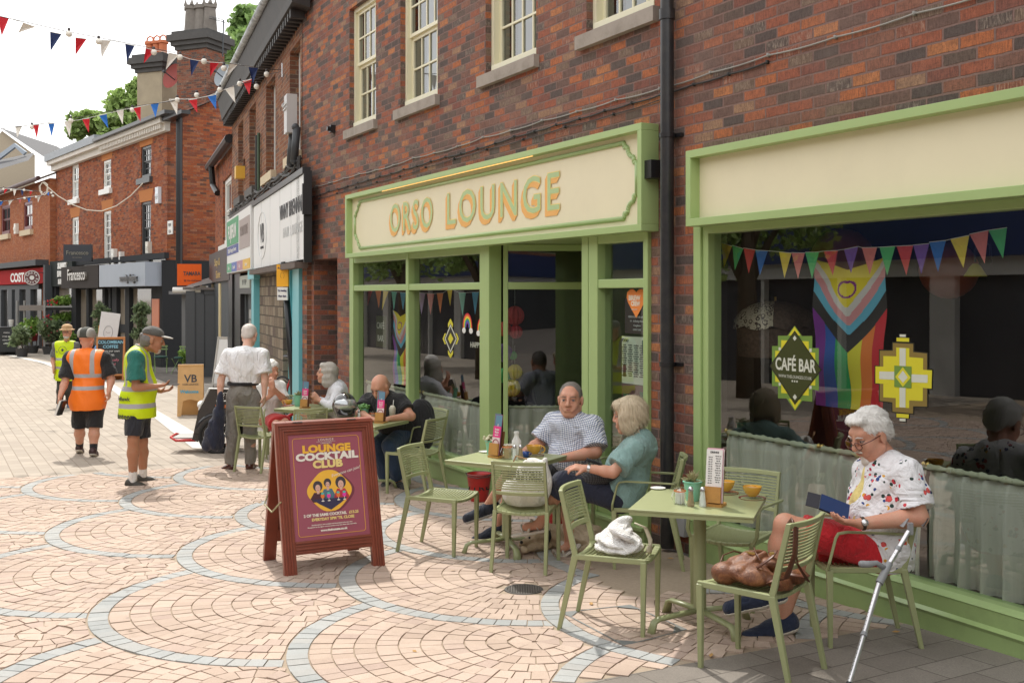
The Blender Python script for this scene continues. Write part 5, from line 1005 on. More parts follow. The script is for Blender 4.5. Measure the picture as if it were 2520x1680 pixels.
# BODIES: distance fields turned into one continuous skin
def nv(a): a = np.asarray(a, float); return a / (np.linalg.norm(a) + 1e-9)
def fcone(a, b, ra, rb, k=.03, flat=False): return ('c', np.asarray(a, float), np.asarray(b, float), ra, rb, k, flat)
def fell(c, r, k=.03, M=None): return ('e', np.asarray(c, float), np.asarray(r, float), k, M)
def surf(prims, h, sub=(), wr=0, wf=22, cuts=(), seed=0, strand=None):
 lo = np.full(3, 1e9); hi = -lo
 for p in prims:
  if p[0] == 'c': rr = max(p[3], p[4]); lo = np.minimum(lo, np.minimum(p[1], p[2]) - rr); hi = np.maximum(hi, np.maximum(p[1], p[2]) + rr)
  else: rr = max(p[2]); lo = np.minimum(lo, p[1] - rr); hi = np.maximum(hi, p[1] + rr)
 lo -= 3 * h + wr; hi += 3 * h + wr; n = np.ceil((hi - lo) / h).astype(int) + 1
 ax = [lo[i] + h * np.arange(n[i]) for i in range(3)]; V = np.full(n, .2)
 def blk(p, mg):
  if p[0] == 'c': rr = max(p[3], p[4]); a = np.minimum(p[1], p[2]) - rr - mg; b = np.maximum(p[1], p[2]) + rr + mg
  else: rr = max(p[2]); a = p[1] - rr - mg; b = p[1] + rr + mg
  i0 = np.clip(((a - lo) / h).astype(int), 0, n); i1 = np.clip(((b - lo) / h).astype(int) + 2, 0, n)
  return tuple(slice(i0[i], i1[i]) for i in range(3))
 def dist(p, s):
  X, Y, Z = np.meshgrid(ax[0][s[0]], ax[1][s[1]], ax[2][s[2]], indexing='ij')
  if p[0] == 'c':
   ab = p[2] - p[1]; L2 = max(ab @ ab, 1e-9); dx, dy, dz = X - p[1][0], Y - p[1][1], Z - p[1][2]
   t = np.clip((dx * ab[0] + dy * ab[1] + dz * ab[2]) / L2, 0, 1)
   d = np.sqrt((dx - t * ab[0]) ** 2 + (dy - t * ab[1]) ** 2 + (dz - t * ab[2]) ** 2) - (p[3] + t * (p[4] - p[3]))
   if p[6]: L = L2 ** .5; d = np.maximum(d, ((X - p[2][0]) * ab[0] + (Y - p[2][1]) * ab[1] + (Z - p[2][2]) * ab[2]) / L)
   return d
  d = np.stack([X - p[1][0], Y - p[1][1], Z - p[1][2]], -1)
  if p[4] is not None: d = d @ p[4]
  q = d / p[2]; k0 = np.sqrt((q ** 2).sum(-1)) + 1e-6; k1 = np.sqrt(((q / p[2]) ** 2).sum(-1)) + 1e-6
  return k0 * (k0 - 1) / k1
 for p in prims:
  k = p[5] if p[0] == 'c' else p[3]; s = blk(p, k + 2 * h + .01)
  if any(x.stop <= x.start for x in s): continue
  d = dist(p, s); v = V[s]; hh = np.maximum(k - np.abs(v - d), 0) / k; V[s] = np.minimum(v, d) - hh * hh * k / 4
 for p in sub:
  k = p[5] if p[0] == 'c' else p[3]; s = blk(p, k + 2 * h + .01)
  if any(x.stop <= x.start for x in s): continue
  d = -dist(p, s); v = V[s]; hh = np.maximum(k - np.abs(v - d), 0) / k; V[s] = np.maximum(v, d) + hh * hh * k / 4
 if wr or cuts or strand:
  X, Y, Z = np.meshgrid(*ax, indexing='ij')
  if strand:
   hd_, N_, am = strand; q = np.stack([X - hd_.c[0], Y - hd_.c[1], Z - hd_.c[2]], -1) @ hd_.R; ph = np.arctan2(q[..., 0], q[..., 1] + .03); el_ = q[..., 2] * 14
   V = V + am * (np.sin(N_ * ph + 2.5 * np.sin(el_ + 3 * ph)) + .6 * np.sin(N_ * 1.9 * ph - el_ * 1.5 + 1))
  if wr:
   q = seed * 1.7; V = V + wr * (np.sin(wf * X + 9 * Z + 4 * np.sin(7 * Y + q) + q) * np.sin(wf * .9 * Y - 5 * Z + 3 * np.sin(9 * X)) + .7 * np.sin(wf * 1.3 * Z + 6 * np.sin(8 * X + q) + 5 * Y))
  for c, nn in cuts: V = np.maximum(V, (X - c[0]) * nn[0] + (Y - c[1]) * nn[1] + (Z - c[2]) * nn[2])
 ins = V < 0; nc = n - 1; S = {}; tot = int(np.prod(nc)); acc = np.zeros((tot, 3), np.float32); cnt = np.zeros(tot, np.int32); quads = []
 for a in range(3):
  s0 = [slice(None)] * 3; s1 = [slice(None)] * 3; s0[a] = slice(0, -1); s1[a] = slice(1, None)
  idx = np.argwhere(ins[tuple(s0)] != ins[tuple(s1)])
  if not len(idx): continue
  j = idx.copy(); j[:, a] += 1; v0 = V[tuple(idx.T)]; v1 = V[tuple(j.T)]; t = v0 / (v0 - v1); P = idx.astype(float); P[:, a] += t
  b, c = (a + 1) % 3, (a + 2) % 3; cells = []
  for db, dc in ((-1, -1), (0, -1), (0, 0), (-1, 0)):
   q = idx.copy(); q[:, b] += db; q[:, c] += dc; ok = ((q >= 0) & (q < nc)).all(1); f = np.where(ok, (q[:, 0] * nc[1] + q[:, 1]) * nc[2] + q[:, 2], -1); cells.append(f)
   np.add.at(acc, f[ok], P[ok]); np.add.at(cnt, f[ok], 1)
  Q = np.stack(cells, 1); fl = ~ins[tuple(idx.T)]; Q[fl] = Q[fl][:, ::-1]; quads.append(Q[(Q >= 0).all(1)])
 Q = np.concatenate(quads); used = np.unique(Q); mp = np.full(tot, -1, np.int64); mp[used] = np.arange(len(used))
 return acc[used] / cnt[used][:, None] * h + lo, mp[Q]
def smesh(name, VQ, m, parent=None, **kw):
 V, Q = VQ; me = bpy.data.meshes.new(name); me.vertices.add(len(V)); me.vertices.foreach_set('co', np.asarray(V, np.float32).ravel())
 me.loops.add(len(Q) * 4); me.loops.foreach_set('vertex_index', Q.astype(np.int32).ravel()); me.polygons.add(len(Q))
 me.polygons.foreach_set('loop_start', np.arange(0, len(Q) * 4, 4, dtype=np.int32)); me.polygons.foreach_set('loop_total', np.full(len(Q), 4, np.int32)); me.polygons.foreach_set('use_smooth', np.ones(len(Q), bool))
 me.materials.append(m); me.update(calc_edges=True); me.validate()
 o = bpy.data.objects.new(name, me); COL.objects.link(o)
 if parent: o.parent = parent
 BASE[o.name] = (0, 0, 0); return setp(o, **kw)
def skin_mat(name, col, red=.35):
 m, n, b, new, link = nodes(name); o = objco(n)
 c = mix(n, ramp(n, noise(n, 14, 5, o, .65), [(.35, (0,)*3), (.7, (.5,)*3)]), col, tuple(x * y for x, y in zip(col, (1.06, .72, .66))))
 c = mix(n, ramp(n, noise(n, 130, 3, o), [(.45, (0,)*3), (.75, (.25,)*3)]), c, tuple(x * .6 for x in col))
 link(c, b.inputs['Base Color']); b.inputs['Roughness'].default_value = .5; b.inputs['Subsurface Weight'].default_value = .08; b.inputs['Subsurface Radius'].default_value = (.01, .004, .002)
 b.inputs['Specular IOR Level'].default_value = .4; bump(n, b, noise(n, 220, 4, o), .25, .002); return m
def cloth(name, col, var=.08, bmp=.35, bsc=350, rough=.85):
 m, n, b, new, link = nodes(name); o = objco(n); c = mix(n, noise(n, 6, 5, o, .7), tuple(x * (1 - var) for x in col), tuple(min(1, x * (1 + var)) for x in col))
 link(c, b.inputs['Base Color']); b.inputs['Roughness'].default_value = rough; b.inputs['Sheen Weight'].default_value = .15
 rd = mth(n, 'ABSOLUTE', mth(n, 'SUBTRACT', noise(n, 7, 3, vmul(n, o, (1, 1, .55)), .5, 1.2), .5)); h = mth(n, 'ADD', mth(n, 'MULTIPLY', noise(n, bsc, 2, o), .2), mth(n, 'ADD', mth(n, 'MULTIPLY', noise(n, 13, 4, o, .6, 1.5), .8), mth(n, 'MULTIPLY', rd, 4.0))); bump(n, b, h, min(1, bmp * 2), .018); return m
def hair_mat(name, c1, c2, sc_=(60, 60, 9)):
 m, n, b, new, link = nodes(name); o = objco(n); v = vmul(n, o, sc_); nz = noise(n, 2.2, 5, v, .7, .6)
 link(mix(n, nz, c1, c2), b.inputs['Base Color']); b.inputs['Roughness'].default_value = .45; bump(n, b, nz, .9, .006); return m
def handp(wr, d, pn, side, curl=.5, s=1.0, spread=1.0):
 d = nv(d); pn = nv(np.asarray(pn, float) - d * np.dot(pn, d)); w = np.cross(d, pn) * side; out = []
 wr = np.asarray(wr, float); kn = wr + d * .088 * s
 for t in (-.032, -.011, .011, .030): out.append(fcone(wr + w * t * .55 * s + d * .012, kn + w * t * s, .017 * s, .0135 * s, .012))
 for t, L in ((.032, .070), (.011, .080), (-.011, .074), (-.031, .058)):
  p = kn + w * t * s * spread; dd = d.copy(); r = .0098 * s
  for k, fr_ in enumerate((.45, .32, .23)):
   c = curl * (.75 + .35 * k); dd = nv(dd * math.cos(c) + pn * math.sin(c)); q = p + dd * L * fr_ * s; out.append(fcone(p, q, r, r * .92, .004)); p = q; r *= .92
 b0 = wr + w * .026 * s + d * .022 * s; td = nv(w * .75 + d * .65 + pn * .3); b1 = b0 + td * .042 * s; b2 = b1 + nv(d + pn * (.35 + curl) + w * .1) * .034 * s
 out += [fcone(b0, b1, .0165 * s, .0125 * s, .01), fcone(b1, b2, .012 * s, .0095 * s, .005)]
 return out
class Head:
 def __init__(s, c, fwd, up=(0, 0, 1), k=1.0):
  s.c = np.asarray(c, float); f = nv(fwd); r = nv(np.cross(f, up)); u = np.cross(r, f); s.R = np.stack([r, f, u], 1); s.k = k
 def p(s, x, y, z): return s.c + s.R @ (np.array([x, y, z]) * s.k)
 def e(s, c, r, k=.02): return fell(s.p(*c), np.array(r) * s.k, k, s.R)
 def c_(s, a, b, ra, rb, k=.012): return fcone(s.p(*a), s.p(*b), ra * s.k, rb * s.k, k)
 def skin(s, jaw=1.0, nose=1.0):
  E, C = s.e, s.c_; P = [E((0, -.015, .035), (.076, .094, .085), .02), E((0, .030, -.035), (.060 * jaw, .060, .075), .03), E((0, .058, -.088), (.030 * jaw, .026, .022), .02), C((-.03, .068, .042), (.03, .068, .042), .018, .018, .02)]
  for x in (-1, 1): P += [E((x * .036, .058, -.022), (.026, .026, .024), .02), E((x * .079, -.008, -.004), (.010, .020, .032), .006), C((x * .055 * jaw, .0, -.055), (x * .025, .055, -.092), .022, .018, .02), E((x * .079, -.004, .016), (.012, .016, .014), .005)]
  P += [C((0, .086, .030), (0, .092 + .018 * nose, -.018), .009, .0135 * nose, .010), E((-.013 * nose, .080 + .017 * nose, -.022), (.009, .011, .008), .006), E((.013 * nose, .080 + .017 * nose, -.022), (.009, .011, .008), .006),
              C((-.018, .086, -.048), (.018, .086, -.048), .007, .007, .006), C((-.016, .085, -.060), (.016, .085, -.060), .008, .008, .006), C((-.020, .0885, .0225), (-.046, .079, .0205), .0062, .0058, .004), C((.020, .0885, .0225), (.046, .079, .0205), .0062, .0058, .004), C((-.020, .086, .0015), (-.045, .078, .0015), .0058, .0055, .004), C((.020, .086, .0015), (.045, .078, .0015), .0058, .0055, .004), C((-.045, .07, -.035), (-.028, .084, -.062), .010, .008, .012), C((.045, .07, -.035), (.028, .084, -.062), .010, .008, .012)]
  return P
 def sockets(s): return [s.e((x * .033, .098, .012), (.019, .014, .012), .008) for x in (-1, 1)] + [s.c_((-.020, .100, -.054), (.020, .100, -.054), .0045, .0045, .003)]
 def bits(s, parent, iris=(.025, .025, .03), brow=(.35, .3, .26), lips=(.42, .14, .11)):
  for x in (-1, 1):
   t = MB(); t.ball(s.p(x * .033, .0775, .012), .0115 * s.k, 8); d = s.R[:, 1]; e_ = t.build('eye', mat('eye white', (.30, .23, .20), .3), parent, smooth=True)
   t = MB(); t.ball(s.p(x * .033, .0848, .012), .0060 * s.k, 5); t.build('iris', mat('iris %g %g' % (iris[0], iris[2]), iris, .15), e_, smooth=True)
  for x in (-1, 1):
   t = MB(); t.tube([s.p(x * .016, .0935, .032), s.p(x * .032, .0925, .038), s.p(x * .050, .078, .032)], [.0035, .0042, .002], 6); t.build('eyebrow', mat('brow %g' % brow[0], brow, .8), parent, smooth=True)
  t = MB(); t.tube([s.p(-.021, .088, -.054), s.p(0, .0945, -.0535), s.p(.021, .088, -.054)], [.002, .0042, .002], 6); t.build('lips', mat('lips', lips, .5), parent, smooth=True)
def limb(a, b, ra, rm, rb, k=.03, tm=.3): a, b = np.asarray(a, float), np.asarray(b, float); m_ = a + (b - a) * tm; return [fcone(a, m_, ra, rm, k), fcone(m_, b, rm, rb, k)]
def torso(j, b=1, belly=1, inf=0, dep=1):
 shL, shR, pv = j['shL'], j['shR'], j['pv']; ch = (shL + shR) / 2; u = nv(ch - pv); r = nv(shR - shL); r = nv(r - u * (r @ u)); f = np.cross(u, r); Rm = np.stack([r, f, u], 1); L = np.linalg.norm(ch - pv); sw = np.linalg.norm(shR - shL) / 2
 P = [fcone(shL, shR, .062 * b + inf, .062 * b + inf, .05), fell(ch - u * L * .22 + f * .01, (max(sw * .97, .15) + inf, .112 * b * dep + inf, .20 + inf), .06, Rm),
         fell(ch - u * L * .60 + f * .035 * belly, (.150 * b + inf, .118 * b * belly + inf, .19 + inf), .06, Rm), fell(pv + u * .02, (.168 * b + inf, .125 * b + inf, .13 + inf), .05, Rm)]
 if 'nk' in j: P.append(fcone(ch + u * .0, j['nk'] - nv(j['nk'] - ch) * .06, .085 * b + inf, .054 + inf, .05))
 return P
def person(label, o_xy, face, px, H, h=.010, b=1.0, belly=1.0, skin=None, head=None, hand={}, nohead=False, armr=1.0, legr=1.0, group=None, feet=False, nose=1.0):
 ox, oy = o_xy; oz = gz(oy); a = face - math.pi / 2; ca, sa = math.cos(a), math.sin(a)
 def L(v): dx, dy = v[0] - ox, v[1] - oy; return np.array([dx * ca + dy * sa, -dx * sa + dy * ca, v[2] - oz])
 def D(v): return np.array([v[0] * ca + v[1] * sa, -v[0] * sa + v[1] * ca, v[2]])
 j = {k: L(v) for k, v in px.items()}
 hd = Head(L(head[0]), D(head[1]), D(head[2]) if len(head) > 2 and head[2] is not None else (0, 0, 1), head[3] if len(head) > 3 else 1.0)
 j['hd'] = hd.c
 P = torso(j, b * .93, belly * .93); P += [fcone(j['nk'], hd.p(0, -.015, -.05), .060 * (1 + .3 * (b - 1)), .052, .03)]; P += hd.skin(jaw=1 + .25 * (b - 1), nose=nose)
 for s in 'LR':
  P += limb(j['sh' + s], j['el' + s], .050 * armr, .048 * armr, .040 * armr); P += limb(j['el' + s], j['wr' + s], .041 * armr, .041 * armr, .027 * armr, .02, .28)
  hp = hand.get(s); P += handp(j['wr' + s], D(hp[0]), D(hp[1]), hp[2], hp[3], hp[4] if len(hp) > 4 else 1.0) if hp else handp(j['wr' + s], j['wr' + s] - j['el' + s], (1 if s == 'L' else -1, 0, 0), 1 if s == 'L' else -1, .45)
  if 'kn' + s in j:
   P += limb(j['hip' + s], j['kn' + s], .080 * legr, .078 * legr, .056 * legr); P += limb(j['kn' + s], j['an' + s], .056 * legr, .060 * legr, .038 * legr, .03, .32)
   if feet: P += [fcone(j['an' + s], j['an' + s] * .4 + j['to' + s] * .6 + np.array([0, 0, -.0]), .036, .030, .02)]
 root_ = smesh('person', surf(P, h, hd.sockets()), skin, label=label, cat='person', group=group); root_.location = (ox, oy, oz); root_.rotation_euler = (0, 0, a); BASE[root_.name] = (0, 0, 0)
 return root_, j, hd, D, L
def shirt(root_, j, m, b=1, belly=1, sleeve=.75, h=.010, inf=.016, wr=.0055, hem=.0, name='shirt', armr=1.0, flare=0, seed=1, collar=False, long=False, dep=1, tuck=None):
 P = torso(j, b, belly, inf, dep)
 for s in 'LR':
  a, e = j['sh' + s], j['el' + s]; q = a + (e - a) * sleeve
  if long: P += [fcone(a, e, .068 * armr, .056 * armr, .03), fcone(e, j['wr' + s] - nv(j['wr' + s] - e) * .02, .056 * armr, .040 * armr, .03, True)]
  else: P += [fcone(a, q, .070 * armr, (.072 + flare) * armr, .035, True)]
 if hem: u = nv((j['shL'] + j['shR']) / 2 - j['pv']); P.append(fcone(j['pv'] + u * .1, j['pv'] - u * hem, .150 * b, .160 * b, .05, True))
 if collar:
  c = j['nk']; u = nv(j['hd'] - c)
  for q in range(10): an = q * math.pi / 5; d1 = np.array([math.cos(an), math.sin(an), 0]); an2 = an + math.pi / 5; d2 = np.array([math.cos(an2), math.sin(an2), 0]); P.append(fcone(c + d1 * .068 + u * .006, c + d2 * .068 + u * .006, .014, .014, .008))
 u = nv((j['shL'] + j['shR']) / 2 - j['pv'])
 return smesh(name, surf(P, h, (), wr, 24, seed=seed, cuts=[] if tuck is None else [(j['pv'] + u * tuck, -u)]), m, root_)
def legs(root_, j, m, b=1, to=1.0, short=False, h=.010, name='trousers', r0=.105, r1=.088, r2=.068, wr=.005, seed=2, upto=.8):
 P = [fell(j['pv'], (.172 * b, .132 * b, .125), .05), fcone(j['pv'], j['pv'] + np.array([0, 0, .09]), .13 * b, .13 * b, .05)]
 for s in 'LR':
  hp, kn = j['hip' + s], j['kn' + s]
  if short: P.append(fcone(hp, hp + (kn - hp) * upto, r0 * b, r1, .05, True))
  else: an = j['an' + s]; P += [fcone(hp, kn, r0 * b, r1 * .92, .05), fcone(kn, kn + (an - kn) * to, r1 * .9, r2, .03, True)]
 return smesh(name, surf(P, h, (), wr, 20, seed=seed), m, root_)
def shoes(root_, j, m, sole=None, h=.007, name='shoe', hi=.05, w=.046, z=None):
 for s in 'LR':
  a, t = j['an' + s], j['to' + s]; d = nv(t - a + np.array([0, 0, .0])); dn = np.array([0, 0, -1.]); dn = nv(dn - d * (dn @ d)) if abs(d[2]) < .9 else np.array([0, 0, -1.])
  hl = a - d * .03 + dn * .045; tp = hl + d * (max(np.linalg.norm(t - a), .19) + .03); mid = hl + d * .11
  P = [fcone(hl, mid, w, w * .98, .02), fcone(mid, tp, w * .98, w * .78, .03), fcone(hl - dn * hi * .6, mid - dn * .01, w * .92, w * .7, .03)]
  o_ = smesh(name, surf(P, h, cuts=[(hl + dn * .026, dn)]), m, root_)
  if sole: smesh('sole', surf([fcone(hl, mid, w * 1.08, w * 1.06, .02), fcone(mid, tp, w * 1.06, w * .88, .03)], h, cuts=[(hl + dn * .041, dn), (hl + dn * .018, -dn)]), sole, o_)
def A(px, py, Y): return np.array(at(px, py, Y))
def strands(par, V, Q, hd, m, n_=900, L=.035, wid=.0011, seed=0):
 rng = np.random.default_rng(seed); N = np.cross(V[Q[:, 2]] - V[Q[:, 0]], V[Q[:, 3]] - V[Q[:, 1]]); N /= np.linalg.norm(N, axis=1)[:, None] + 1e-9; C = V[Q].mean(1); t = MB(); dn = -hd.R[:, 2]; bk = -hd.R[:, 1]
 for i in rng.integers(0, len(Q), n_):
  n0 = N[i]; f = dn * 1.0 + bk * .5 + rng.normal(size=3) * .18; f = nv(f - n0 * (f @ n0)); p = C[i]; sd = nv(np.cross(f, n0)) * wid; l = L * (.6 + .7 * rng.random()); P = [p, p + f * l * .5 + n0 * .0035, p + f * l + n0 * .0015 * rng.normal()]
  t.add([P[0] - sd, P[0] + sd, P[1] + sd, P[1] - sd, P[2]], [(0, 1, 2, 3), (3, 2, 4)])
 t.build('strands', m, par, smooth=True)
def hair(root_, hd, m, P, sub=(), h=.005, wr=.0022, wf=90, name='hair', seed=0, am=.0022, N=34, st=0, L=.035):
 VQ = surf(P, h, sub, wr, wf, seed=seed, strand=(hd, N, am)); o_ = smesh(name, VQ, m, root_)
 if st: strands(o_, VQ[0], VQ[1], hd, m, st, L)
 return o_
SK1 = skin_mat('ruddy skin', (.62, .34, .235)); SK2 = skin_mat('tanned skin', (.52, .27, .165)); SK3 = skin_mat('pale pink skin', (.66, .42, .32)); SK4 = skin_mat('brown tan skin', (.42, .21, .12))
NAVY = cloth('navy cloth', (.018, .022, .045)); BLKC = cloth('black cloth', (.014, .014, .016)); SOLEW = mat('pale sole', (.62, .58, .50), .7); SOLEB = mat('dark sole', (.03, .03, .03), .7)
# 1 man in the floral shirt
m, n, b_, new, link = nodes('floral cotton'); o = objco(n)
vo = new('ShaderNodeTexVoronoi'); vo.inputs['Scale'].default_value = 12.5; link(o, vo.inputs['Vector'])
v2 = new('ShaderNodeTexVoronoi'); v2.inputs['Scale'].default_value = 31; link(o, v2.inputs['Vector'])
hs = new('ShaderNodeSeparateColor'); link(vo.outputs['Color'], hs.inputs[0]); h2 = new('ShaderNodeSeparateColor'); link(v2.outputs['Color'], h2.inputs[0])
dn_ = mth(n, 'ADD', vo.outputs['Distance'], mth(n, 'MULTIPLY', noise(n, 70, 2, o), .22)); fm = mth(n, 'LESS_THAN', dn_, .42); ring = mth(n, 'LESS_THAN', dn_, .66)
bl = mth(n, 'LESS_THAN', v2.outputs['Distance'], .36); fc = ramp(n, hs.outputs[0], [(0, (.60, .02, .04)), (.3, (.75, .10, .09)), (.5, (.02, .045, .20)), (.63, (.78, .42, .04)), (.8, (.5, .015, .05))], True)
fc = mix(n, mth(n, 'MULTIPLY', mth(n, 'GREATER_THAN', v2.outputs['Distance'], .42), .6), fc, (.25, .01, .03)); lc = ramp(n, h2.outputs[0], [(0, (.02, .05, .04)), (.45, (.03, .07, .25)), (.65, (.75, .4, .04)), (.8, (.7, .06, .08))], True)
c = mix(n, mth(n, 'MULTIPLY', mth(n, 'MULTIPLY', ring, bl), mth(n, 'GREATER_THAN', hs.outputs[1], .12)), (.84, .835, .86), lc); c = mix(n, mth(n, 'MULTIPLY', mth(n, 'MULTIPLY', fm, mth(n, 'LESS_THAN', v2.outputs['Distance'], .5)), mth(n, 'GREATER_THAN', hs.outputs[1], .12)), c, fc)
link(c, b_.inputs['Base Color']); b_.inputs['Roughness'].default_value = .8; bump(n, b_, mth(n, 'ADD', noise(n, 12, 4, o, .6, 1.5), mth(n, 'MULTIPLY', mth(n, 'ABSOLUTE', mth(n, 'SUBTRACT', noise(n, 6, 3, o, .5, 1.2), .5)), 4.0)), .7, .018); FLORAL = m
J = dict(pv=A(2170, 1345, 5.86), nk=A(2182, 1127, 5.86), shL=A(2232, 1165, 5.68), shR=A(2140, 1160, 6.02), elL=A(2262, 1272, 5.60), elR=A(2120, 1262, 6.08), wrL=A(2118, 1288, 5.60), wrR=A(2066, 1252, 5.94),
         hipL=A(2150, 1350, 5.78), hipR=A(2152, 1350, 5.95), knL=A(1932, 1290, 5.82), knR=A(1972, 1352, 5.98), anL=A(1896, 1448, 5.84), anR=A(1926, 1520, 5.95), toL=A(1790, 1476, 5.86), toR=A(1836, 1548, 5.93))
hc = A(2141, 1070, 5.84); hf = (-.83, -.34, -.42)
rt, j, hd, D, L = person('white-haired man in a floral shirt and red shorts reading, seated by the widest window', (2.02, 5.87), math.pi, J, 1.75, h=.0075, b=1.06, belly=1.12, skin=SK1, head=(hc, hf, None, 1.14),
 hand={'L': ((-.95, .0, .12), (.1, .3, .95), 1, .38, 1.0), 'R': ((-.8, -.45, .1), (.2, -.5, .8), -1, .4, 1.0)}, armr=1.12)
hd.bits(rt, brow=(.62, .58, .55))
shirt(rt, j, FLORAL, 1.08, 1.12, sleeve=.80, h=.008, inf=.018, wr=.006, hem=.10, armr=1.12, flare=.012, collar=True)
YT = cloth('lemon cotton', (.80, .66, .25)); u = nv((j['shL'] + j['shR']) / 2 - j['pv'])
smesh('undershirt', surf([fell(j['pv'] + u * .20 + np.array([-.02, .125, 0]), (.085, .075, .15), .04), fell(j['pv'] + u * .36 + np.array([-.02, .10, 0]), (.045, .05, .10), .04)], .008, (), .003, 24), YT, rt)
legs(rt, j, cloth('red cotton', (.62, .015, .025), bmp=.6), 1.05, short=True, h=.008, name='shorts', r0=.102, r1=.088, upto=.80)
shoes(rt, j, cloth('navy canvas', (.022, .034, .075)), SOLEW, w=.051)
WHH = hair_mat('white hair', (.74, .72, .68), (.90, .88, .85)); E_, C_ = hd.e, hd.c_
hair(rt, hd, WHH, [E_((0, -.022, .046), (.080, .097, .087), .02), E_((0, -.072, .0), (.068, .040, .066), .02), E_((0, .045, .103), (.056, .042, .028), .02), E_((-.066, -.03, .03), (.019, .046, .046), .02), E_((.066, -.03, .03), (.019, .046, .046), .02)],
     [E_((0, .112, .035), (.085, .072, .072), .012), E_((0, .065, -.09), (.12, .10, .085), .01), E_((-.085, .005, -.01), (.03, .028, .042), .006), E_((.085, .005, -.01), (.03, .028, .042), .006)], st=2600, L=.022)
smesh('beard', surf([E_((0, .074, -.098), (.026, .022, .030), .01), C_((-.022, .095, -.042), (.022, .095, -.042), .0065, .0065, .006)], .005, (), .002, 120), hair_mat('white beard', (.66, .6, .54), (.82, .78, .72)), rt)
GF = mat('tortoise glasses', (.10, .025, .015), .2, coat=.5); t = MB()
for x in (-1, 1):
 P = [hd.p(x * .034 + .024 * math.cos(q * math.pi / 8), .112 - .006 * abs(math.cos(q * math.pi / 8)), .002 + .019 * math.sin(q * math.pi / 8) * (1 if math.sin(q * math.pi / 8) > 0 else .95)) for q in range(17)]; t.tube(P, .0028, 6)
 t.tube([hd.p(x * .058, .106, .010), hd.p(x * .079, .06, .012), hd.p(x * .086, -.005, .014)], .0028, 6)
t.tube([hd.p(-.011, .114, .008), hd.p(.011, .114, .008)], .0025, 6); t.build('glasses', GF, rt, smooth=True)
w_ = j['wrL']; e_ = j['elL']; ax = nv(w_ - e_); t = MB(); t.lathe([(.033, -.009), (.035, -.007), (.035, .007), (.033, .009)], tuple(w_ - ax * .012), 20, 0, Vector(ax)); t.build('watch_strap', mat('dark brown leather', (.05, .03, .02), .5), rt)
wc = w_ - ax * .012 + np.array([-.036, 0, .0]); wc = w_ - ax * .012 + nv(np.array([-1, 0, .35])) * .036; t = MB(); t.lathe([(0, .006), (.016, .006), (.019, .003), (.019, -.004)], tuple(wc), 20, 0, Vector(nv(np.array([-1, 0, .35])))); t.build('watch', STEEL, rt, smooth=True)
tc = at(2036, 1243, 5.72); r = root('tablet_cover', 'dark blue folding cover of the tablet held by the man in the floral shirt', 'tablet', tuple(tc), rot=1e-6)
BLU = mat('blue leatherette', (.012, .035, .12), .45)
def slabm(t, o_, a, b_, th): n0 = a.cross(b_).normalized() * th; t.add([o_, o_ + a, o_ + a + b_, o_ + b_, o_ + n0, o_ + a + n0, o_ + a + b_ + n0, o_ + b_ + n0], [(0, 3, 2, 1), (4, 5, 6, 7), (0, 1, 5, 4), (1, 2, 6, 5), (2, 3, 7, 6), (3, 0, 4, 7)])
Lx, Sx = Vector((.138, -.05, -.050)), Vector((.037, .085, .060)); O_ = Vector((-.050, -.02, -.012))
t = MB(); slabm(t, O_, Lx, Sx, .004); t.build('cover', BLU, r); t = MB(); slabm(t, O_ - Lx.cross(Sx).normalized() * .008, Lx * .97, Sx * .97, .007); t.build('screen', mat('dark slate screen', (.03, .03, .035), .2), r)
t = MB(); slabm(t, O_ + Vector((-.002, 0, 0)), Vector((-.062, .03, .012)), Sx * .95, .004); t.build('flap', mat('dark inner flap', (.02, .02, .03), .5), r)
GPL = mat('grey plastic', (.27, .28, .29), .4); ALU = mat('brushed aluminium', (.62, .62, .64), .3, .9)
cb = at(2085, 1740, 5.02); cm = at(2168, 1420, 5.40); ct = at(2240, 1300, 5.50); r = root('crutch', 'grey and aluminium elbow crutch leaning on the arm of the man in the floral shirt', 'crutch', tuple(cb), rot=1e-6); r.location = (cb.x, cb.y, gz(cb.y)); o3 = Vector(r.location)
a_, m_, t_ = cb - o3, cm - o3, ct - o3; a_.z = max(a_.z, .012)
t = MB(); t.cyl(a_, m_, .0115, n=16); t.build('lower_tube', ALU, r, smooth=True, auto=True); t = MB(); t.cyl(a_ + (m_ - a_) * .48, m_, .0135, n=16); t.build('sleeve_tube', ALU, r, smooth=True, auto=True)
t = MB(); t.cyl(m_, m_ + (t_ - m_) * .94, .0125, n=16); t.build('upper_tube', ALU, r, smooth=True, auto=True)
t = MB(); t.cyl(m_ - (m_ - a_).normalized() * .035, m_ + (t_ - m_).normalized() * .09, .020, .017, 16); t.cyl(a_ + (m_ - a_) * .46, a_ + (m_ - a_) * .49, .0165, n=16); t.cyl(m_ + (t_ - m_) * .55, m_ + (t_ - m_) * .62, .0155, n=14); t.build('clamp', GPL, r, smooth=True, auto=True)
hb = m_ + (t_ - m_).normalized() * .05; t = MB(); t.tube([hb, hb + Vector((-.05, -.01, .035)), hb + Vector((-.09, -.015, .03)), hb + Vector((-.128, -.02, .032))], [.016, .013, .017, .018], 12); t.ball(hb + Vector((-.128, -.02, .032)), .018, 6); t.build('hand_grip', GPL, r, smooth=True)
t = MB()
for k in range(22):
 q = a_ + (m_ - a_) * (.10 + .036 * k);
 if not .44 < .10 + .036 * k < .5: t.ball(q + Vector((-.012, -.0105, .0)) * (.92 if k < 10 else 1.06), .0032, 3)
for k in range(4): t.ball(m_ + (t_ - m_) * (.32 + .09 * k) + Vector((-.009, -.010, 0)), .0032, 3)
t.build('adjustment_holes', BLACK, r)
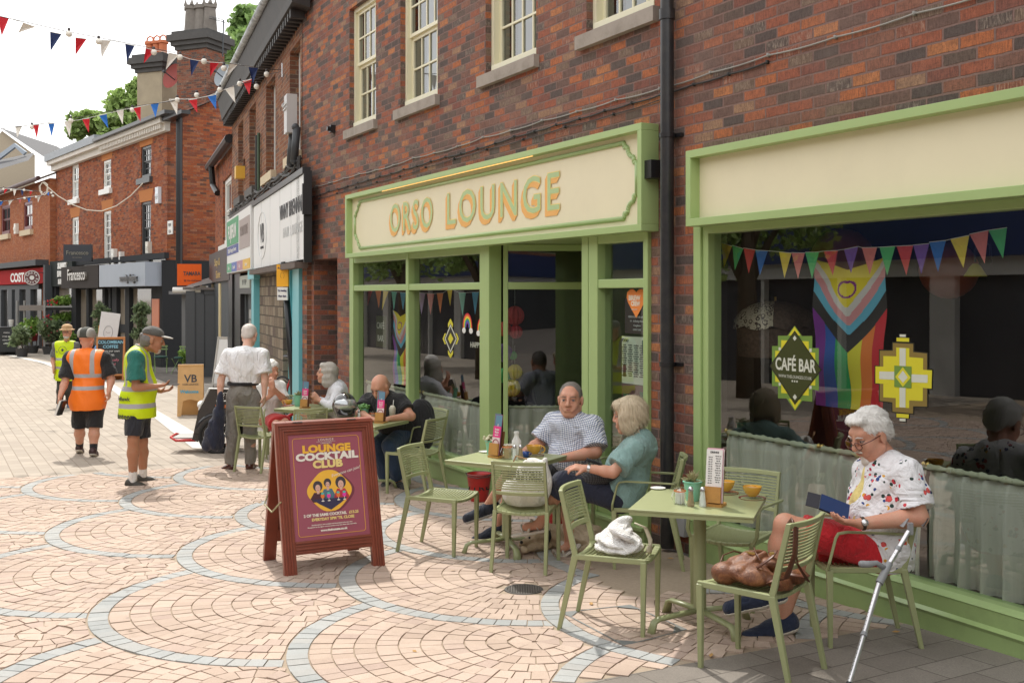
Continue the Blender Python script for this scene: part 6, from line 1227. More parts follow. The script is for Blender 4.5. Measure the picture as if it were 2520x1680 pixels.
t = MB(); cc = t_ + Vector((0, 0, .01)); ud = (t_ - m_).normalized(); rt_ = Vector((0, 0, 0)); V_ = []; F_ = []
for k in range(15):
 a = R(-30 + 240 * k / 14); d = Vector((math.cos(a) * .6 - .4, math.sin(a), 0)).normalized()
 d = (Vector((1, 0, 0)) * math.cos(a) + Vector((0, 1, 0)) * math.sin(a));
 for zz in (0, .055): V_.append(t_ + Vector((.02, .05, -.005)) + d * .055 + ud * (zz + .01)); V_.append(t_ + Vector((.02, .05, -.005)) + d * .060 + ud * (zz + .01))
for k in range(14): b0 = 4 * k; F_ += [(b0, b0 + 4, b0 + 6, b0 + 2), (b0 + 1, b0 + 3, b0 + 7, b0 + 5), (b0 + 2, b0 + 6, b0 + 7, b0 + 3), (b0, b0 + 1, b0 + 5, b0 + 4)]
t.add(V_, F_); t.box(t_.x - .012, t_.x + .012, t_.y - .012, t_.y + .012, t_.z - .03, t_.z + .03); t.build('arm_cuff', GPL, r, smooth=False)
t = MB(); t.cyl(a_ + Vector((0, 0, -.01)), a_ + (m_ - a_).normalized() * .04, .018, .014, 14); t.build('rubber_foot', SOLEB, r)
# 2 man in the checked shirt
def check_mat(name, c0, c1, c2, p=.0135):
 m, n, b, new, link = nodes(name); o = objco(n); x = sepxyz(n, o)
 u = mth(n, 'ADD', mth(n, 'MULTIPLY', x[0], .82), mth(n, 'MULTIPLY', x[1], .57)); v = mth(n, 'ADD', x[2], mth(n, 'MULTIPLY', x[1], .35))
 def st(q): return mth(n, 'LESS_THAN', mth(n, 'FRACT', mth(n, 'DIVIDE', mth(n, 'ADD', q, 5.0), p)), .5)
 s = mth(n, 'MULTIPLY', mth(n, 'ADD', st(u), st(v)), .5); link(ramp(n, s, [(0, c0), (.4, c1), (.9, c2)], True), b.inputs['Base Color']); b.inputs['Roughness'].default_value = .8; bump(n, b, mth(n, 'ADD', noise(n, 12, 4, o, .6, 1.5), mth(n, 'MULTIPLY', mth(n, 'ABSOLUTE', mth(n, 'SUBTRACT', noise(n, 6, 3, o, .5, 1.2), .5)), 4.0)), .7, .018); return m
CHK = check_mat('navy check cotton', (.84, .84, .85), (.48, .52, .62), (.13, .16, .27), .015)
J = dict(pv=A(1425, 1165, 8.72), nk=A(1418, 1028, 8.62), shL=A(1456, 1050, 8.50), shR=A(1366, 1042, 8.74), elL=A(1466, 1112, 8.38), elR=A(1326, 1092, 8.72), wrL=A(1378, 1128, 8.30), wrR=A(1290, 1112, 8.50),
         hipL=A(1410, 1175, 8.62), hipR=A(1402, 1172, 8.80), knL=A(1262, 1162, 8.45), knR=A(1268, 1178, 8.72), anL=A(1202, 1242, 8.55), anR=A(1226, 1296, 8.68), toL=A(1146, 1262, 8.56), toR=A(1166, 1318, 8.62))
rt, j, hd, D, L = person('stocky man in a blue checked shirt sitting behind the middle table, looking at the camera', (.50, 8.70), math.pi + .35, J, 1.75, h=.0085, b=1.15, belly=1.45, skin=SK1, head=(A(1404, 985, 8.58), (-.22, -.97, -.03), None, 1.17),
 hand={'L': ((-.9, -.1, .0), (0, -.2, -1), 1, .25), 'R': ((-.8, -.5, .0), (0, .1, -1), 1, .35)}, armr=1.15, legr=.95)
hd.bits(rt, brow=(.22, .16, .13)); shirt(rt, j, CHK, 1.18, 1.45, sleeve=.85, h=.009, inf=.018, wr=.006, hem=.05, armr=1.2, flare=.012, collar=True, seed=3)
legs(rt, j, BLKC, 1.1, short=True, h=.010, name='shorts', upto=.85); shoes(rt, j, cloth('navy mesh', (.02, .028, .05)), mat('two tone sole', (.42, .42, .43), .7, var=.4), w=.054)
E_ = hd.e; hair(rt, hd, hair_mat('cropped grey hair', (.14, .115, .10), (.34, .31, .28), (90, 90, 40)), [E_((0, -.020, .040), (.0775, .096, .085), .02)], [E_((0, .104, .052), (.072, .085, .072), .014), E_((0, .118, .0), (.1, .075, .062), .01), E_((0, .06, -.10), (.13, .12, .105), .01), E_((-.085, .0, -.01), (.025, .03, .045), .006), E_((.085, .0, -.01), (.025, .03, .045), .006)], wr=.001, am=.0006, st=2600, L=.009)
# 3 woman in the teal top
J = dict(pv=A(1530, 1215, 7.72), nk=A(1578, 1078, 7.72), shL=A(1566, 1103, 7.56), shR=A(1588, 1098, 7.88), elL=A(1508, 1162, 7.46), elR=A(1520, 1160, 7.92), wrL=A(1444, 1152, 7.50), wrR=A(1432, 1150, 7.70),
         hipL=A(1515, 1222, 7.64), hipR=A(1518, 1218, 7.80), knL=A(1385, 1184, 7.66), knR=A(1392, 1200, 7.84), anL=A(1326, 1290, 7.84), anR=A(1402, 1338, 7.98), toL=A(1274, 1300, 7.86), toR=A(1372, 1356, 7.96))
rt, j, hd, D, L = person('grey-blonde woman in a teal top and navy trousers seated beside the drainpipe', (.86, 7.72), math.pi, J, 1.6, feet=True, nose=.72, h=.0085, b=.92, belly=1.15, skin=SK1, head=(A(1548, 1025, 7.72), (-.97, .18, -.10), None, 1.08),
 hand={'L': ((-.95, .1, .1), (0, .3, -.9), 1, .6, .92), 'R': ((-.9, -.2, .0), (0, .1, -1), -1, .6, .92)}, armr=.95, legr=.88)
hd.bits(rt, brow=(.45, .38, .3)); TEAL = cloth('pale teal jersey', (.25, .40, .38), bmp=.5); shirt(rt, j, TEAL, .98, 1.2, sleeve=.78, h=.009, inf=.016, wr=.006, hem=.06, armr=1.0, flare=.012, seed=5)
legs(rt, j, NAVY, .93, to=.25, h=.009, r1=.086, r2=.078); E_, C_ = hd.e, hd.c_
BLH = hair_mat('ash blonde hair', (.38, .27, .14), (.90, .80, .62), (70, 70, 7))
hair(rt, hd, BLH, [E_((0, -.02, .045), (.098, .108, .098), .02), E_((-.074, .0, -.028), (.028, .066, .082), .03), E_((.074, .0, -.028), (.028, .066, .082), .03), E_((0, -.078, -.005), (.080, .045, .062), .03), E_((0, .06, .085), (.062, .045, .035), .02)], [E_((0, .115, -.035), (.062, .078, .115), .012)], wr=.0015, wf=60, st=3200, L=.05)
SAN = mat('pale sandal strap', (.66, .62, .55), .6)
for s in 'LR':
 a, tt = j['an' + s], j['to' + s]; d = nv(tt - a); dn = np.array([0, 0, -1.]); dn = nv(dn - d * (dn @ d)); hl = a - d * .035 + dn * .036
 o_ = smesh('sandal', surf([fcone(hl, hl + d * .11, .040, .042, .02), fcone(hl + d * .11, hl + d * .22, .042, .036, .02)], .006, cuts=[(hl + dn * .022, dn), (hl + dn * .002, -dn)]), SAN, rt)
 sd = np.cross(d, dn)
 for q0, q1, up_ in ((.04, .12, .085), (.12, .04, .085), (.16, .16, .06)):
  t = MB(); P = [hl + d * q0 - sd * .04, hl + d * (q0 + q1) / 2 - dn * up_, hl + d * q1 + sd * .04]; t.tube([tuple(p) for p in P], .010, 6, sq=(1, .4)); t.build('strap', SAN, o_, smooth=True)
w_ = j['wrL']; ax = nv(w_ - j['elL']); t = MB(); t.lathe([(.030, -.010), (.032, 0), (.030, .010)], tuple(w_ - ax * .015), 18, 0, Vector(ax)); t.build('watch', STEEL, rt, smooth=True)
r = root('handbag', 'black woven shoulder bag on the lap of the woman in the teal top', 'bag', tuple(at(1478, 1172, 7.62)), rot=1e-6)
WOV = check_mat('black woven straw', (.02, .02, .022), (.045, .045, .05), (.10, .10, .11), .012); smesh('bag_body', surf([fell((0, 0, 0), (.15, .065, .062), .02, np.array(Matrix.Rotation(R(-12), 3, 'Y'))), fell((.09, 0, .035), (.10, .05, .04), .03)], .007, (), .003, 40), WOV, r)
t = MB(); t.tube([(-.06, -.04, .04), (-.13, -.05, .10), (-.10, -.05, .13), (-.02, -.04, .10), (.05, -.03, .05)], .012, 8); t.build('handle', BLKC, r, smooth=True)
# 4 bald man at the second table
def P4(d): return {k: A(*v) for k, v in d.items()}
J = P4(dict(pv=(985, 1062, 11.75), nk=(948, 975, 11.62), shL=(987, 990, 11.55), shR=(908, 985, 11.72), elL=(1012, 1024, 11.42), elR=(886, 1018, 11.55), wrL=(960, 1030, 11.22), wrR=(912, 1030, 11.2),
   hipL=(990, 1068, 11.65), hipR=(965, 1066, 11.8), knL=(958, 1098, 11.35), knR=(930, 1094, 11.5), anL=(980, 1186, 11.45), anR=(950, 1184, 11.6), toL=(1000, 1194, 11.2), toR=(940, 1196, 11.35)))
rt, j, hd, D, L = person('bald man in a black t-shirt and jeans bent over a table beside the helmet', (-1.2, 11.7), R(235), J, 1.7, h=.011, b=1.1, belly=1.15, skin=SK1, head=(A(936, 953, 11.5), (-.45, -.75, -.62), None, 1.12),
 hand={'L': ((-.9, -.3, 0), (0, .2, -1), 1, .3), 'R': ((.7, -.5, 0), (0, .2, -1), -1, .3)}, armr=1.15)
hd.bits(rt, brow=(.12, .07, .05)); shirt(rt, j, BLKC, 1.12, 1.2, sleeve=.62, h=.011, hem=.04, armr=1.15, flare=.01)
JEAN = cloth('blue denim', (.028, .055, .11), var=.3); legs(rt, j, JEAN, 1.0, to=.92, h=.011); shoes(rt, j, BLKC, SOLEB, h=.009)
hair(rt, hd, hair_mat('stubble shadow', (.30, .2, .15), (.42, .28, .2)), [hd.e((0, -.06, -.02), (.068, .05, .05), .02)], wr=.0005)
r = root('helmet', 'silver and black motorcycle helmet standing on the bald man\'s table', 'helmet', (-1.78, 11.38, zt[2] + .15), rot=R(200)); BG = mat('gloss black shell', (.012, .012, .014), .08, coat=1); SV = mat('silver visor', (.42, .44, .46), .12, .6)
sh_ = smesh('shell', surf([fell((0, 0, .0), (.128, .155, .14), .03), fell((0, .06, -.09), (.095, .11, .06), .05)], .009, [fell((0, .165, .0), (.085, .06, .055), .02)]), BG, r)
smesh('visor', surf([fell((0, .055, .02), (.122, .118, .075), .01)], .008), SV, r); t = MB(); t.tube([(-.12, .08, -.02), (-.13, .0, -.04), (-.12, -.08, -.03)], .012, 6); t.build('trim', SV, r, smooth=True)
r = root('backpack', 'black backpack hanging on the chair behind the bald man', 'backpack', (-1.0, 11.75, gz(11.75) + .62), rot=R(20)); smesh('bag_body', surf([fell((0, 0, 0), (.17, .11, .30), .05), fell((0, -.06, -.08), (.13, .08, .18), .04)], .012, (), .005, 20), BLKC, r)
t = MB(); t.tube([(.03, -.125, .0), (.05, -.15, .05), (.07, -.12, .1)], .006, 5); t.build('zip_pull', STEEL, r)
# 5 woman in the white jacket
J = P4(dict(pv=(836, 1032, 13.5), nk=(822, 945, 13.45), shL=(832, 962, 13.28), shR=(832, 956, 13.62), elL=(818, 1000, 13.1), elR=(806, 990, 13.62), wrL=(786, 985, 13.2), wrR=(784, 984, 13.4),
   hipL=(828, 1038, 13.4), hipR=(828, 1036, 13.58), knL=(772, 1040, 13.3), knR=(770, 1038, 13.5), anL=(762, 1110, 13.3), anR=(760, 1108, 13.5), toL=(735, 1116, 13.3), toR=(735, 1114, 13.5)))
rt, j, hd, D, L = person('laughing woman with grey wavy hair and a white jacket at the farther table', (-2.18, 13.45), math.pi, J, 1.6, nose=.75, h=.012, b=.95, belly=1.05, skin=SK1, head=(A(803, 920, 13.42), (-.96, -.22, .12), None, 1.08),
 hand={'L': ((-.7, .2, .6), (0, .9, .1), 1, .6), 'R': ((-.7, -.2, .6), (0, -.9, .1), -1, .6)}, armr=.95, legr=.9)
hd.bits(rt, lips=(.5, .18, .15)); shirt(rt, j, cloth('white jacket', (.76, .76, .80)), 1.02, 1.1, h=.012, hem=.10, long=True, name='jacket', seed=4); legs(rt, j, cloth('light grey trousers', (.38, .37, .36)), .95, h=.012, to=.95); shoes(rt, j, WHITE, SOLEW, h=.01)
E_ = hd.e; hair(rt, hd, hair_mat('silver hair', (.30, .27, .23), (.62, .58, .52), (40, 40, 9)), [E_((0, -.025, .045), (.098, .110, .098), .02), E_((-.07, -.02, -.06), (.035, .07, .10), .03), E_((.07, -.02, -.06), (.035, .07, .10), .03), E_((0, -.085, -.07), (.088, .055, .10), .03), E_((0, .04, .095), (.06, .05, .03), .02)], [E_((0, .115, -.02), (.062, .078, .10), .012)], h=.009, wr=.005, wf=60)
# 6 seated white-haired woman, half hidden
J = P4(dict(pv=(668, 1032, 14.2), nk=(664, 935, 14.2), shL=(688, 950, 14.1), shR=(646, 952, 14.3), elL=(702, 985, 14.0), elR=(632, 990, 14.2), wrL=(672, 955, 13.8), wrR=(665, 975, 13.85),
   hipL=(676, 1036, 14.1), hipR=(658, 1036, 14.3), knL=(700, 1040, 13.75), knR=(680, 1044, 13.7), anL=(706, 1100, 13.7), anR=(684, 1102, 13.65), toL=(720, 1106, 13.5), toR=(698, 1108, 13.4)))
rt, j, hd, D, L = person('white-haired woman in a pale top half hidden behind the man in grey trousers', (-3.18, 14.2), R(-50), J, 1.6, h=.013, b=.95, skin=SK1, head=(A(667, 912, 14.15), (.75, -.6, -.15), None, 1.1), hand={'L': ((-.2, -.2, .9), (0, .6, .1), 1, .7), 'R': ((.2, -.2, .9), (0, .6, .1), -1, .7)})
shirt(rt, j, cloth('pale floral linen', (.68, .68, .66)), 1.0, 1.05, h=.013, long=False, sleeve=.9, hem=.05); legs(rt, j, cloth('red skirt cloth', (.50, .03, .03)), 1.0, h=.013, short=True, name='skirt', upto=1.0, r1=.10); shoes(rt, j, WHITE, SOLEW, h=.01)
E_ = hd.e; hair(rt, hd, WHH, [E_((0, -.02, .045), (.095, .108, .096), .02), E_((-.07, -.01, -.03), (.03, .06, .07), .03), E_((.07, -.01, -.03), (.03, .06, .07), .03), E_((0, -.07, -.03), (.075, .05, .075), .03)], [E_((0, .115, -.025), (.062, .078, .11), .012)], h=.009)
# 7 standing man, white shirt, grey trousers, from behind
J = P4(dict(pv=(598, 968, 12.8), nk=(608, 858, 12.85), shL=(564, 876, 12.82), shR=(644, 876, 12.8), elL=(544, 934, 12.75), elR=(652, 930, 12.75), wrL=(541, 982, 12.7), wrR=(650, 972, 12.72),
   hipL=(578, 985, 12.8), hipR=(620, 985, 12.8), knL=(572, 1068, 12.78), knR=(616, 1068, 12.8), anL=(566, 1143, 12.82), anR=(616, 1140, 12.86), toL=(540, 1150, 12.92), toR=(630, 1140, 13.1)))
rt, j, hd, D, L = person('standing old man seen from behind in a white short-sleeved shirt and grey trousers', (-3.22, 12.8), R(92), J, 1.75, h=.011, b=1.05, belly=1.0, skin=SK3, head=(A(614, 824, 12.98), (.12, .93, -.36), None, 1.12),
 hand={'L': ((-.05, 0, -1), (1, 0, 0), 1, .7, 1.0), 'R': ((0, .05, -1), (-1, 0, 0), -1, .5, 1.0)})
shirt(rt, j, cloth('white shirt cotton', (.84, .84, .86), bmp=.6), 1.16, 1.12, sleeve=.80, h=.011, inf=.022, wr=.005, armr=1.15, flare=.018, collar=True, seed=8, dep=1.0, tuck=.13); GREYT = cloth('grey trouser wool', (.25, .235, .21), bmp=.5)
legs(rt, j, GREYT, 1.0, h=.011, r0=.105, r1=.082, r2=.068, to=.97, wr=.006); shoes(rt, j, mat('brown leather shoe', (.075, .022, .015), .25, coat=.3), SOLEB, h=.009)
t = MB(); u_ = j['pv']; t.lathe([(.150, .10), (.153, .105), (.153, .135), (.150, .14)], (0, 0, 0), 28); q = t.build('belt', BLKC, rt, smooth=True); q.scale = (1.22, .93, 1); q.location = tuple(u_)
E_ = hd.e; hair(rt, hd, hair_mat('thin white hair', (.66, .58, .52), (.84, .80, .77), (90, 90, 40)), [E_((0, -.025, .035), (.079, .092, .078), .02), E_((0, -.06, -.015), (.066, .045, .05), .02)], [E_((0, .10, .04), (.1, .09, .1), .01)], wr=.001, am=.0006, st=1200, L=.02)
JK = person and None
r = root('jacket', 'navy jacket hanging folded from the standing man\'s left hand', 'jacket', tuple(at(524, 1035, 12.62)), rot=1e-6)
smesh('cloth', surf([fcone((.09, 0, .32), (.07, .0, .10), .03, .05, .05), fcone((.06, 0, .06), (.0, 0, -.24), .065, .10, .05), fcone((.08, .02, .08), (.06, .02, -.30), .05, .06, .03), fcone((.0, -.03, -.02), (-.07, 0, -.30), .045, .06, .03), fcone((.05, -.05, .05), (.03, -.06, -.31), .03, .04, .015)], .010, (), .008, 24), NAVY, r)
# hi-vis vests
def vest_mat(name, col, z1, z2, xs=(.085, .13), zt_=1.1, wd=.05):
 m, n, b, new, link = nodes(name); o = objco(n); x = sepxyz(n, o)
 def band(v, a, c): return mth(n, 'MULTIPLY', mth(n, 'GREATER_THAN', v, a), mth(n, 'LESS_THAN', v, c))
 f = mth(n, 'MAXIMUM', band(x[2], z1, z1 + wd), band(x[2], z2, z2 + wd)); ax_ = mth(n, 'ABSOLUTE', x[0]); f = mth(n, 'MAXIMUM', f, mth(n, 'MULTIPLY', band(ax_, *xs), mth(n, 'GREATER_THAN', x[2], z2 + wd)))
 link(mix(n, f, col, (.40, .39, .40)), b.inputs['Base Color']); b.inputs['Roughness'].default_value = .55; link(mth(n, 'MULTIPLY', mth(n, 'SUBTRACT', 1.0, f), .0), b.inputs['Metallic']); bump(n, b, noise(n, 10, 4, o, .6, 1.2), .5, .014); return m
def vest(rt, j, m, b, belly, h=.011, hem=.12, inf=.028):
 P = torso(j, b, belly, inf); P = P[1:]; ch = (j['shL'] + j['shR']) / 2; u = nv(ch - j['pv']); r_ = nv(j['shR'] - j['shL']); w_ = np.linalg.norm(j['shR'] - j['shL'])
 P.append(fcone(ch - r_ * w_ * .36 - u * .0, ch + r_ * w_ * .36, .075 * b + inf, .075 * b + inf, .05)); P.append(fcone(j['pv'] + u * .1, j['pv'] - u * hem, .150 * b + inf, .165 * b + inf, .05, True)); P.append(fell(j['pv'] - u * hem * .3, (.178 * b + inf, .14 * b + inf, .12), .05))
 c = j['pv'] - u * hem; return smesh('vest', surf(P, h, (), .004, 18, cuts=[(c, -u)]), m, rt)
HV = (.62, .80, .0)
J = P4(dict(pv=(338, 1000, 11.6), nk=(346, 858, 11.62), shL=(340, 878, 11.80), shR=(334, 880, 11.42), elL=(352, 948, 11.86), elR=(334, 952, 11.36), wrL=(396, 962, 11.80), wrR=(384, 950, 11.46),
   hipL=(346, 1010, 11.68), hipR=(334, 1012, 11.50), knL=(350, 1085, 11.74), knR=(328, 1082, 11.46), anL=(352, 1172, 11.85), anR=(327, 1184, 11.50), toL=(396, 1180, 11.92), toR=(372, 1194, 11.50)))
rt, j, hd, D, L = person('volunteer in a yellow vest, grey cap and shorts standing in profile looking at his phone', (-4.05, 11.6), R(10), J, 1.78, h=.011, b=1.02, belly=1.15, skin=SK4, head=(A(376, 838, 11.62), (.93, .30, -.22), None, 1.12),
 hand={'R': ((.93, .25, .1), (.2, .3, .9), -1, .6, 1.0), 'L': ((.9, -.1, .1), (.1, 0, .9), 1, .5)})
hd.bits(rt, brow=(.3, .25, .2)); vm = vest_mat('yellow vest fabric', HV, .84, 1.02); v_ = vest(rt, j, vm, 1.02, 1.15); TG = cloth('green t-shirt', (.02, .16, .13)); shirt(rt, j, TG, 1.0, 1.1, sleeve=.78, h=.011, armr=1.1, flare=.02)
c = j['nk']; GRC = cloth('grey fleece', (.33, .31, .28)); smesh('collar', surf([fcone(c + np.array([0, 0, -.02]), c + np.array([.0, .02, .035]), .085, .072, .02, True)], .009), GRC, rt)
legs(rt, j, cloth('charcoal shorts', (.022, .024, .034)), 1.0, short=True, name='shorts', h=.011, upto=.86, r1=.094); shoes(rt, j, mat('dark trail shoe', (.045, .040, .032), .6, var=.5, nsc=40), SOLEB, h=.009, w=.047)
for s in 'LR': k_, a_ = j['kn' + s], j['an' + s]; smesh('sock', surf([fcone(a_ + (k_ - a_) * .27, a_ + (a_ - k_) * .05, .046, .042, .01, True)], .009), cloth('white sock', (.8, .8, .78)), rt)
E_ = hd.e; hair(rt, hd, hair_mat('dark grey hair', (.07, .065, .06), (.26, .24, .22)), [E_((0, -.04, .0), (.080, .078, .075), .02), E_((0, -.10, .03), (.03, .03, .03), .01), E_((0, -.07, -.04), (.06, .04, .04), .02)], [E_((0, .09, -.02), (.12, .08, .1), .01)], h=.008)
CAPG = cloth('grey cap cotton', (.10, .098, .09), bmp=.3); cp = smesh('cap', surf([E_((0, -.012, .070), (.086, .104, .070), .02)], .008, cuts=[(hd.p(0, 0, .052), -hd.R[:, 2])]), CAPG, rt); smesh('peak', surf([E_((0, .11, .058), (.070, .075, .010), .01)], .007), mat('pale cap peak', (.45, .43, .40), .7), cp)
smesh('beard', surf([E_((0, .062, -.085), (.036, .035, .035), .02)], .008, (), .002, 90), hair_mat('grey stubble', (.45, .4, .36), (.6, .56, .5)), rt)
t = MB(); w_ = j['wrR']; t.box(w_[0] - .08, w_[0] - .01, w_[1] + .10, w_[1] + .23, w_[2] + .008, w_[2] + .018); t.build('phone', BLACK, rt)
def arc_text(v_, body, z, sz, rx, ry, ph0, m, c=(0, 0)):
 t = MB(); t.text(body, 0, 0, z, sz, 0, depth=.002, bold=.0015); Rm_ = (rx + ry) / 2
 t.v = [(c[0] + (rx + .001 - y_) * math.cos(ph0 + x_ / Rm_), c[1] + (ry + .001 - y_) * math.sin(ph0 + x_ / Rm_), z_) for x_, y_, z_ in t.v]; return t.build('lettering', m, v_)
arc_text(v_, 'volunteer', .73, .085, .222, .198, R(-48), INK, (j['pv'][0], j['pv'][1])); arc_text(v_, 'birdhawk', .925, .06, .215, .19, R(-45), INK, (j['pv'][0], j['pv'][1]))
J = P4(dict(pv=(216, 985, 14.2), nk=(214, 862, 14.25), shL=(172, 880, 14.2), shR=(256, 880, 14.2), elL=(160, 940, 14.1), elR=(274, 932, 14.2), wrL=(148, 974, 13.95), wrR=(268, 962, 14.1),
   hipL=(199, 1000, 14.2), hipR=(234, 1000, 14.2), knL=(196, 1052, 14.22), knR=(232, 1052, 14.15), anL=(196, 1098, 14.45), anR=(230, 1106, 14.08), toL=(201, 1108, 14.62), toR=(237, 1112, 14.25)))
rt, j, hd, D, L = person('tattooed man in an orange vest and black shorts walking away down the street', (-5.65, 14.2), R(88), J, 1.78, h=.012, b=1.2, belly=1.15, skin=SK1, head=(A(214, 832, 14.25), (.08, .98, -.1), None, 1.12),
 hand={'L': ((-.1, -.1, -1), (1, 0, 0), 1, .9, 1.0), 'R': ((.0, .1, -1), (-1, 0, 0), -1, .7)}, armr=1.15, legr=1.1)
shirt(rt, j, BLKC, 1.15, 1.1, sleeve=.85, h=.012, armr=1.15, flare=.014); OV = vest_mat('orange vest fabric', (.95, .20, .01), .88, 1.04, (.11, .165)); vest(rt, j, OV, 1.16, 1.1, h=.012)
legs(rt, j, BLKC, 1.15, short=True, name='shorts', h=.012, upto=1.0, r0=.105, r1=.10); shoes(rt, j, mat('black red trainer', (.05, .02, .02), .5, var=.9, nsc=30), SOLEW, h=.009)
for s in 'LR': k_, a_ = j['kn' + s], j['an' + s]; smesh('sock', surf([fcone(a_ + (k_ - a_) * .22, a_ + (a_ - k_) * .05, .052, .046, .01, True)], .01), BLKC, rt)
E_ = hd.e; cp = smesh('cap', surf([E_((0, -.012, .050), (.088, .106, .085), .02), E_((0, -.08, .01), (.06, .03, .04), .02)], .008, cuts=[(hd.p(0, 0, .0), -hd.R[:, 2])]), mat('olive grey cap', (.065, .068, .058), .8), rt); smesh('cap_side', surf([E_((-.055, -.02, .048), (.038, .095, .075), .01), E_((.055, -.02, .048), (.038, .095, .075), .01)], .008, cuts=[(hd.p(0, 0, .004), -hd.R[:, 2])]), mat('pale grey mesh', (.38, .37, .34), .8), cp)
t = MB(); w_ = j['wrL'];
for k, c in enumerate((WHITE, BLACK)): t = MB(M=Matrix.Translation((w_[0] + .03 * k, w_[1] - .02, w_[2] - .16)) @ Matrix.Rotation(R(20), 4, 'Y')); t.box(-.012, .012, -.06, .06, -.09, .11); t.build('notebook', c, rt)
TAT = mat('tattoo ink', (.10, .085, .085), .6)
J = P4(dict(pv=(161, 922, 22.7), nk=(163, 842, 22.7), shL=(186, 850, 22.7), shR=(139, 850, 22.7), elL=(192, 882, 22.7), elR=(130, 885, 22.7), wrL=(188, 905, 22.5), wrR=(132, 906, 22.55),
   hipL=(171, 928, 22.7), hipR=(153, 928, 22.7), knL=(170, 962, 22.65), knR=(149, 962, 22.6), anL=(170, 993, 22.8), anR=(146, 995, 22.5), toL=(171, 998, 22.5), toR=(145, 1001, 22.2)))
rt, j, hd, D, L = person('smiling man in a straw bucket hat, glasses and yellow vest walking towards us', (-9.4, 22.7), R(-80), J, 1.75, h=.016, b=1.05, belly=1.2, skin=SK1, head=(A(165, 818, 22.6), (.1, -.98, -.02), None, 1.12), hand={'L': ((0, 0, -1), (-1, 0, 0), 1, .7), 'R': ((0, 0, -1), (1, 0, 0), -1, .7)})
hd.bits(rt); shirt(rt, j, cloth('grey polo', (.14, .14, .14)), 1.05, 1.1, sleeve=.8, h=.015, armr=1.1, collar=True); v_ = vest(rt, j, vest_mat('yellow vest fabric far', HV, .82, 1.0, (.5, .6)), 1.04, 1.15, h=.015)
t = MB(); t.lathe([(.072, .0), (.076, .004), (.08, 0)], (.075, .185, 1.22), 20, 0, Vector((0, 1, .1))); t.ball((.075, .190, 1.22), .03, 5, 0, (.8, .3, 1)); t.build('emblem', INK, v_)
legs(rt, j, cloth('dark olive trousers', (.04, .036, .028)), 1.0, h=.015, to=.95); shoes(rt, j, cloth('blue trainer', (.08, .14, .24)), SOLEW, h=.011)
E_ = hd.e; HT = cloth('straw hat cloth', (.52, .33, .17)); hp_ = smesh('hat', surf([E_((0, 0, .10), (.095, .105, .065), .02), E_((0, 0, .055), (.14, .15, .022), .03)], .01), HT, rt); smesh('beard', surf([E_((0, .05, -.08), (.05, .045, .04), .02)], .01), hair_mat('grey beard', (.45, .42, .4), (.65, .6, .56)), rt)
t = MB();
for x in (-1, 1): t.tube([hd.p(x * .034 + .022 * math.cos(q * math.pi / 6), .112, .004 + .018 * math.sin(q * math.pi / 6)) for q in range(13)], .003, 5)
t.tube([hd.p(-.012, .113, .008), hd.p(.012, .113, .008)], .003, 5); t.build('glasses', BLACK, rt)
J = P4(dict(pv=(256, 895, 33), nk=(255, 848, 33), shL=(270, 856, 33), shR=(239, 856, 33), elL=(274, 878, 32.9), elR=(236, 878, 32.9), wrL=(262, 885, 32.7), wrR=(248, 885, 32.7), hipL=(263, 897, 33), hipR=(249, 897, 33), knL=(263, 893, 32.5), knR=(250, 893, 32.5), anL=(263, 925, 32.5), anR=(250, 925, 32.5), toL=(263, 928, 32.3), toR=(250, 928, 32.3)))
rt, j, hd, D, L = person('man in a blue shirt and sunglasses sitting far off behind the coffee chalkboard', (-12.55, 33), R(-80), J, 1.7, h=.018, skin=SK2, head=(A(254, 836, 32.95), (.1, -.97, -.15), None, 1.1)); shirt(rt, j, cloth('sky blue shirt', (.10, .27, .60)), 1.0, 1.05, h=.018, sleeve=.9)
legs(rt, j, NAVY, 1.0, h=.018); hair(rt, hd, hair_mat('dark hair', (.02, .015, .012), (.06, .045, .035)), [hd.e((0, -.02, .05), (.082, .1, .088), .02)], [hd.e((0, .115, .02), (.1, .07, .08), .01)], h=.012); t = MB(); t.box(-.06, .06, 0, .02, -.014, .014); q = t.build('sunglasses', BLACK, rt); q.location = tuple(hd.p(0, .095, .012))
# dog under the middle table
DOG = hair_mat('cream curly fur', (.36, .26, .16), (.66, .54, .38), (26, 26, 26)); r0_ = A(1390, 1338, 8.35)
def DP(px, py, Y): q = A(px, py, Y); return q - np.array([.41, 8.35, gz(8.35)])
bd_ = [fcone(DP(1340, 1322, 8.3), DP(1455, 1325, 8.45), .105, .115, .05), fcone(DP(1340, 1318, 8.28), DP(1318, 1322, 8.22), .085, .072, .03), fell(DP(1312, 1326, 8.2), (.075, .07, .065), .03), fcone(DP(1308, 1334, 8.15), DP(1286, 1336, 8.08), .038, .028, .02), fcone(DP(1318, 1330, 8.16), DP(1314, 1352, 8.14), .026, .022, .015), fcone(DP(1325, 1312, 8.3), DP(1328, 1340, 8.34), .026, .022, .015),
       fcone(DP(1345, 1345, 8.2), DP(1290, 1352, 8.0), .035, .026, .02), fcone(DP(1350, 1350, 8.32), DP(1300, 1356, 8.15), .033, .026, .02), fell(DP(1450, 1335, 8.3), (.10, .07, .08), .04), fcone(DP(1450, 1350, 8.22), DP(1405, 1358, 8.1), .035, .028, .02), fcone(DP(1470, 1330, 8.5), DP(1490, 1345, 8.5), .03, .02, .03)]
dg = smesh('dog', surf(bd_, .008, (), .006, 75), DOG, label='cream curly-haired dog lying under the middle table by the sandals', cat='dog'); dg.location = (.41, 8.35, gz(8.35))
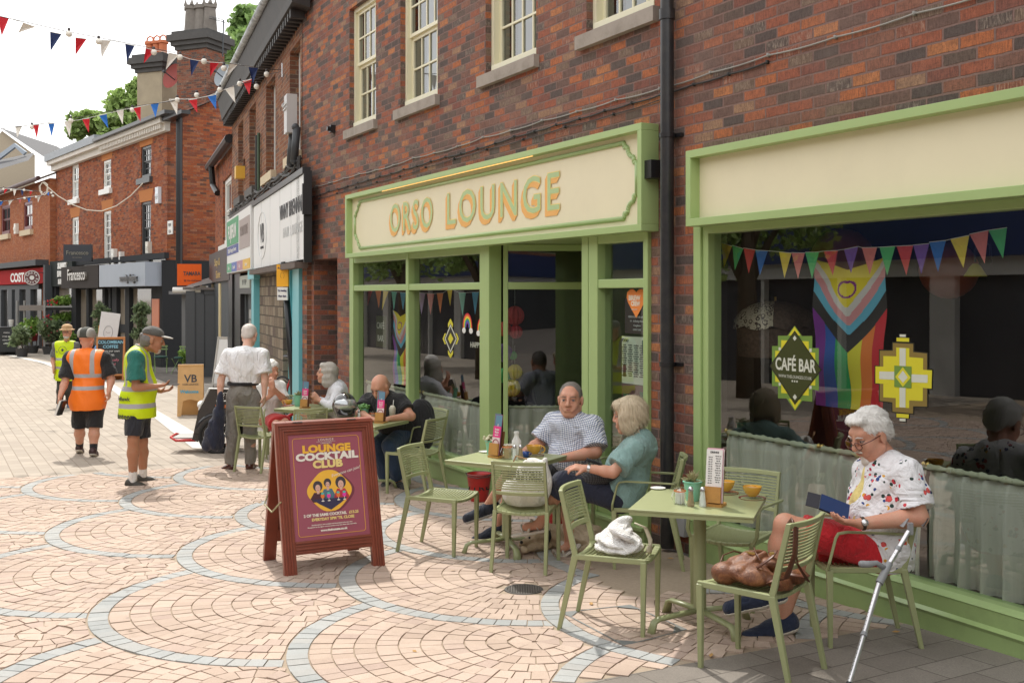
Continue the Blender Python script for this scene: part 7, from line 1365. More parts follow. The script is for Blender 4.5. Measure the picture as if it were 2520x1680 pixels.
t = MB(); t.ball(tuple(DP(1283, 1334, 8.06)), .014, 5); t.build('nose', BLACK, dg, smooth=True); t = MB(); t.ball(tuple(DP(1303, 1322, 8.12)), .009, 5); t.ball(tuple(DP(1296, 1326, 8.2)), .009, 5); t.build('eye', BLACK, dg, smooth=True)
t = MB(); t.tube([tuple(DP(1350, 1300, 8.2)), tuple(DP(1354, 1320, 8.17)), tuple(DP(1346, 1342, 8.16))], .012, 8, sq=(1, .6)); t.build('harness', BLKC, dg, smooth=True)
# bags on chairs
CANV = cloth('white canvas', (.74, .72, .68), bmp=.4); xb, yb = .105, 7.66
r = root('tote_bag', 'white canvas tote bag sitting on the chair in the middle, seen through its back slats', 'bag', (xb, yb, gz(yb) + SH), rot=1.339 - math.pi / 2)
smesh('bag_body', surf([fell((0, -.02, .09), (.165, .10, .12), .04), fell((.05, -.01, .18), (.13, .085, .16), .05), fell((-.05, 0, .08), (.13, .11, .10), .05), fcone((.12, -.02, .25), (.14, -.03, .33), .04, .02, .03)], .008, (), .006, 22, cuts=[((0, 0, .004), (0, 0, -1))]), CANV, r)
t = MB(); t.text('LESS WASTE', .01, -.108, .235, .045, 0, bold=.002); t.text('MORE LIVING', .02, -.108, .19, .045, 0, bold=.002); t.build('lettering', INK, r); t = MB(); t.tube([(-.1, -.05, .28), (-.06, -.08, .36), (.02, -.08, .34)], .008, 6, sq=(1, .5)); t.build('handle', mat('tan webbing', (.45, .25, .12), .7), r)
ex, ey, ea = .612, 6.13, -.342; r = root('folded_knit', 'folded white knitted garment with a ribbon heaped on the chair left of the nearest table', 'garment', (ex, ey, gz(ey) + SH - .008), rot=ea - math.pi / 2)
m, n, b_, new, link = nodes('white knit'); o = objco(n); wv = new('ShaderNodeTexVoronoi'); wv.inputs['Scale'].default_value = 120; link(o, wv.inputs['Vector']); link(mix(n, noise(n, 8, 4, o), (.72, .71, .69), (.86, .85, .83)), b_.inputs['Base Color']); b_.inputs['Roughness'].default_value = .95; b_.inputs['Sheen Weight'].default_value = .3
bump(n, b_, mth(n, 'ADD', wv.outputs['Distance'], mth(n, 'MULTIPLY', noise(n, 14, 4, o, .6, 1), 1.5)), .9, .008); KNIT = m
def pad(c, r_, a_, k=.010): return fell(c, r_, k, np.array((Matrix.Rotation(a_[2], 3, 'Z') @ Matrix.Rotation(a_[0], 3, 'X') @ Matrix.Rotation(a_[1], 3, 'Y'))))
smesh('knit', surf([pad((.0, .0, .030), (.165, .145, .030), (0, 0, .3)), pad((-.01, -.02, .072), (.155, .115, .026), (.10, -.06, .8), .008), pad((.03, .015, .075), (.135, .125, .030), (-.12, .15, 0), .008), pad((.0, -.01, .112), (.125, .085, .022), (.25, .1, .4), .007), pad((.05, .05, .10), (.10, .10, .024), (-.35, .3, 1.2), .007),
   pad((-.03, -.01, .138), (.095, .065, .024), (.35, .15, .2), .010), pad((-.055, .01, .160), (.055, .05, .022), (.1, -.35, .5), .012), pad((.10, .07, .06), (.07, .09, .020), (.3, .5, .3), .007)], .006, (), .006, 30), KNIT, r)
t = MB(); t.tube([(.02, .10, .17), (-.02, .15, .14), (-.05, .17, .07), (-.02, .18, .02), (.03, .17, .03)], [.01, .016, .02, .022, .012], 8, sq=(1.6, .4)); t.build('ribbon', mat('cream ribbon', (.72, .64, .50), .6), r, smooth=True)
ax_, ay_, aa = 1.209, 5.398, 2.434; r = root('leather_bag', 'worn brown leather bag lying on the nearest slatted chair', 'bag', (ax_, ay_, gz(ay_) + SH - .012), rot=aa - math.pi / 2)
m, n, b_, new, link = nodes('worn brown leather'); o = objco(n); nz = noise(n, 11, 7, o, .8, 1.2); link(ramp(n, nz, [(.25, (.055, .018, .008)), (.5, (.15, .050, .018)), (.72, (.34, .14, .05))]), b_.inputs['Base Color']); b_.inputs['Roughness'].default_value = .5; bump(n, b_, mth(n, 'ADD', mth(n, 'MULTIPLY', nz, 1.2), noise(n, 90, 4, o)), .5, .006); LEA = m
smesh('bag_body', surf([pad((.0, .06, .052), (.175, .10, .050), (0, 0, 0), .008), fcone((-.13, .08, .055), (.13, .08, .055), .062, .060, .01), pad((.02, .0, .085), (.16, .10, .042), (.22, .05, .1), .007), pad((.08, -.07, .075), (.10, .10, .045), (.1, .35, 0), .006), pad((-.10, -.05, .070), (.085, .12, .045), (.15, -.3, .2), .006),
  pad((-.04, -.17, .040), (.13, .06, .034), (.35, 0, .25), .006), pad((.11, -.16, .045), (.08, .07, .040), (.2, 0, .5), .006), fcone((-.15, -.02, .09), (.05, -.04, .135), .022, .018, .006), fcone((.0, .03, .13), (.14, .01, .115), .020, .016, .006)], .006, (), .0055, 34, cuts=[((0, 0, .006), (0, 0, -1))]), LEA, r)
t = MB(); t.tube([(-.12, -.09, .11), (-.06, -.14, .16), (.02, -.12, .17), (.08, -.06, .15)], .010, 8, sq=(1.4, .5)); t.tube([(.16, -.10, .10), (.19, -.16, .07), (.14, -.23, .05), (.05, -.25, .06), (-.02, -.20, .08)], .011, 8, sq=(1.6, .4))
t.tube([(-.13, -.16, .05), (-.17, -.27, .10), (-.16, -.31, .22), (-.14, -.305, .355), (-.13, -.28, .365), (-.10, -.25, .34), (-.06, -.27, .15), (.0, -.30, .06)], .014, 8, sq=(1.6, .35)); t.tube([(-.16, .10, .09), (-.05, .135, .125), (.06, .135, .125), (.16, .09, .09)], .0035, 5); t.tube([(-.10, -.10, .142), (-.02, -.03, .158), (.08, .03, .155), (.14, .06, .12)], .0035, 5); t.build('strap', mat('dark strap leather', (.10, .032, .014), .45, var=.3), r, smooth=True)
t = MB(); t.box(-.01, .01, -.02, .035, .142, .150); t.cyl((-.03, -.125, .16), (-.03, -.125, .175), .012); t.build('zip_pull', mat('brass', (.6, .42, .15), .3, .9), r)
# CURTAINS, BUNTING AND WINDOW DECORATION
m, n, b_, new, link = nodes('sage voile'); o = objco(n); c = mix(n, noise(n, 3, 3, vmul(n, o, (12, 12, .4))), (.60, .61, .52), (.80, .80, .70)); link(c, b_.inputs['Base Color']); b_.inputs['Roughness'].default_value = .9
tr = new('ShaderNodeBsdfTransparent'); mx = new('ShaderNodeMixShader'); mx.inputs[0].default_value = .26; link(b_.outputs[0], mx.inputs[1]); link(tr.outputs[0], mx.inputs[2]); link(mx.outputs[0], n.nodes['Material Output'].inputs[0]); VOILE = m
BRS = mat('brass rod', (.55, .38, .12), .3, .9)
def curtain(label, x0, x1, y, ztop, zbot, M=None, seed=0):
 r = root('cafe_curtain', label, 'curtain', (x0, y, zbot), F1, group='half-height sage curtains in the café windows'); rng = random.Random(seed); N_ = int((x1 - x0) / .011); rows = [0, .25, .6, .85, .93, .97, 1.0]; t = MB(M=M); V_ = []
 ph = [rng.random() * 6.3 for _ in range(4)]
 for i in range(N_ + 1):
  x = x0 + (x1 - x0) * i / N_
  for q in rows:
   z = zbot + (ztop - .02 - zbot) * q; am = .032 * (1 - q) + .011; f = math.sin(x * 36 + 1.5 * math.sin(x * 5 + ph[0]) + ph[1] + .3 * q) + .45 * math.sin(x * 83 + ph[2] + 2 * math.sin(3 * x)); V_.append((x + .008 * math.sin(q * 3 + x * 9), y + am * f + (.012 if q > .95 else 0), z))
 k = len(rows); t.add(V_, [(i * k + j_, (i + 1) * k + j_, (i + 1) * k + j_ + 1, i * k + j_ + 1) for i in range(N_) for j_ in range(k - 1)]); t.build('cloth', VOILE, r, smooth=True)
 t = MB(M=M); P = [(x0 + (x1 - x0) * i / (N_ // 2), y, ztop) for i in range(N_ // 2 + 1)]; t.tube(P, [.017 + .004 * math.sin(i * 1.9) + .003 * math.sin(i * .83) for i in range(len(P))], 8); t.build('heading', mat('sage gathered heading', (.42, .44, .31), .9, bmp=.6, bsc=50), r, smooth=True)
 t = MB(M=M); t.cyl((x0 - .03, y, ztop), (x1 + .03, y, ztop), .008);
 for x_ in (x0 - .02, x1 + .02): t.lathe([(.0, -.02), (.02, -.01), (.014, .01), (.0, .02)], (x_, y, ztop + .012), 12)
 t.build('rod', BRS, r, smooth=True)
curtain('sage half curtain in the widest window, left of the first brass bracket', -6.2, -5.262, .14, .71, .06, seed=1); curtain('sage half curtain in the widest window behind the floral-shirted man', -5.255, -4.408, .14, .71, .06, seed=2); curtain('sage half curtain in the widest window at the right edge of the view', -4.40, -3.3, .14, .71, .06, seed=3); curtain('sage half curtain in the widest window beyond the right edge', -3.29, 1.9, .14, .71, .06, seed=9)
curtain('sage half curtain in the leftmost pane of the lettered café front', -13.78, -11.98, .16, .54, -.10, seed=4); curtain('sage half curtain in the second pane of the lettered café front', -11.84, -9.97, .16, .54, -.10, seed=5); curtain('sage half curtain in the narrow pane beside the drainpipe', -7.68, -7.05, .20, .40, -.10, seed=6)
r_ = curtain
rr_ = root('cafe_curtain', 'sage half curtain behind the splayed glass of the doorway', 'curtain', (-9.7, .15, -.1), F1, group='half-height sage curtains in the café windows'); t = MB(M=Ms); V_ = []; N_ = 90; rows = [0, .3, .7, .93, 1.0]
for i in range(N_ + 1):
 x = .06 + (LL - .12) * i / N_
 for q in rows: V_.append((x, .05 + (.028 * (1 - q) + .008) * math.sin(x * 40 + math.sin(x * 6)), -.08 + .64 * q))
t.add(V_, [(i * 5 + j_, (i + 1) * 5 + j_, (i + 1) * 5 + j_ + 1, i * 5 + j_ + 1) for i in range(N_) for j_ in range(4)]); t.build('cloth', VOILE, rr_, smooth=True); t = MB(M=Ms); t.tube([(.05 + (LL - .1) * i / 40, .05, .565) for i in range(41)], [.015 + .004 * math.sin(i * 1.9) for i in range(41)], 8); t.build('heading', mat('sage gathered heading', (.42, .44, .31)), rr_, smooth=True)
FC = {'Y': (.80, .62, .05), 'G': (.08, .50, .16), 'R': (.62, .05, .05), 'B': (.02, .16, .55), 'P': (.19, .08, .40), 'O': (.75, .22, .05), 'T': (.15, .50, .42), 'C': (.06, .35, .60), 'L': (.45, .32, .55), 'K': (.70, .20, .18), 'W': (.78, .74, .68), 'N': (.015, .035, .13), 'S': (.60, .012, .025)}
def fmat(k, dim=''): return mat('flag ' + k, FC[k], .6, var=.03)
def flagstring(name, label, fr, flags, conv, group=None, r=.002, strm=None):
 p0 = conv(*flags[0][0]); rt = root(name, label, 'bunting', tuple(p0), fr, group=group); P = []
 for a, b_, c, k in flags:
  A_, B_, C_ = conv(*a), conv(*b_), conv(*c); P += [A_, B_]; nn_ = (B_ - A_).cross(C_ - A_).normalized() * .0008; t = MB(); mid = (A_ + B_ + C_) / 3 + nn_ * 12
  t.add([A_, B_, C_, mid], [(0, 1, 3), (1, 2, 3), (2, 0, 3)]); t.add([A_ - nn_, B_ - nn_, C_ - nn_, mid - nn_], [(1, 0, 3), (2, 1, 3), (0, 2, 3)]); t.build('flag', fmat(k), rt)
 t = MB(); t.tube(P, r, 5); t.build('string', strm or WHITE, rt); return rt
Z6 = lambda x, y: (1680 + x / 2.8, 560 + y / 2.8); cv = lambda x, y: Vector((F1.p(x, y, .20)[0], .20, F1.p(x, y, .20)[1]))
FL = [((268,103),(340,128),(285,275),'Y'),((343,122),(418,145),(360,292),'G'),((420,140),(500,153),(455,315),'R'),((503,155),(587,160),(532,330),'B'),((665,167),(750,175),(702,348),'Y'),((750,172),(842,175),(795,353),'K'),((845,170),(940,168),(892,352),'G'),((972,162),(1070,157),(1035,330),'R'),((1112,150),(1210,130),(1160,315),'P'),((1235,138),(1340,136),(1290,325),'K'),((1357,135),(1465,128),(1410,330),'G'),((1475,128),(1588,122),(1542,328),'R'),((1588,120),(1700,110),(1645,320),'P'),((1700,100),(1815,88),(1760,305),'B'),((1845,80),(1975,53),(1935,278),'Y'),((1978,45),(2108,18),(2082,248),'K'),((2108,18),(2235,0),(2208,213),'G')]
flagstring('bunting', 'string of yellow, green, red, blue and purple pennants across the top of the widest window', F1, [(Z6(*a), Z6(*b_), Z6(*c), k) for a, b_, c, k in FL], cv)
Z3 = lambda x, y: (840 + x / 2.8, 560 + y / 2.8); cw = lambda x, y: Vector((F1.p(x, y, .22)[0], .22, F1.p(x, y, .22)[1]))
FL = [((170,432),(215,433),(180,540),'R'),((235,433),(275,434),(258,555),'O'),((290,436),(325,438),(280,570),'Y'),((345,440),(382,443),(362,570),'T'),((405,445),(445,448),(425,570),'C')]
flagstring('bunting', 'short string of pennants in the leftmost pane of the lettered café front', F1, [(Z3(*a), Z3(*b_), Z3(*c), k) for a, b_, c, k in FL], cw)
FL = [((530,448),(578,452),(552,600),'L'),((590,452),(640,455),(615,600),'K'),((658,452),(702,450),(682,590),'O'),((730,430),(765,428),(750,540),'Y'),((808,446),(858,448),(835,608),'T'),((900,445),(948,443),(922,600),'C')]
flagstring('bunting', 'short string of pastel pennants in the second pane of the lettered café front', F1, [(Z3(*a), Z3(*b_), Z3(*c), k) for a, b_, c, k in FL], cw)
PFM = [mat('flag stripe ' + k, c, .65, var=.03) for k, c in (('purple', (.20, .02, .30)), ('blue', (.02, .10, .45)), ('green', (.02, .35, .10)), ('yellow', (.75, .68, .04)), ('orange', (.78, .20, .03)), ('red', (.60, .015, .03)), ('black', (.02, .018, .018)), ('sky', (.12, .45, .65)), ('pink', (.68, .30, .33)), ('white', (.66, .64, .64)), ('chevron yellow', (.80, .66, .02)), ('ring', (.22, .02, .22)))]
def pride(label, x0, x1, z0, z1, y, sag=.08, nx=84, nz=150):
 w_, h_ = x1 - x0, z1 - z0; t = MB(); V_ = [];
 for j_ in range(nz + 1):
  v = j_ / nz
  for i in range(nx + 1):
   u = i / nx; top = sag * (1 - abs(2 * u - 1)) * (1 - v) ** 2; V_.append((x0 + w_ * (u + .015 * math.sin(v * 5) * (1 if u > .5 else -1)), y + .012 * math.sin(u * 9 + v * 3) + .010 * math.sin(v * 14 + 3 * u), z1 - v * h_ - top))
 F_ = []; MI = []
 for j_ in range(nz):
  for i in range(nx):
   u, v = (i + .5) / nx, (j_ + .5) / nz; e = abs(2 * u - 1); k = min(5, int(u * 6))
   for c, (ed, ap) in ((6, (.33, .62)), (7, (.22, .49)), (8, (.13, .425)), (9, (.05, .355)), (10, (-.01, .29))):
    if v < ap + (ed - ap) * e: k = c
   q = math.hypot((u - .5) / .115, (v - .155) / .062)
   if .82 < q < 1.08: k = 11
   F_.append((j_ * (nx + 1) + i, (j_ + 1) * (nx + 1) + i, (j_ + 1) * (nx + 1) + i + 1, j_ * (nx + 1) + i + 1)); MI.append(k)
 t.add(V_, F_); t.mi = MI; o_ = t.build('flag', PFM, smooth=True, base=(x0, y, z1), fr=F1, label=label, cat='flag'); return o_
pride('progress pride flag hanging in the widest window between the two green and yellow stickers', -5.47, -4.84, .97, 1.96, .28); pride('progress pride flag hanging in the leftmost pane of the lettered café front', -13.2, -12.66, .56, 1.52, .30)
def px_poly(t, pts, y, m, fr=F1): P = [fr.p(x, z, y) for x, z in pts]; a = sum(P[i][0] * P[(i + 1) % len(P)][1] - P[(i + 1) % len(P)][0] * P[i][1] for i in range(len(P))); P = P if a > 0 else P[::-1]; t.add([(x, y, z) for x, z in P], [tuple(range(len(P)))], m)
Z7 = lambda L: [(1880 + x / 5.227, 780 + y / 5.227) for x, y in L]
SG, SY, SD, SK_, SW, SB = mat('sticker green', (.16, .28, .05), .35), mat('sticker yellow', (.66, .60, .03), .35), mat('sticker dark olive', (.045, .055, .012), .3), mat('sticker black', (.012, .012, .01), .3), mat('sticker white', (.62, .64, .55), .35), mat('sticker bronze', (.24, .17, .04), .35)
r = root('window_sticker', 'diamond window sticker reading CAFÉ BAR in green and yellow', 'sticker', (-5.7, .04, .9), F1); t = MB()
px_poly(t, Z7([(395, 110), (490, 243), (622, 243), (622, 398), (706, 400), (706, 945), (622, 930), (622, 1088), (495, 1075), (400, 1205), (290, 1045), (180, 1043), (180, 890), (104, 886), (104, 372), (180, 372), (180, 240), (300, 240)]), .0435, 0)
for q in ([(222, 297), (576, 312), (576, 1010), (222, 975)], [(145, 432), (660, 458), (660, 880), (145, 830)], [(395, 122), (470, 235), (318, 235)], [(320, 1050), (480, 1065), (400, 1190)]): px_poly(t, Z7(q), .0428, 1)
for q in ([(188, 388), (218, 388), (218, 428), (188, 428)], [(582, 404), (614, 404), (614, 450), (582, 450)], [(188, 842), (218, 842), (218, 882), (188, 882)], [(582, 884), (614, 884), (614, 924), (582, 924)]): px_poly(t, Z7(q), .0420, 4)
px_poly(t, Z7([(395, 172), (742, 678), (398, 1128), (72, 627)]), .0412, 3); px_poly(t, Z7([(395, 188), (728, 678), (398, 1108), (86, 627)]), .0405, 2)
for q in ([(395, 238), (420, 272), (396, 306), (371, 272)], [(397, 990), (424, 1028), (398, 1066), (370, 1026)]): px_poly(t, Z7(q), .0398, 4)
t.build('shape', [SG, SY, SD, SK_, SW], r)
(xa, za), (xb, zb), (xc, zc) = F1.p(*Z7([(400, 690)])[0], .04), F1.p(*Z7([(398, 780)])[0], .04), F1.p(*Z7([(396, 825)])[0], .04); t = MB(); t.text('CAFÉ BAR', xa, .0392, za, .115, 0, xs=.74, bold=.003, depth=.0006); t.text('WWW.THELOUNGES.CO.UK', xb, .0392, zb - .005, .030, 0, xs=.80, depth=.0006)
for k in (-1, 0, 1): t.box(xc + k * .022 - .006, xc + k * .022 + .006, .0388, .0394, zc - .006, zc + .006)
t.build('lettering', SW, r)
r = root('window_sticker', 'stepped yellow and white deco ornament sticker to the right of the pride flag', 'sticker', (-4.6, .04, .9), F1); t = MB()
px_poly(t, Z7([(1735, 212), (1842, 214), (1842, 258), (1884, 260), (1882, 320), (1938, 330), (1938, 435), (2116, 455), (2114, 660), (2178, 672), (2166, 938), (2112, 930), (2112, 1170), (1930, 1162), (1930, 1258), (1876, 1250), (1874, 1306), (1836, 1310), (1832, 1358), (1735, 1340), (1738, 1300), (1695, 1290), (1695, 1235), (1640, 1225), (1642, 1108), (1476, 1088), (1478, 865), (1420, 855), (1424, 620), (1478, 622), (1478, 414), (1645, 420), (1648, 318), (1698, 318), (1698, 258), (1735, 256)]), .0435, 2)
px_poly(t, Z7([(1658, 332), (1920, 345), (1920, 450), (2098, 468), (2098, 1150), (1918, 1145), (1918, 1240), (1655, 1215), (1652, 1095), (1490, 1075), (1490, 432), (1658, 432)]), .0428, 3)
px_poly(t, Z7([(1702, 390), (1870, 400), (1870, 515), (2048, 528), (2042, 1078), (1870, 1070), (1868, 1168), (1696, 1160), (1696, 1040), (1536, 1030), (1536, 500), (1702, 505)]), .0420, 1)
for q in ([(1434, 632), (1610, 640), (1608, 862), (1434, 850)], [(1962, 674), (2162, 684), (2156, 920), (1960, 900)], [(1706, 265), (1868, 270), (1866, 318), (1706, 312)], [(1704, 1238), (1864, 1250), (1862, 1300), (1704, 1288)]): px_poly(t, Z7(q), .0412, 1)
for q in ([(1746, 222), (1824, 224), (1824, 256), (1746, 254)], [(1744, 398), (1824, 402), (1820, 1164), (1744, 1158)], [(1484, 698), (1690, 702), (1690, 806), (1484, 796)], [(1890, 734), (2106, 744), (2104, 846), (1890, 836)], [(1744, 1302), (1822, 1306), (1820, 1342), (1744, 1334)]): px_poly(t, Z7(q), .0405, 4)
px_poly(t, Z7([(1676, 622), (1898, 636), (1896, 916), (1676, 898)]), .0398, 0); px_poly(t, Z7([(1786, 642), (1888, 778), (1786, 896), (1688, 766)]), .0392, 1); px_poly(t, Z7([(1787, 686), (1848, 776), (1787, 846), (1726, 768)]), .0386, 4)
t.build('shape', [SG, SY, SK_, SB, SW], r)
r = root('window_sticker', 'small yellow and white deco diamond sticker in the second pane of the lettered café front', 'sticker', (-10.83, .04, 1.0), F1); t = MB(); q_ = lambda L: [Z3(x, y) for x, y in L]
px_poly(t, q_([(752, 665), (795, 765), (752, 862), (712, 765)]), .0435, 3); px_poly(t, q_([(752, 682), (788, 765), (752, 845), (719, 765)]), .0428, 2); px_poly(t, q_([(752, 725), (772, 765), (752, 802), (734, 765)]), .042, 1)
for q in ([(752, 625), (770, 662), (768, 690), (752, 660), (736, 690), (734, 662)], [(752, 900), (770, 868), (770, 842), (752, 870), (734, 842), (734, 868)], [(698, 765), (712, 728), (722, 728), (708, 765), (722, 802), (712, 802)], [(810, 765), (796, 728), (786, 728), (800, 765), (786, 802), (796, 802)]): px_poly(t, q_(q), .0432, 1)
t.build('shape', [SG, SY, SK_, SW], r)
def rainbow(label, cx_, cz_, r0):
 r = root('rainbow_sticker', label, 'sticker', (cx_, .04, cz_), F1, group='rainbow stickers'); t = MB()
 for k in range(6):
  a, b2_ = r0 * (1 - .13 * k), r0 * (1 - .13 * (k + 1)); t.add([(cx_ + q * math.cos(R(h_)), .041, cz_ + 1.25 * q * math.sin(R(h_))) for h_ in range(-15, 200, 15) for q in (a, b2_)], [(2 * i, 2 * i + 1, 2 * i + 3, 2 * i + 2) for i in range(14)], k)
 for x_ in (-.75, .75): t.ball((cx_ + x_ * r0, .041, cz_ - .045), .045, 6, 6, (1, .05, .7))
 t.build('shape', [PFM[k] for k in (5, 4, 3, 2, 1, 0)] + [WHITE], r)
rainbow('rainbow sticker with white clouds, left one in the second pane', -10.40, 1.38, .115); rainbow('rainbow sticker with white clouds, right one against the green post', -10.06, 1.36, .10)
t = MB(); t.text('HAPPY', -10.2, .04, 1.16, .085, 0, depth=.001); t.build('window_lettering', SW, base=(-10.2, .04, 1.16), fr=F1, label='thin white letters reading HAPPY under the rainbow stickers', cat='lettering')
r = root('window_sign', 'dark green hanging sign reading CAFÉ BAR behind the leftmost café pane', 'sign', (-13.5, .25, 1.0), F1); t = MB(); t.box(-13.68, -13.32, .25, .26, 1.02, 1.44); t.build('board', SD, r); t = MB(); t.text('CAFÉ', -13.5, .243, 1.27, .12); t.text('BAR', -13.5, .243, 1.10, .12); t.build('lettering', SW, r)
HP = [(2032, 622), (1998, 560), (1975, 515), (1965, 478), (1970, 445), (1990, 424), (2012, 424), (2032, 445), (2052, 424), (2075, 424), (2094, 445), (2098, 478), (2088, 515), (2064, 562)]
r = root('heart_sticker', 'orange heart-shaped sticker reading BREW CREW at the top of the narrow pane', 'sticker', (-7.26, .04, 1.6), F1); t = MB(); px_poly(t, [Z3(*p) for p in HP], .0435, 0); t.build('shape', mat('orange sticker', (.80, .25, .05), .4), r)
t = MB(); t.text('BREW', -7.26, .042, 1.675, .055, 0, bold=.003, depth=.0006, wd=.17); t.text('CREW', -7.245, .042, 1.63, .05, 0, bold=.003, depth=.0006, wd=.13); t.text('Enjoying this?', -7.26, .042, 1.595, .014); t.build('lettering', mat('sticker cream', (.8, .68, .55), .4), r)
r = root('menu_poster', 'pale food menu poster above dark green and plum panels in the narrow pane', 'poster', (-7.27, .06, .7), F1); t = MB(); t.box(-7.46, -7.09, .055, .06, .985, 1.375, 0); t.box(-7.46, -7.09, .055, .06, .66, .98, 1); t.box(-7.44, -7.34, .053, .055, .70, .90, 2); t.box(-7.32, -7.22, .053, .055, .68, .93, 1); t.box(-7.20, -7.10, .053, .055, .70, .93, 2); t.box(-7.44, -7.40, .053, .055, 1.04, 1.14, 1); t.box(-7.17, -7.10, .053, .055, 1.24, 1.35, 2); t.build('sheet', [mat('pale green sheet', (.60, .66, .52), .4), mat('plum sheet', (.11, .04, .045), .4), mat('bottle green sheet', (.03, .11, .06), .4)], r)
t = MB(); t.text('FOOD', -7.41, .052, 1.33, .035)
for c_ in range(4):
 for k in range(15): t.text('menu line item'[:6 + (k * 5 + c_ * 3) % 8], -7.42 + c_ * .085, .052, 1.30 - k * .018, .014)
t.build('lettering', INK, r)
t = MB(); t.box(-7.42, -7.09, .058, .06, 1.40, 1.69, 0); q = t.build('notice', mat('dark notice', (.05, .035, .03), .5), base=(-7.25, .06, 1.4), fr=F1, label='dark notice with faint address lines behind the orange heart sticker', cat='notice'); t = MB();
for k, s_ in enumerate(('ORSO LOUNGE café bar', '14 - 16 Bridge Street', 'Congleton', 'CW12 1AY')): t.text(s_, -7.24, .055, 1.53 - k * .035, .024)
t.build('lettering', PALEG, q)
for k, (lab, x_, z_, rad, c) in enumerate((('large red paper honeycomb ball, highest in the doorway glass', .03, 1.50, .105, 'R'), ('smaller crimson paper honeycomb ball under the large red one', .04, 1.33, .075, 'S'), ('small green paper honeycomb ball in the doorway glass', .01, 1.08, .048, 'G'), ('yellow paper honeycomb ball above the lowest one', .03, .91, .082, 'Y'), ('lowest and largest yellow paper honeycomb ball', .00, .74, .095, 'Y'), ('red paper ball half hidden by the green post', -.08, 1.36, .08, 'R'), ('purple paper ball half hidden by the green post', -.09, 1.11, .10, 'P'), ('green paper ball half hidden by the green post', -.09, .87, .08, 'G'))):
 p = Vector((x_ * 11.45 / 11.3 + .0, 11.45, CAMH + (z_ - CAMH) * 11.45 / 11.3)); r = root('paper_ball', lab, 'paper ball', tuple(p), rot=1e-6, group='honeycomb paper balls'); t = MB(); V_ = []; F_ = []
 for i in range(24):
  for j_ in range(9): a = 2 * math.pi * i / 24; b2_ = math.pi * j_ / 8; rr = rad * (1 if i % 2 else .86); V_.append((rr * math.cos(a) * math.sin(b2_), rr * math.sin(a) * math.sin(b2_), rad * math.cos(b2_)))
 F_ = [(i * 9 + j_, ((i + 1) % 24) * 9 + j_, ((i + 1) % 24) * 9 + j_ + 1, i * 9 + j_ + 1) for i in range(24) for j_ in range(8)]; t.add(V_, F_); t.build('ball', fmat(c), r); t = MB(); t.cyl((0, 0, rad), (0, 0, rad + .2), .0015); t.build('string', WHITE, r)
m, n, b_, new, link = nodes('paisley shade'); o = objco(n); v1 = new('ShaderNodeTexVoronoi'); v1.inputs['Scale'].default_value = 22; link(o, v1.inputs['Vector']); v2 = new('ShaderNodeTexVoronoi'); v2.inputs['Scale'].default_value = 60; link(o, v2.inputs['Vector'])
f = mth(n, 'ADD', mth(n, 'LESS_THAN', mth(n, 'ABSOLUTE', mth(n, 'SUBTRACT', v1.outputs['Distance'], .38)), .07), mth(n, 'LESS_THAN', v2.outputs['Distance'], .28)); f.node.use_clamp = True; link(mix(n, f, (.62, .55, .42), (.06, .035, .03)), b_.inputs['Base Color'])
x_, z_ = F1.p(1908, 800, .75); r = root('lampshade', 'domed paisley lampshade with a dark fringe hanging inside the widest window', 'lamp', (x_, .75, z_ - .3), F1); PS = m; PSD = mat('dark brocade', (.11, .07, .05), .8, var=.9, nsc=40)
for k in range(8):
 t = MB(); V_ = []
 for i in range(7):
  a = 2 * math.pi * (k + i / 6) / 8; bul = .31 * (1 + .06 * math.sin(math.pi * i / 6))
  for j_ in range(8): q = math.pi * .5 * j_ / 7; V_.append((x_ + bul * math.sin(q) * math.cos(a) * 1.0, .75 + bul * math.sin(q) * math.sin(a), z_ + .19 * math.cos(q) + (.0 if j_ < 7 else -.03 * math.sin(math.pi * i / 6))))
 t.add(V_, [(i * 8 + j_, i * 8 + j_ + 1, (i + 1) * 8 + j_ + 1, (i + 1) * 8 + j_) for i in range(6) for j_ in range(7)]); t.build('shade_panel', PS if k in (5, 6) else PSD, r, smooth=True)
t = MB(); t.lathe([(.30, -.02), (.28, -.24)], (x_, .75, z_), 40); t.build('fringe', PSD, r); t = MB(); t.cyl((x_, .75, z_ + .15), (x_, .75, z_ + .22), .01); t.build('finial', BRS, r)
for lab, px_, py_, rad, y_ in (('large dim terracotta globe lamp hanging high behind the pennants', 2072, 640, .27, 1.8), ('dim terracotta globe lamp on the right behind the pennants', 2335, 665, .22, 1.9)):
 x_, z_ = F1.p(px_, py_, y_); t = MB(); t.ball((x_, y_, z_), rad, 12); q = t.build('globe_lamp', mat('terracotta glass', (.55, .13, .06), .5), base=(x_, y_, z_), fr=F1, smooth=True, label=lab, cat='lamp')
x_, z_ = F1.p(2400, 680, .8); t = MB(); t.lathe([(.015, .08), (.035, .06), (.07, .0)], (x_, .8, z_), 20); q = t.build('wall_lamp', mat('yellow lamp glass', (.60, .55, .08), .4, emit=.04), base=(x_, .8, z_), fr=F1, smooth=True, label='small lit yellow bell shade on a curved bracket inside the widest window', cat='lamp'); t = MB(); t.tube([(x_ + .1, .82, z_ + .08), (x_ + .09, .82, z_ + .2), (x_ + .03, .8, z_ + .22), (x_, .8, z_ + .16), (x_, .8, z_ + .09)], .008, 6); t.build('bracket', BLACK, q)
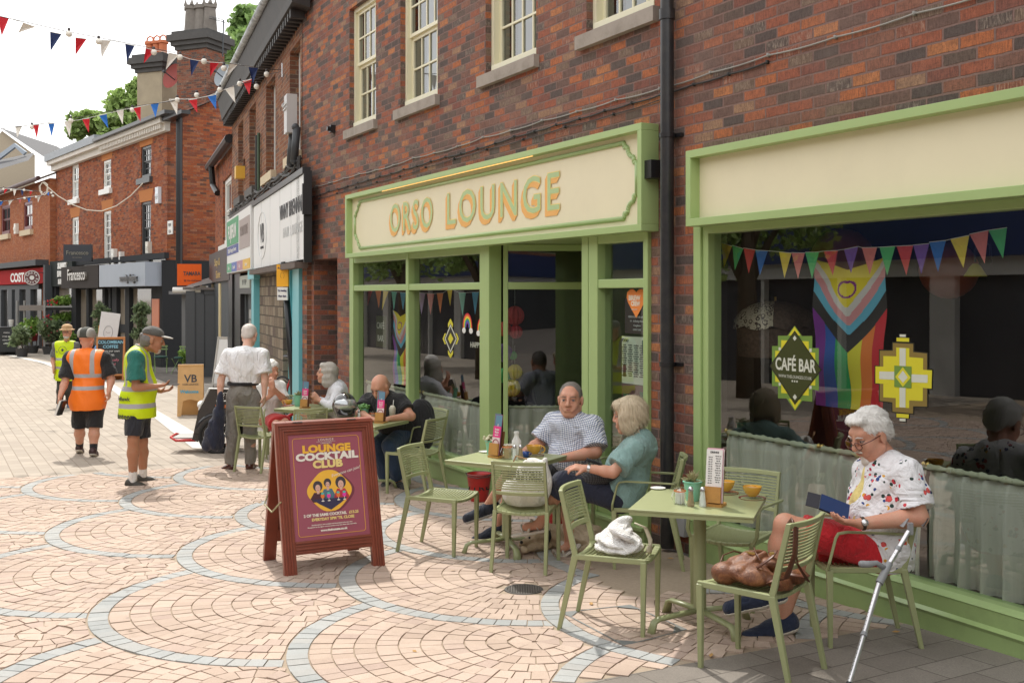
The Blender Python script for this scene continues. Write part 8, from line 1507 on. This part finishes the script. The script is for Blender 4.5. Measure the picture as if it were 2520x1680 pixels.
# STREET BUNTING WITH LAMPS
WIRE = mat('dark wire', (.04, .04, .04), .6); BULB = mat('frosted bulb', (.80, .76, .68), .25)
def street_string(label, pts, flags, bulbs, rf=.006, br=.05):
 def Yat(x):
  for (a, _, c), (b_, _, d) in zip(pts, pts[1:]):
   if min(a, b_) <= x <= max(a, b_): return c + (d - c) * (x - a) / (b_ - a)
  return pts[0][2] if abs(x - pts[0][0]) < abs(x - pts[-1][0]) else pts[-1][2]
 r = root('bunting', label, 'bunting', tuple(at(*pts[0])), rot=0, group='bunting strings over the street')
 t = MB(); t.tube([at(*p) for p in pts], rf, 5); t.build('wire', WIRE, r)
 for f_ in flags:
  x0, y0, x1, y1, tx, ty, k = f_; A_, B_, C_ = at(x0, y0, Yat(x0)), at(x1, y1, Yat(x1)), at(tx, ty, Yat((x0 + x1) / 2)); nn_ = (B_ - A_).cross(C_ - A_).normalized() * .001; md = (A_ + B_) / 2 * .5 + C_ * .5 + nn_ * 25
  t = MB(); t.add([A_, B_, C_, md], [(0, 1, 3), (1, 2, 3), (2, 0, 3)]); t.add([A_ - nn_, B_ - nn_, C_ - nn_, md - nn_], [(1, 0, 3), (2, 1, 3), (0, 2, 3)]); t.build('flag', fmat(k), r)
 if flags: t = MB(); t.tube([p for f_ in flags for p in (at(f_[0], f_[1], Yat(f_[0])), at(f_[2], f_[3], Yat(f_[2])))], rf * .8, 5); t.build('tape', WHITE, r)
 for x, y in bulbs: p = at(x, y, Yat(x)); t = MB(); t.ball(p, br, 6); t.cyl(p + Vector((0, 0, br * .7)), p + Vector((0, 0, br * 1.8)), br * .45, n=8, m=1); t.build('bulb', [BULB, WIRE], r, smooth=True)
s8 = lambda L: [tuple(v / 2.8 for v in q[:-1]) + (q[-1],) for q in L]
street_string('upper near string of red, white and navy pennants with round lamps', [(695, 173, 18.6), (640, 168, 18.4), (540, 152, 18), (420, 128, 17.6), (280, 100, 17), (165, 78, 16.5), (20, 45, 16), (-60, 28, 15.8)],
 s8([(-20,108,62,128,12,250,'S'),(160,158,245,188,125,228,'W'),(345,220,425,237,348,355,'N'),(520,260,597,270,520,382,'S'),(690,278,765,282,700,402,'W'),(862,303,928,316,875,427,'N'),(1003,333,1070,348,990,438,'S'),(1162,365,1230,380,1142,482,'W'),(1308,408,1372,420,1318,525,'N'),(1447,430,1510,434,1448,530,'S'),(1580,436,1640,444,1562,532,'W'),(1712,460,1778,468,1742,580,'N')]),
 [(x / 2.8, y / 2.8) for x, y in ((475, 235), (680, 288), (1060, 362), (1240, 396), (1406, 424), (1543, 472))])
street_string('lower near string of red, white and blue pennants with round lamps', [(695, 176, 18.6), (660, 183, 18.8), (620, 200, 19), (540, 222, 19.4), (440, 247, 20), (330, 262, 20.6), (200, 288, 21.2), (100, 305, 21.8), (0, 318, 22.3), (-60, 324, 22.6)],
 s8([(1672,560,1735,545,1718,655,'S'),(1552,618,1612,592,1622,712,'W'),(1430,665,1490,652,1490,757,'B'),(1298,690,1358,682,1360,778,'S'),(1164,686,1226,684,1220,792,'W'),(1038,720,1095,708,1072,810,'B'),(918,744,970,735,968,838,'S'),(803,765,852,758,846,860,'W'),(680,795,735,786,746,885,'B'),(566,822,618,816,612,915,'S'),(442,842,496,832,480,945,'W'),(332,850,377,850,356,943,'B'),(228,862,270,858,254,955,'S'),(105,872,155,868,118,950,'W')]),
 [(x / 2.8, y / 2.8) for x, y in ((1838, 513), (1768, 598), (1652, 578), (1515, 620), (1356, 657), (1222, 690), (912, 758), (488, 832), (220, 876))])
street_string('short distant string of red, white and navy pennants by the coffee shop', [(0, 462, 41), (60, 466, 41), (130, 476, 41)], s8([(28,1300,55,1302,28,1338,'S'),(90,1302,115,1305,98,1352,'W'),(142,1306,166,1310,152,1355,'N'),(204,1314,224,1318,208,1348,'S')]), [(x / 2.8, y / 2.8) for x, y in ((25, 1303), (78, 1308), (166, 1310), (285, 1326), (365, 1350))], .012, .05)
street_string('second distant string of blue, white and red pennants, lower of the two', [(-10, 497, 40), (60, 488, 40.5), (130, 478, 41)], s8([(-8,1384,24,1386,4,1420,'B'),(58,1382,90,1378,62,1416,'W'),(126,1370,150,1366,136,1402,'K'),(185,1360,214,1356,200,1400,'B'),(255,1352,282,1348,262,1398,'W'),(310,1325,340,1322,336,1350,'B')]), [(x / 2.8, y / 2.8) for x, y in ((170, 1366), (250, 1358), (355, 1330))], .012, .05)
t = MB(); P = [at(x / 2.8, y / 2.8, 36) for x, y in ((300, 1260), (330, 1290), (400, 1350), (500, 1410), (600, 1448), (700, 1455), (800, 1420), (900, 1350), (985, 1262))]; t.tube(P, .018, 5); t.tube([at(302 / 2.8 + 8 * math.cos(q * .7) * (1 + .1 * q % .6), 1300 / 2.8 + 16 * math.sin(q * .7), 36) for q in range(30)], .015, 5); t.build('cable', mat('pale wire', (.6, .55, .46), .6), base=tuple(P[0]), label='pale looped wire sagging between windows of the corner building', cat='cable')
t = MB(); p = at(695, 173, 18.6); t.cyl(p + Vector((0, 0, -.12)), p + Vector((0, 0, .12)), .015); t.cyl(p, p + Vector((.25, .1, 0)), .012); t.build('wall_hook', STEEL, base=tuple(p), label='small steel hook plate on the brown brick holding the bunting strings', cat='hook')
# STREET THINGS
def aframe(name, label, c, rot, wd, hh, m, fm=None, leg=.16, sp=.2, text=(), tm=None, cut=False, fw=.05):
 r = root(name, label, 'sandwich board', (c[0], c[1], gz(c[1])), rot=rot); M = Matrix.Rotation(R(-11), 4, 'X')
 t = MB(M=M);
 if cut: t.prism([(-wd / 2, 0), (-wd / 2 + .07, 0), (-wd / 2 + .10, leg), (0, leg + .03), (wd / 2 - .10, leg), (wd / 2 - .07, 0), (wd / 2, 0), (wd / 2, hh), (-wd / 2, hh)], 0, .018)
 else: t.box(-wd / 2, wd / 2, .006, .02, leg, hh)
 t.build('front_panel', m, r)
 if fm:
  t = MB(M=M); t.box(-wd / 2, -wd / 2 + fw, -.008, .03, 0, hh); t.box(wd / 2 - fw, wd / 2, -.008, .03, 0, hh); t.box(-wd / 2 + fw, wd / 2 - fw, -.006, .028, hh - fw, hh); t.box(-wd / 2 + fw, wd / 2 - fw, -.006, .028, leg - .02, leg + .03); t.build('frame', fm, r)
 t = MB(M=Matrix.Translation((0, 2 * hh * math.sin(R(11)), 0)) @ Matrix.Rotation(R(11), 4, 'X')); t.box(-wd / 2, wd / 2, -.02, 0, .0, hh); t.build('rear_panel', fm or m, r)
 if text:
  mats = []; t = MB(M=M)
  for body, x, z, sz, mm, *kw in text:
   if mm not in mats: mats.append(mm)
   t.text(body, x, -.004, z, sz, mats.index(mm), **(kw[0] if kw else {}))
  t.build('lettering', mats, r)
 return r
CHB = mat('chalk blue', (.25, .5, .62), .8); CHW = mat('chalk white', (.7, .7, .68), .8); CHP = mat('chalk pink', (.65, .2, .25), .8); SLATE = mat('blackboard', (.025, .027, .028), .7, var=.3)
aframe('sandwich_board', 'pale wooden VB HAIR LOUNGE sandwich board on the footpath beyond the cargo trike', (-6.1, 20.3), R(12), .47, 1.0, mat('pine', (.62, .36, .14), .5, var=.25, nsc=5), leg=.30, cut=True, text=[('VB', 0, .66, .20, INK, dict(bold=.004)), ('HAIR LOUNGE', 0, .60, .045, INK), ('Welcome', -.02, .45, .085, mat('sign blue', (.05, .35, .5), .5), dict(bold=.003))])
aframe('sandwich_board', 'COLOMBIAN COFFEE chalkboard in an orange wooden frame', (-11.35, 30.2), R(10), .78, 1.25, SLATE, mat('orange wood', (.50, .19, .05), .5), text=[('COLOMBIAN', 0, 1.06, .12, CHB, dict(bold=.003)), ('COFFEE', 0, .93, .12, CHB, dict(bold=.003)), ('From our own', 0, .82, .085, CHW), ('farm', 0, .70, .12, CHW), ('fresh locally', 0, .56, .10, CHP), ('roasted', 0, .44, .10, CHP), ('yum', 0, .28, .11, CHP)])
aframe('sandwich_board', 'white sandwich board behind the standing man on the footpath', (-7.5, 27.7), R(-25), .7, 1.35, mat('white board', (.75, .74, .72), .5), mat('brown white trim', (.5, .47, .43), .5), leg=.1)
aframe('sandwich_board', 'small chalkboard menu among the plants at the far left', (-20.3, 43.0), R(20), .75, 1.15, SLATE, SLATE, text=[('menu', 0, .9, .1, CHW), ('soup pie', 0, .75, .09, CHW), ('cake tea', 0, .6, .09, CHW), ('coffee', 0, .45, .09, CHW)])
aframe('sandwich_board', 'small dark chalkboard just left of the COLOMBIAN COFFEE board', (-13.0, 31.0), R(5), .5, 1.05, SLATE, mat('brown frame', (.12, .06, .03), .6), text=[('cakes', 0, .8, .1, CHW), ('teas', 0, .65, .1, CHW)])
r = root('easel', 'tall leaning picture panel with a pale pencil portrait by the chalkboard', 'easel', (-12.4, 32.4, -.69), rot=R(8)); t = MB(M=Matrix.Rotation(R(8), 4, 'Y')); t.box(-.28, .28, 0, .03, .35, 1.9); t.build('panel', mat('white panel', (.72, .72, .73), .5), r); t = MB(M=Matrix.Rotation(R(8), 4, 'Y')); t.tube([(.13 * math.cos(q), -.01, 1.3 + .2 * math.sin(q)) for q in np.linspace(0, 6.3, 20)], .008, 4); t.tube([(.06 * math.cos(q), -.01, 1.32 + .03 * math.sin(q)) for q in np.linspace(3.3, 6.1, 8)], .006, 4); t.build('drawing', mat('pencil grey', (.4, .4, .42), .6), r); t = MB(); t.cyl((-.2, .05, 0), (-.1, .1, 1.5), .02); t.cyl((.25, .05, 0), (.35, .1, 1.5), .02); t.build('leg', WOOD, r)
r = root('cargo_trike', 'black cargo trike lettered CHATTY VANRAAM with a white hood edge and red footboard', 'trike', (-4.0, 14.75, gz(14.75)), rot=R(6)); RB = mat('trike black', (.018, .019, .022), .25, coat=.5); TYR = mat('tyre rubber', (.018, .018, .018), .8); REDP = mat('trike red', (.55, .03, .03), .3)
def wheel(parent, c, rad, spoked=False, y=0, wid=.028):
 t = MB(); P = [(c[0] + rad * math.cos(2 * math.pi * k / 40), c[1], c[2] + rad * math.sin(2 * math.pi * k / 40)) for k in range(41)]; t.tube(P, wid, 8, caps=False); w_ = t.build('tyre', TYR, parent, smooth=True)
 t = MB(); P = [(c[0] + (rad - wid * 1.1) * math.cos(2 * math.pi * k / 40), c[1], c[2] + (rad - wid * 1.1) * math.sin(2 * math.pi * k / 40)) for k in range(41)]; t.tube(P, .009, 6, caps=False)
 n_ = 26 if spoked else 5
 for k in range(n_): a = 2 * math.pi * k / n_; t.cyl((c[0], c[1], c[2]), (c[0] + (rad - .03) * math.cos(a), c[1], c[2] + (rad - .03) * math.sin(a)), .0018 if spoked else .028, .0018 if spoked else .016, 5)
 t.cyl((c[0], c[1] - .05, c[2]), (c[0], c[1] + .05, c[2]), .03); t.build('rim', STEEL if spoked else RB, w_, smooth=False); return w_
wheel(r, (0, -.33, .25), .225); wheel(r, (0, .33, .25), .225)
t = MB(); t.prism([(-.24, .60), (-.16, .42), (.45, .42), (.55, .80), (.45, .86), (-.10, .875)], -.30, .30); bev(t.build('cargo_box', RB, r), .03, 3)
t = MB(); t.tube([(-.25, -.31, .60), (-.115, -.31, .885), (.45, -.31, .87)], .008, 6); t.build('edge_trim', WHITE, r); t = MB(); t.ball((-.27, 0, .64), .07, 8, 0, (.7, 2.2, .8)); t.build('white_cushion', WHITE, r, smooth=True)
t = MB(); t.prism([(-.34, .20), (-.26, .16), (-.16, .56), (-.25, .62)], -.28, .28); bev(t.build('front_panel', RB, r), .02); t = MB(); t.box(-.60, -.28, -.24, .24, .20, .22); t.build('footboard', mat('grey tread', (.40, .40, .38), .7), r); t = MB(); t.tube([(-.28, -.26, .185), (-.56, -.26, .185), (-.64, -.18, .22), (-.64, .18, .22), (-.56, .26, .185), (-.28, .26, .185)], .018, 8); t.build('bumper', REDP, r, smooth=True)
t = MB(); P = [(.27 * math.cos(R(a)), -.33, .25 + .27 * math.sin(R(a))) for a in range(15, 176, 16)]; t.tube(P, .035, 6, sq=(1.3, .3)); t.build('mudguard', RB, r, smooth=True)
t = MB(); t.text('CHATTY', -.02, -.312, .68, .11, 0, bold=.003, align='LEFT')
for x_ in (.06, .16): t.tube([(x_ + .028 * math.cos(q * .6), -.313, .80 + .028 * math.sin(q * .6)) for q in range(12)], .004, 4)
t.tube([(.06, -.313, .80), (.09, -.313, .825), (.14, -.313, .825), (.16, -.313, .80)], .004, 4); t.build('lettering', WHITE, r); t = MB(); t.text('VANRAAM', -.03, -.312, .62, .06, 0, bold=.001, align='LEFT'); t.build('brand_lettering', mat('orange letters', (.75, .2, .05), .4), r)
t = MB(); t.tube([(.3, 0, .5), (.8, 0, .40), (1.05, 0, .55), (1.15, 0, .8)], .025, 8); t.tube([(1.05, 0, .5), (1.45, 0, .30)], .018, 6); t.build('frame', REDP, r, smooth=True); wheel(r, (1.42, 0, .28), .26, True, wid=.02)
r = root('bicycle', 'red bicycle with black saddle and a yellow bell parked by the turquoise shop', 'bicycle', (-3.52, 18.0, gz(18.0) + .05), rot=R(-48)); r.scale = (1.16,) * 3; wheel(r, (-.55, 0, .34), .33, True, wid=.018); wheel(r, (.50, 0, .34), .33, True, wid=.018)
t = MB();
for a, b_ in (((-.55, 0, .34), (-.18, 0, .30)), ((-.18, 0, .30), (-.30, 0, .82)), ((-.55, 0, .34), (-.28, 0, .72)), ((-.18, 0, .30), (.36, 0, .78)), ((-.28, 0, .70), (.35, 0, .84)), ((.36, 0, .76), (.50, 0, .34)), ((.36, 0, .76), (.30, 0, 1.02))): t.cyl(a, b_, .018, n=8)
t.build('frame', REDP, r, smooth=True); t = MB(); t.tube([(-.44, 0, .985), (-.34, 0, .975), (-.20, 0, .985), (-.12, 0, .98)], [.065, .06, .03, .022], 10, sq=(1, .45)); t.cyl((-.31, 0, .8), (-.29, 0, .96), .014); t.build('saddle', BLACK, r, smooth=True)
t = MB(); t.tube([(.16, -.28, 1.06), (.28, -.22, 1.10), (.32, 0, 1.07), (.28, .22, 1.10), (.16, .28, 1.06)], .012, 8); t.cyl((.10, -.31, 1.04), (.2, -.26, 1.075), .018); t.cyl((.10, .31, 1.04), (.2, .26, 1.075), .018); t.build('handlebar', BLACK, r, smooth=True); t = MB(); t.ball((.30, -.12, 1.13), .035, 6, 0, (1, 1, .7)); t.build('bell', mat('yellow bell', (.8, .42, .02), .3), r, smooth=True); t = MB(); t.tube([(.40, 0, .80), (.45, -.1, .9), (.36, -.12, 1.02), (.42, .05, 1.15), (.5, 0, .95)], .015, 6); t.build('cable_tangle', BLACK, r, smooth=True)
dx, dy = G(1289, 1452); r = root('drain_cover', 'round black grid drain cover in the setts between the chairs', 'drain cover', (dx, dy, gz(dy)), rot=1e-6); t = MB(); t.lathe([(.105, .004), (.11, .010), (.125, .010), (.128, .004)], n=32); t.build('rim', mat('cast iron', (.06, .055, .05), .6), r); t = MB(); t.lathe([(.0, .006), (.106, .006)], n=32)
for k in range(-6, 7): L_ = math.sqrt(max(.0, .105 ** 2 - (k * .016) ** 2)); t.box(k * .016 - .003, k * .016 + .003, -L_, L_, .006, .010); t.box(-L_, L_, k * .016 - .003, k * .016 + .003, .0062, .0102)
t.build('grid', mat('worn iron', (.11, .10, .09), .5), r)
cs = [(.30, 6.38), (.72, 6.55), (.98, 6.02), (.60, 5.72)]; r = root('access_cover', 'steel-edged square access cover set in the setts under the nearest chairs', 'access cover', (.65, 6.15, gz(6.15)), rot=1e-6); t = MB(); G4 = [Vector((x - .65, y - 6.15, gz(y) - gz(6.15) + .0125)) for x, y in cs]
for i in range(4):
 a, b_ = G4[i], G4[(i + 1) % 4]; d = (b_ - a).normalized(); n_ = Vector((-d.y, d.x, 0)) * .006; t.add([a - n_, b_ - n_, b_ + n_, a + n_], [(0, 1, 2, 3)])
 cpt = (G4[0] + G4[1] + G4[2] + G4[3]) / 4; e1 = (G4[(i - 1) % 4] - a).normalized(); t.add([a + Vector((0, 0, .0005)), a + d * .11 + Vector((0, 0, .0005)), a + e1 * .11 + Vector((0, 0, .0005))], [(0, 1, 2)])
t.build('steel_edge', mat('galvanised plate', (.22, .23, .23), .5, .4), r)
rng = random.Random(5)
for k, (px_, py_) in enumerate([(1115, 1408), (1455, 1490), (1750, 1618), (2205, 1560), (1650, 1378), (1020, 1608), (320, 1555), (1665, 1370), (640, 1240), (1925, 1590)]):
 x, y = G(px_, py_); t = MB(); a = rng.random() * 6; s_ = rng.uniform(.012, .022); t.add([(s_ * 1.6 * math.cos(a), s_ * 1.6 * math.sin(a), .002), (-s_ * math.sin(a) * .6, s_ * math.cos(a) * .6, .006), (-s_ * 1.6 * math.cos(a), -s_ * 1.6 * math.sin(a), .002), (s_ * math.sin(a) * .6, -s_ * math.cos(a) * .6, .0)], [(0, 1, 2, 3)])
 o_ = t.build('fallen_leaf', mat('dry leaf', (.42, .24, .08), .8, var=.4), base=(0, 0, 0), label='small dry leaf or scrap lying on the paving', cat='leaf', group='scraps on the paving'); o_.location = (x, y, gz(y) + .014)
# PLANTS AND FAR FURNITURE
HERB = leafmat('herb leaf', (.10, .20, .03), (.24, .38, .08)); DKL = leafmat('olive leaf', (.07, .11, .05), (.18, .24, .12))
def bush(name, label, x, y, pot, hh, w_, lm, n_=700, size=.035, potm=None, flowers=None, group=None, asp=2.2):
 r = root(name, label, 'plant', (x, y, gz(y)), rot=1e-6, group=group); rng = np.random.default_rng(int(abs(x * 100 + y)) % 9999); pr, ph = pot
 t = MB(); t.lathe([(pr * .75, 0), (pr, ph), (pr * 1.05, ph), (pr * 1.05, ph * 1.05), (pr * .9, ph * 1.02), (0, ph * .95)], n=20); t.build('pot', potm or mat('grey pot', (.06, .06, .062), .7), r, smooth=True, auto=True); t = MB(); st_ = MB()
 for k in range(9):
  d = rng.normal(size=3) * .5; c = np.array([d[0] * w_ * .55, d[1] * w_ * .55, ph + hh * (.35 + .55 * rng.random())]); leaves(t, rng, c, w_ * .5, n_ // 9, size, (1, 1, .9), .1, asp); st_.tube([(0, 0, ph * .9), (c[0] * .5, c[1] * .5, (c[2] + ph) / 2), tuple(c)], .006, 4)
 st_.build('stems', BARK, r); t.build('foliage', lm, r)
 if flowers:
  t = MB();
  for k in range(flowers[1]): t.ball((rng.normal() * w_ * .45, rng.normal() * w_ * .45 - .1, ph + hh * (.4 + .6 * rng.random())), .035, 3)
  t.build('flowers', mat('petals %g %g' % (flowers[0][0], flowers[0][2]), flowers[0], .6), r)
 return r
bush('herb_pot', 'bushy green herb in a wicker pot by the dark gates', -9.95, 33.0, (.20, .30), .42, .36, HERB, 900, .05, mat('wicker', (.30, .22, .14), .9, var=.3))
bush('potted_olive_tree', 'tall thin olive tree in a wooden barrel in front of the steel blue shop', -12.0, 34.6, (.30, .35), 1.9, .42, DKL, 900, .07, mat('barrel wood', (.20, .10, .05), .8, var=.3)); bush('potted_olive_tree', 'tall slender dark shrub by the doorway left of the steel blue shop', -13.9, 36.3, (.2, .3), 2.2, .32, DKL, 900, .07)
for k, (lb, x, y, pt, hh, w_, fl) in enumerate([('leafy shrub in a grey pot at the front of the flower display', -19.2, 42.0, (.24, .32), .85, .55, None), ('dark plant in a black pot beside the grey pot, with a bright green tag', -17.6, 42.4, (.28, .36), .5, .4, ((.05, .7, .15), 2)), ('low plant with a pink flower left of the grey pot', -20.6, 43.3, (.2, .22), .35, .4, ((.85, .05, .3), 3)), ('small plant in a terracotta pot at the left edge', -21.9, 44.0, (.22, .25), .35, .3, ((.8, .8, .75), 4)), ('tall reddish grasses behind the grey pot', -18.9, 43.8, (.3, .3), 1.2, .6, ((.35, .08, .08), 20)), ('dark bushy shrub behind the chalkboard among the plants', -20.0, 44.6, (.3, .3), 1.1, .6, None), ('green shrub at the foot of the metal flower stand', -16.6, 44.0, (.3, .3), .9, .5, None), ('leafy plant right of the metal flower stand', -15.3, 44.2, (.3, .3), 1.2, .5, ((.6, .1, .2), 6))]):
 bush('potted_plant', lb, x, y, pt, hh, w_, HERB if k % 2 else DKL, 700, .085, flowers=fl)
sx0, sx1, sy = -19.4, -17.75, 44.5; r = root('flower_stand', 'galvanised metal flower stand with trays of green and red plants', 'flower stand', (-18.5, sy, -.69)); t = MB(); GAL = mat('galvanised steel', (.38, .39, .39), .4, .5)
for x in (sx0, sx1): t.box(x - .04, x + .04, sy - .05, sy + .05, -.69, 1.5); t.box(x - .03, x + .03, sy + .9, sy + 1.0, -.69, 1.5)
for z in (1.22, .25, -.3): t.box(sx0, sx1, sy - .04, sy + .04, z, z + .06)
t.build('frame', GAL, r); t = MB(); t.box(sx0, sx1, sy - .1, sy + .9, .35, .58); t.box(sx0, sx1, sy, sy + .9, 1.1, 1.24); t.box(sx0, sx1, sy, sy + .9, -.45, -.35); t.build('tray', BLACK, r); rng = np.random.default_rng(2)
for z, m_, ns in ((1.42, HERB, 900), (.78, HERB, 900), (-.1, DKL, 900)):
 t = MB()
 for k in range(8): leaves(t, rng, (sx0 + .35 + k * .17, sy + .3, z + .15 * rng.random()), .26, ns // 8, .08, (1, 1, .8), .1)
 t.build('tray_plants', m_, r)
t = MB()
for k in range(26): t.ball((sx0 - .1 + .6 * rng.random(), sy - .05 + .3 * rng.random(), (1.3 if k % 2 else .65) + .25 * rng.random()), .04, 3)
t.build('red_flowers', mat('red petals', (.6, .03, .04), .6), r)
r = root('trolley', 'grey metal trolley frame with a board shelf left of the flower stand', 'trolley', (-20.3, 45, -.69)); t = MB();
for x in (-20.75, -20.45): t.box(x - .03, x + .03, 44.9, 45.0, -.69, 1.5)
t.build('frame', GAL, r); t = MB(); t.box(-20.6, -19.5, 44.8, 45.6, 1.08, 1.3); t.build('shelf', mat('grey board', (.24, .21, .19), .8), r)
BG_ = mat('bistro green', (.22, .33, .13), .45); CUSH = cloth('dark green cushion', (.008, .06, .045))
def bistro(label, x, y, a):
 r = root('bistro_chair', label, 'chair', (x, y, gz(y)), rot=a, group='folding bistro chairs'); t = MB()
 for s_ in (-.19, .19): t.cyl((s_, -.20, 0), (s_, .18, .46), .012); t.cyl((s_ * .9, .24, 0), (s_ * .9, -.16, .46), .012); t.cyl((s_ * .9, -.16, .46), (s_ * .9, -.24, .84), .012)
 t.build('frame', BG_, r)
 for z in (.70, .79): t = MB(); t.box(-.22, .22, -.24, -.22, z, z + .045); t.build('back_slat', BG_, r)
 smesh('cushion', surf([fell((0, 0, .49), (.22, .21, .045), .02)], .02), CUSH, r); return r
bistro('green folding bistro chair with a dark cushion, left of the pair', -10.95, 33.4, R(200)); bistro('green folding bistro chair with a dark cushion, right of the pair', -10.2, 33.0, R(160))
for k, (x, lb) in enumerate(((-22.9, 'red wicker café chair at the far left edge'), (-20.7, 'red wicker café chair right of the small round table'))):
 r = root('cafe_chair', lb, 'chair', (x, 46, -.69), rot=R(30 + 150 * k), group='red coffee shop chairs'); t = MB(); t.lathe([(.30, .45), (.33, .75), (.30, .85)], n=16); t.lathe([(0, .42), (.30, .45)], n=16); t.build('seat', mat('red wicker', (.30, .03, .03), .7, var=.3), r)
 for s_ in ((-.2, -.2), (.2, -.2), (-.2, .2), (.2, .2)): t = MB(); t.cyl((*s_, 0), (*s_, .44), .02); t.build('leg', BLACK, r)
r = root('cafe_table', 'small round coffee shop table with a white cup at the far left', 'table', (-21.8, 46.2, -.69), rot=1e-6); t = MB(); t.lathe([(0, 1.02), (.6, 1.02), (.6, 1.06), (0, 1.06)], n=20); t.build('table_top', GRYW, r); t = MB(); t.cyl((0, 0, 0), (0, 0, 1.02), .05); t.build('column', BLACK, r); t = MB(); t.cyl((0, 0, 0), (0, 0, .3), .08, .11); q = t.build('paper_cup', WHITE, base=(0, 0, 0), label='white paper cup on the far round table', cat='cup'); q.location = (-21.5, 46.0, .38)
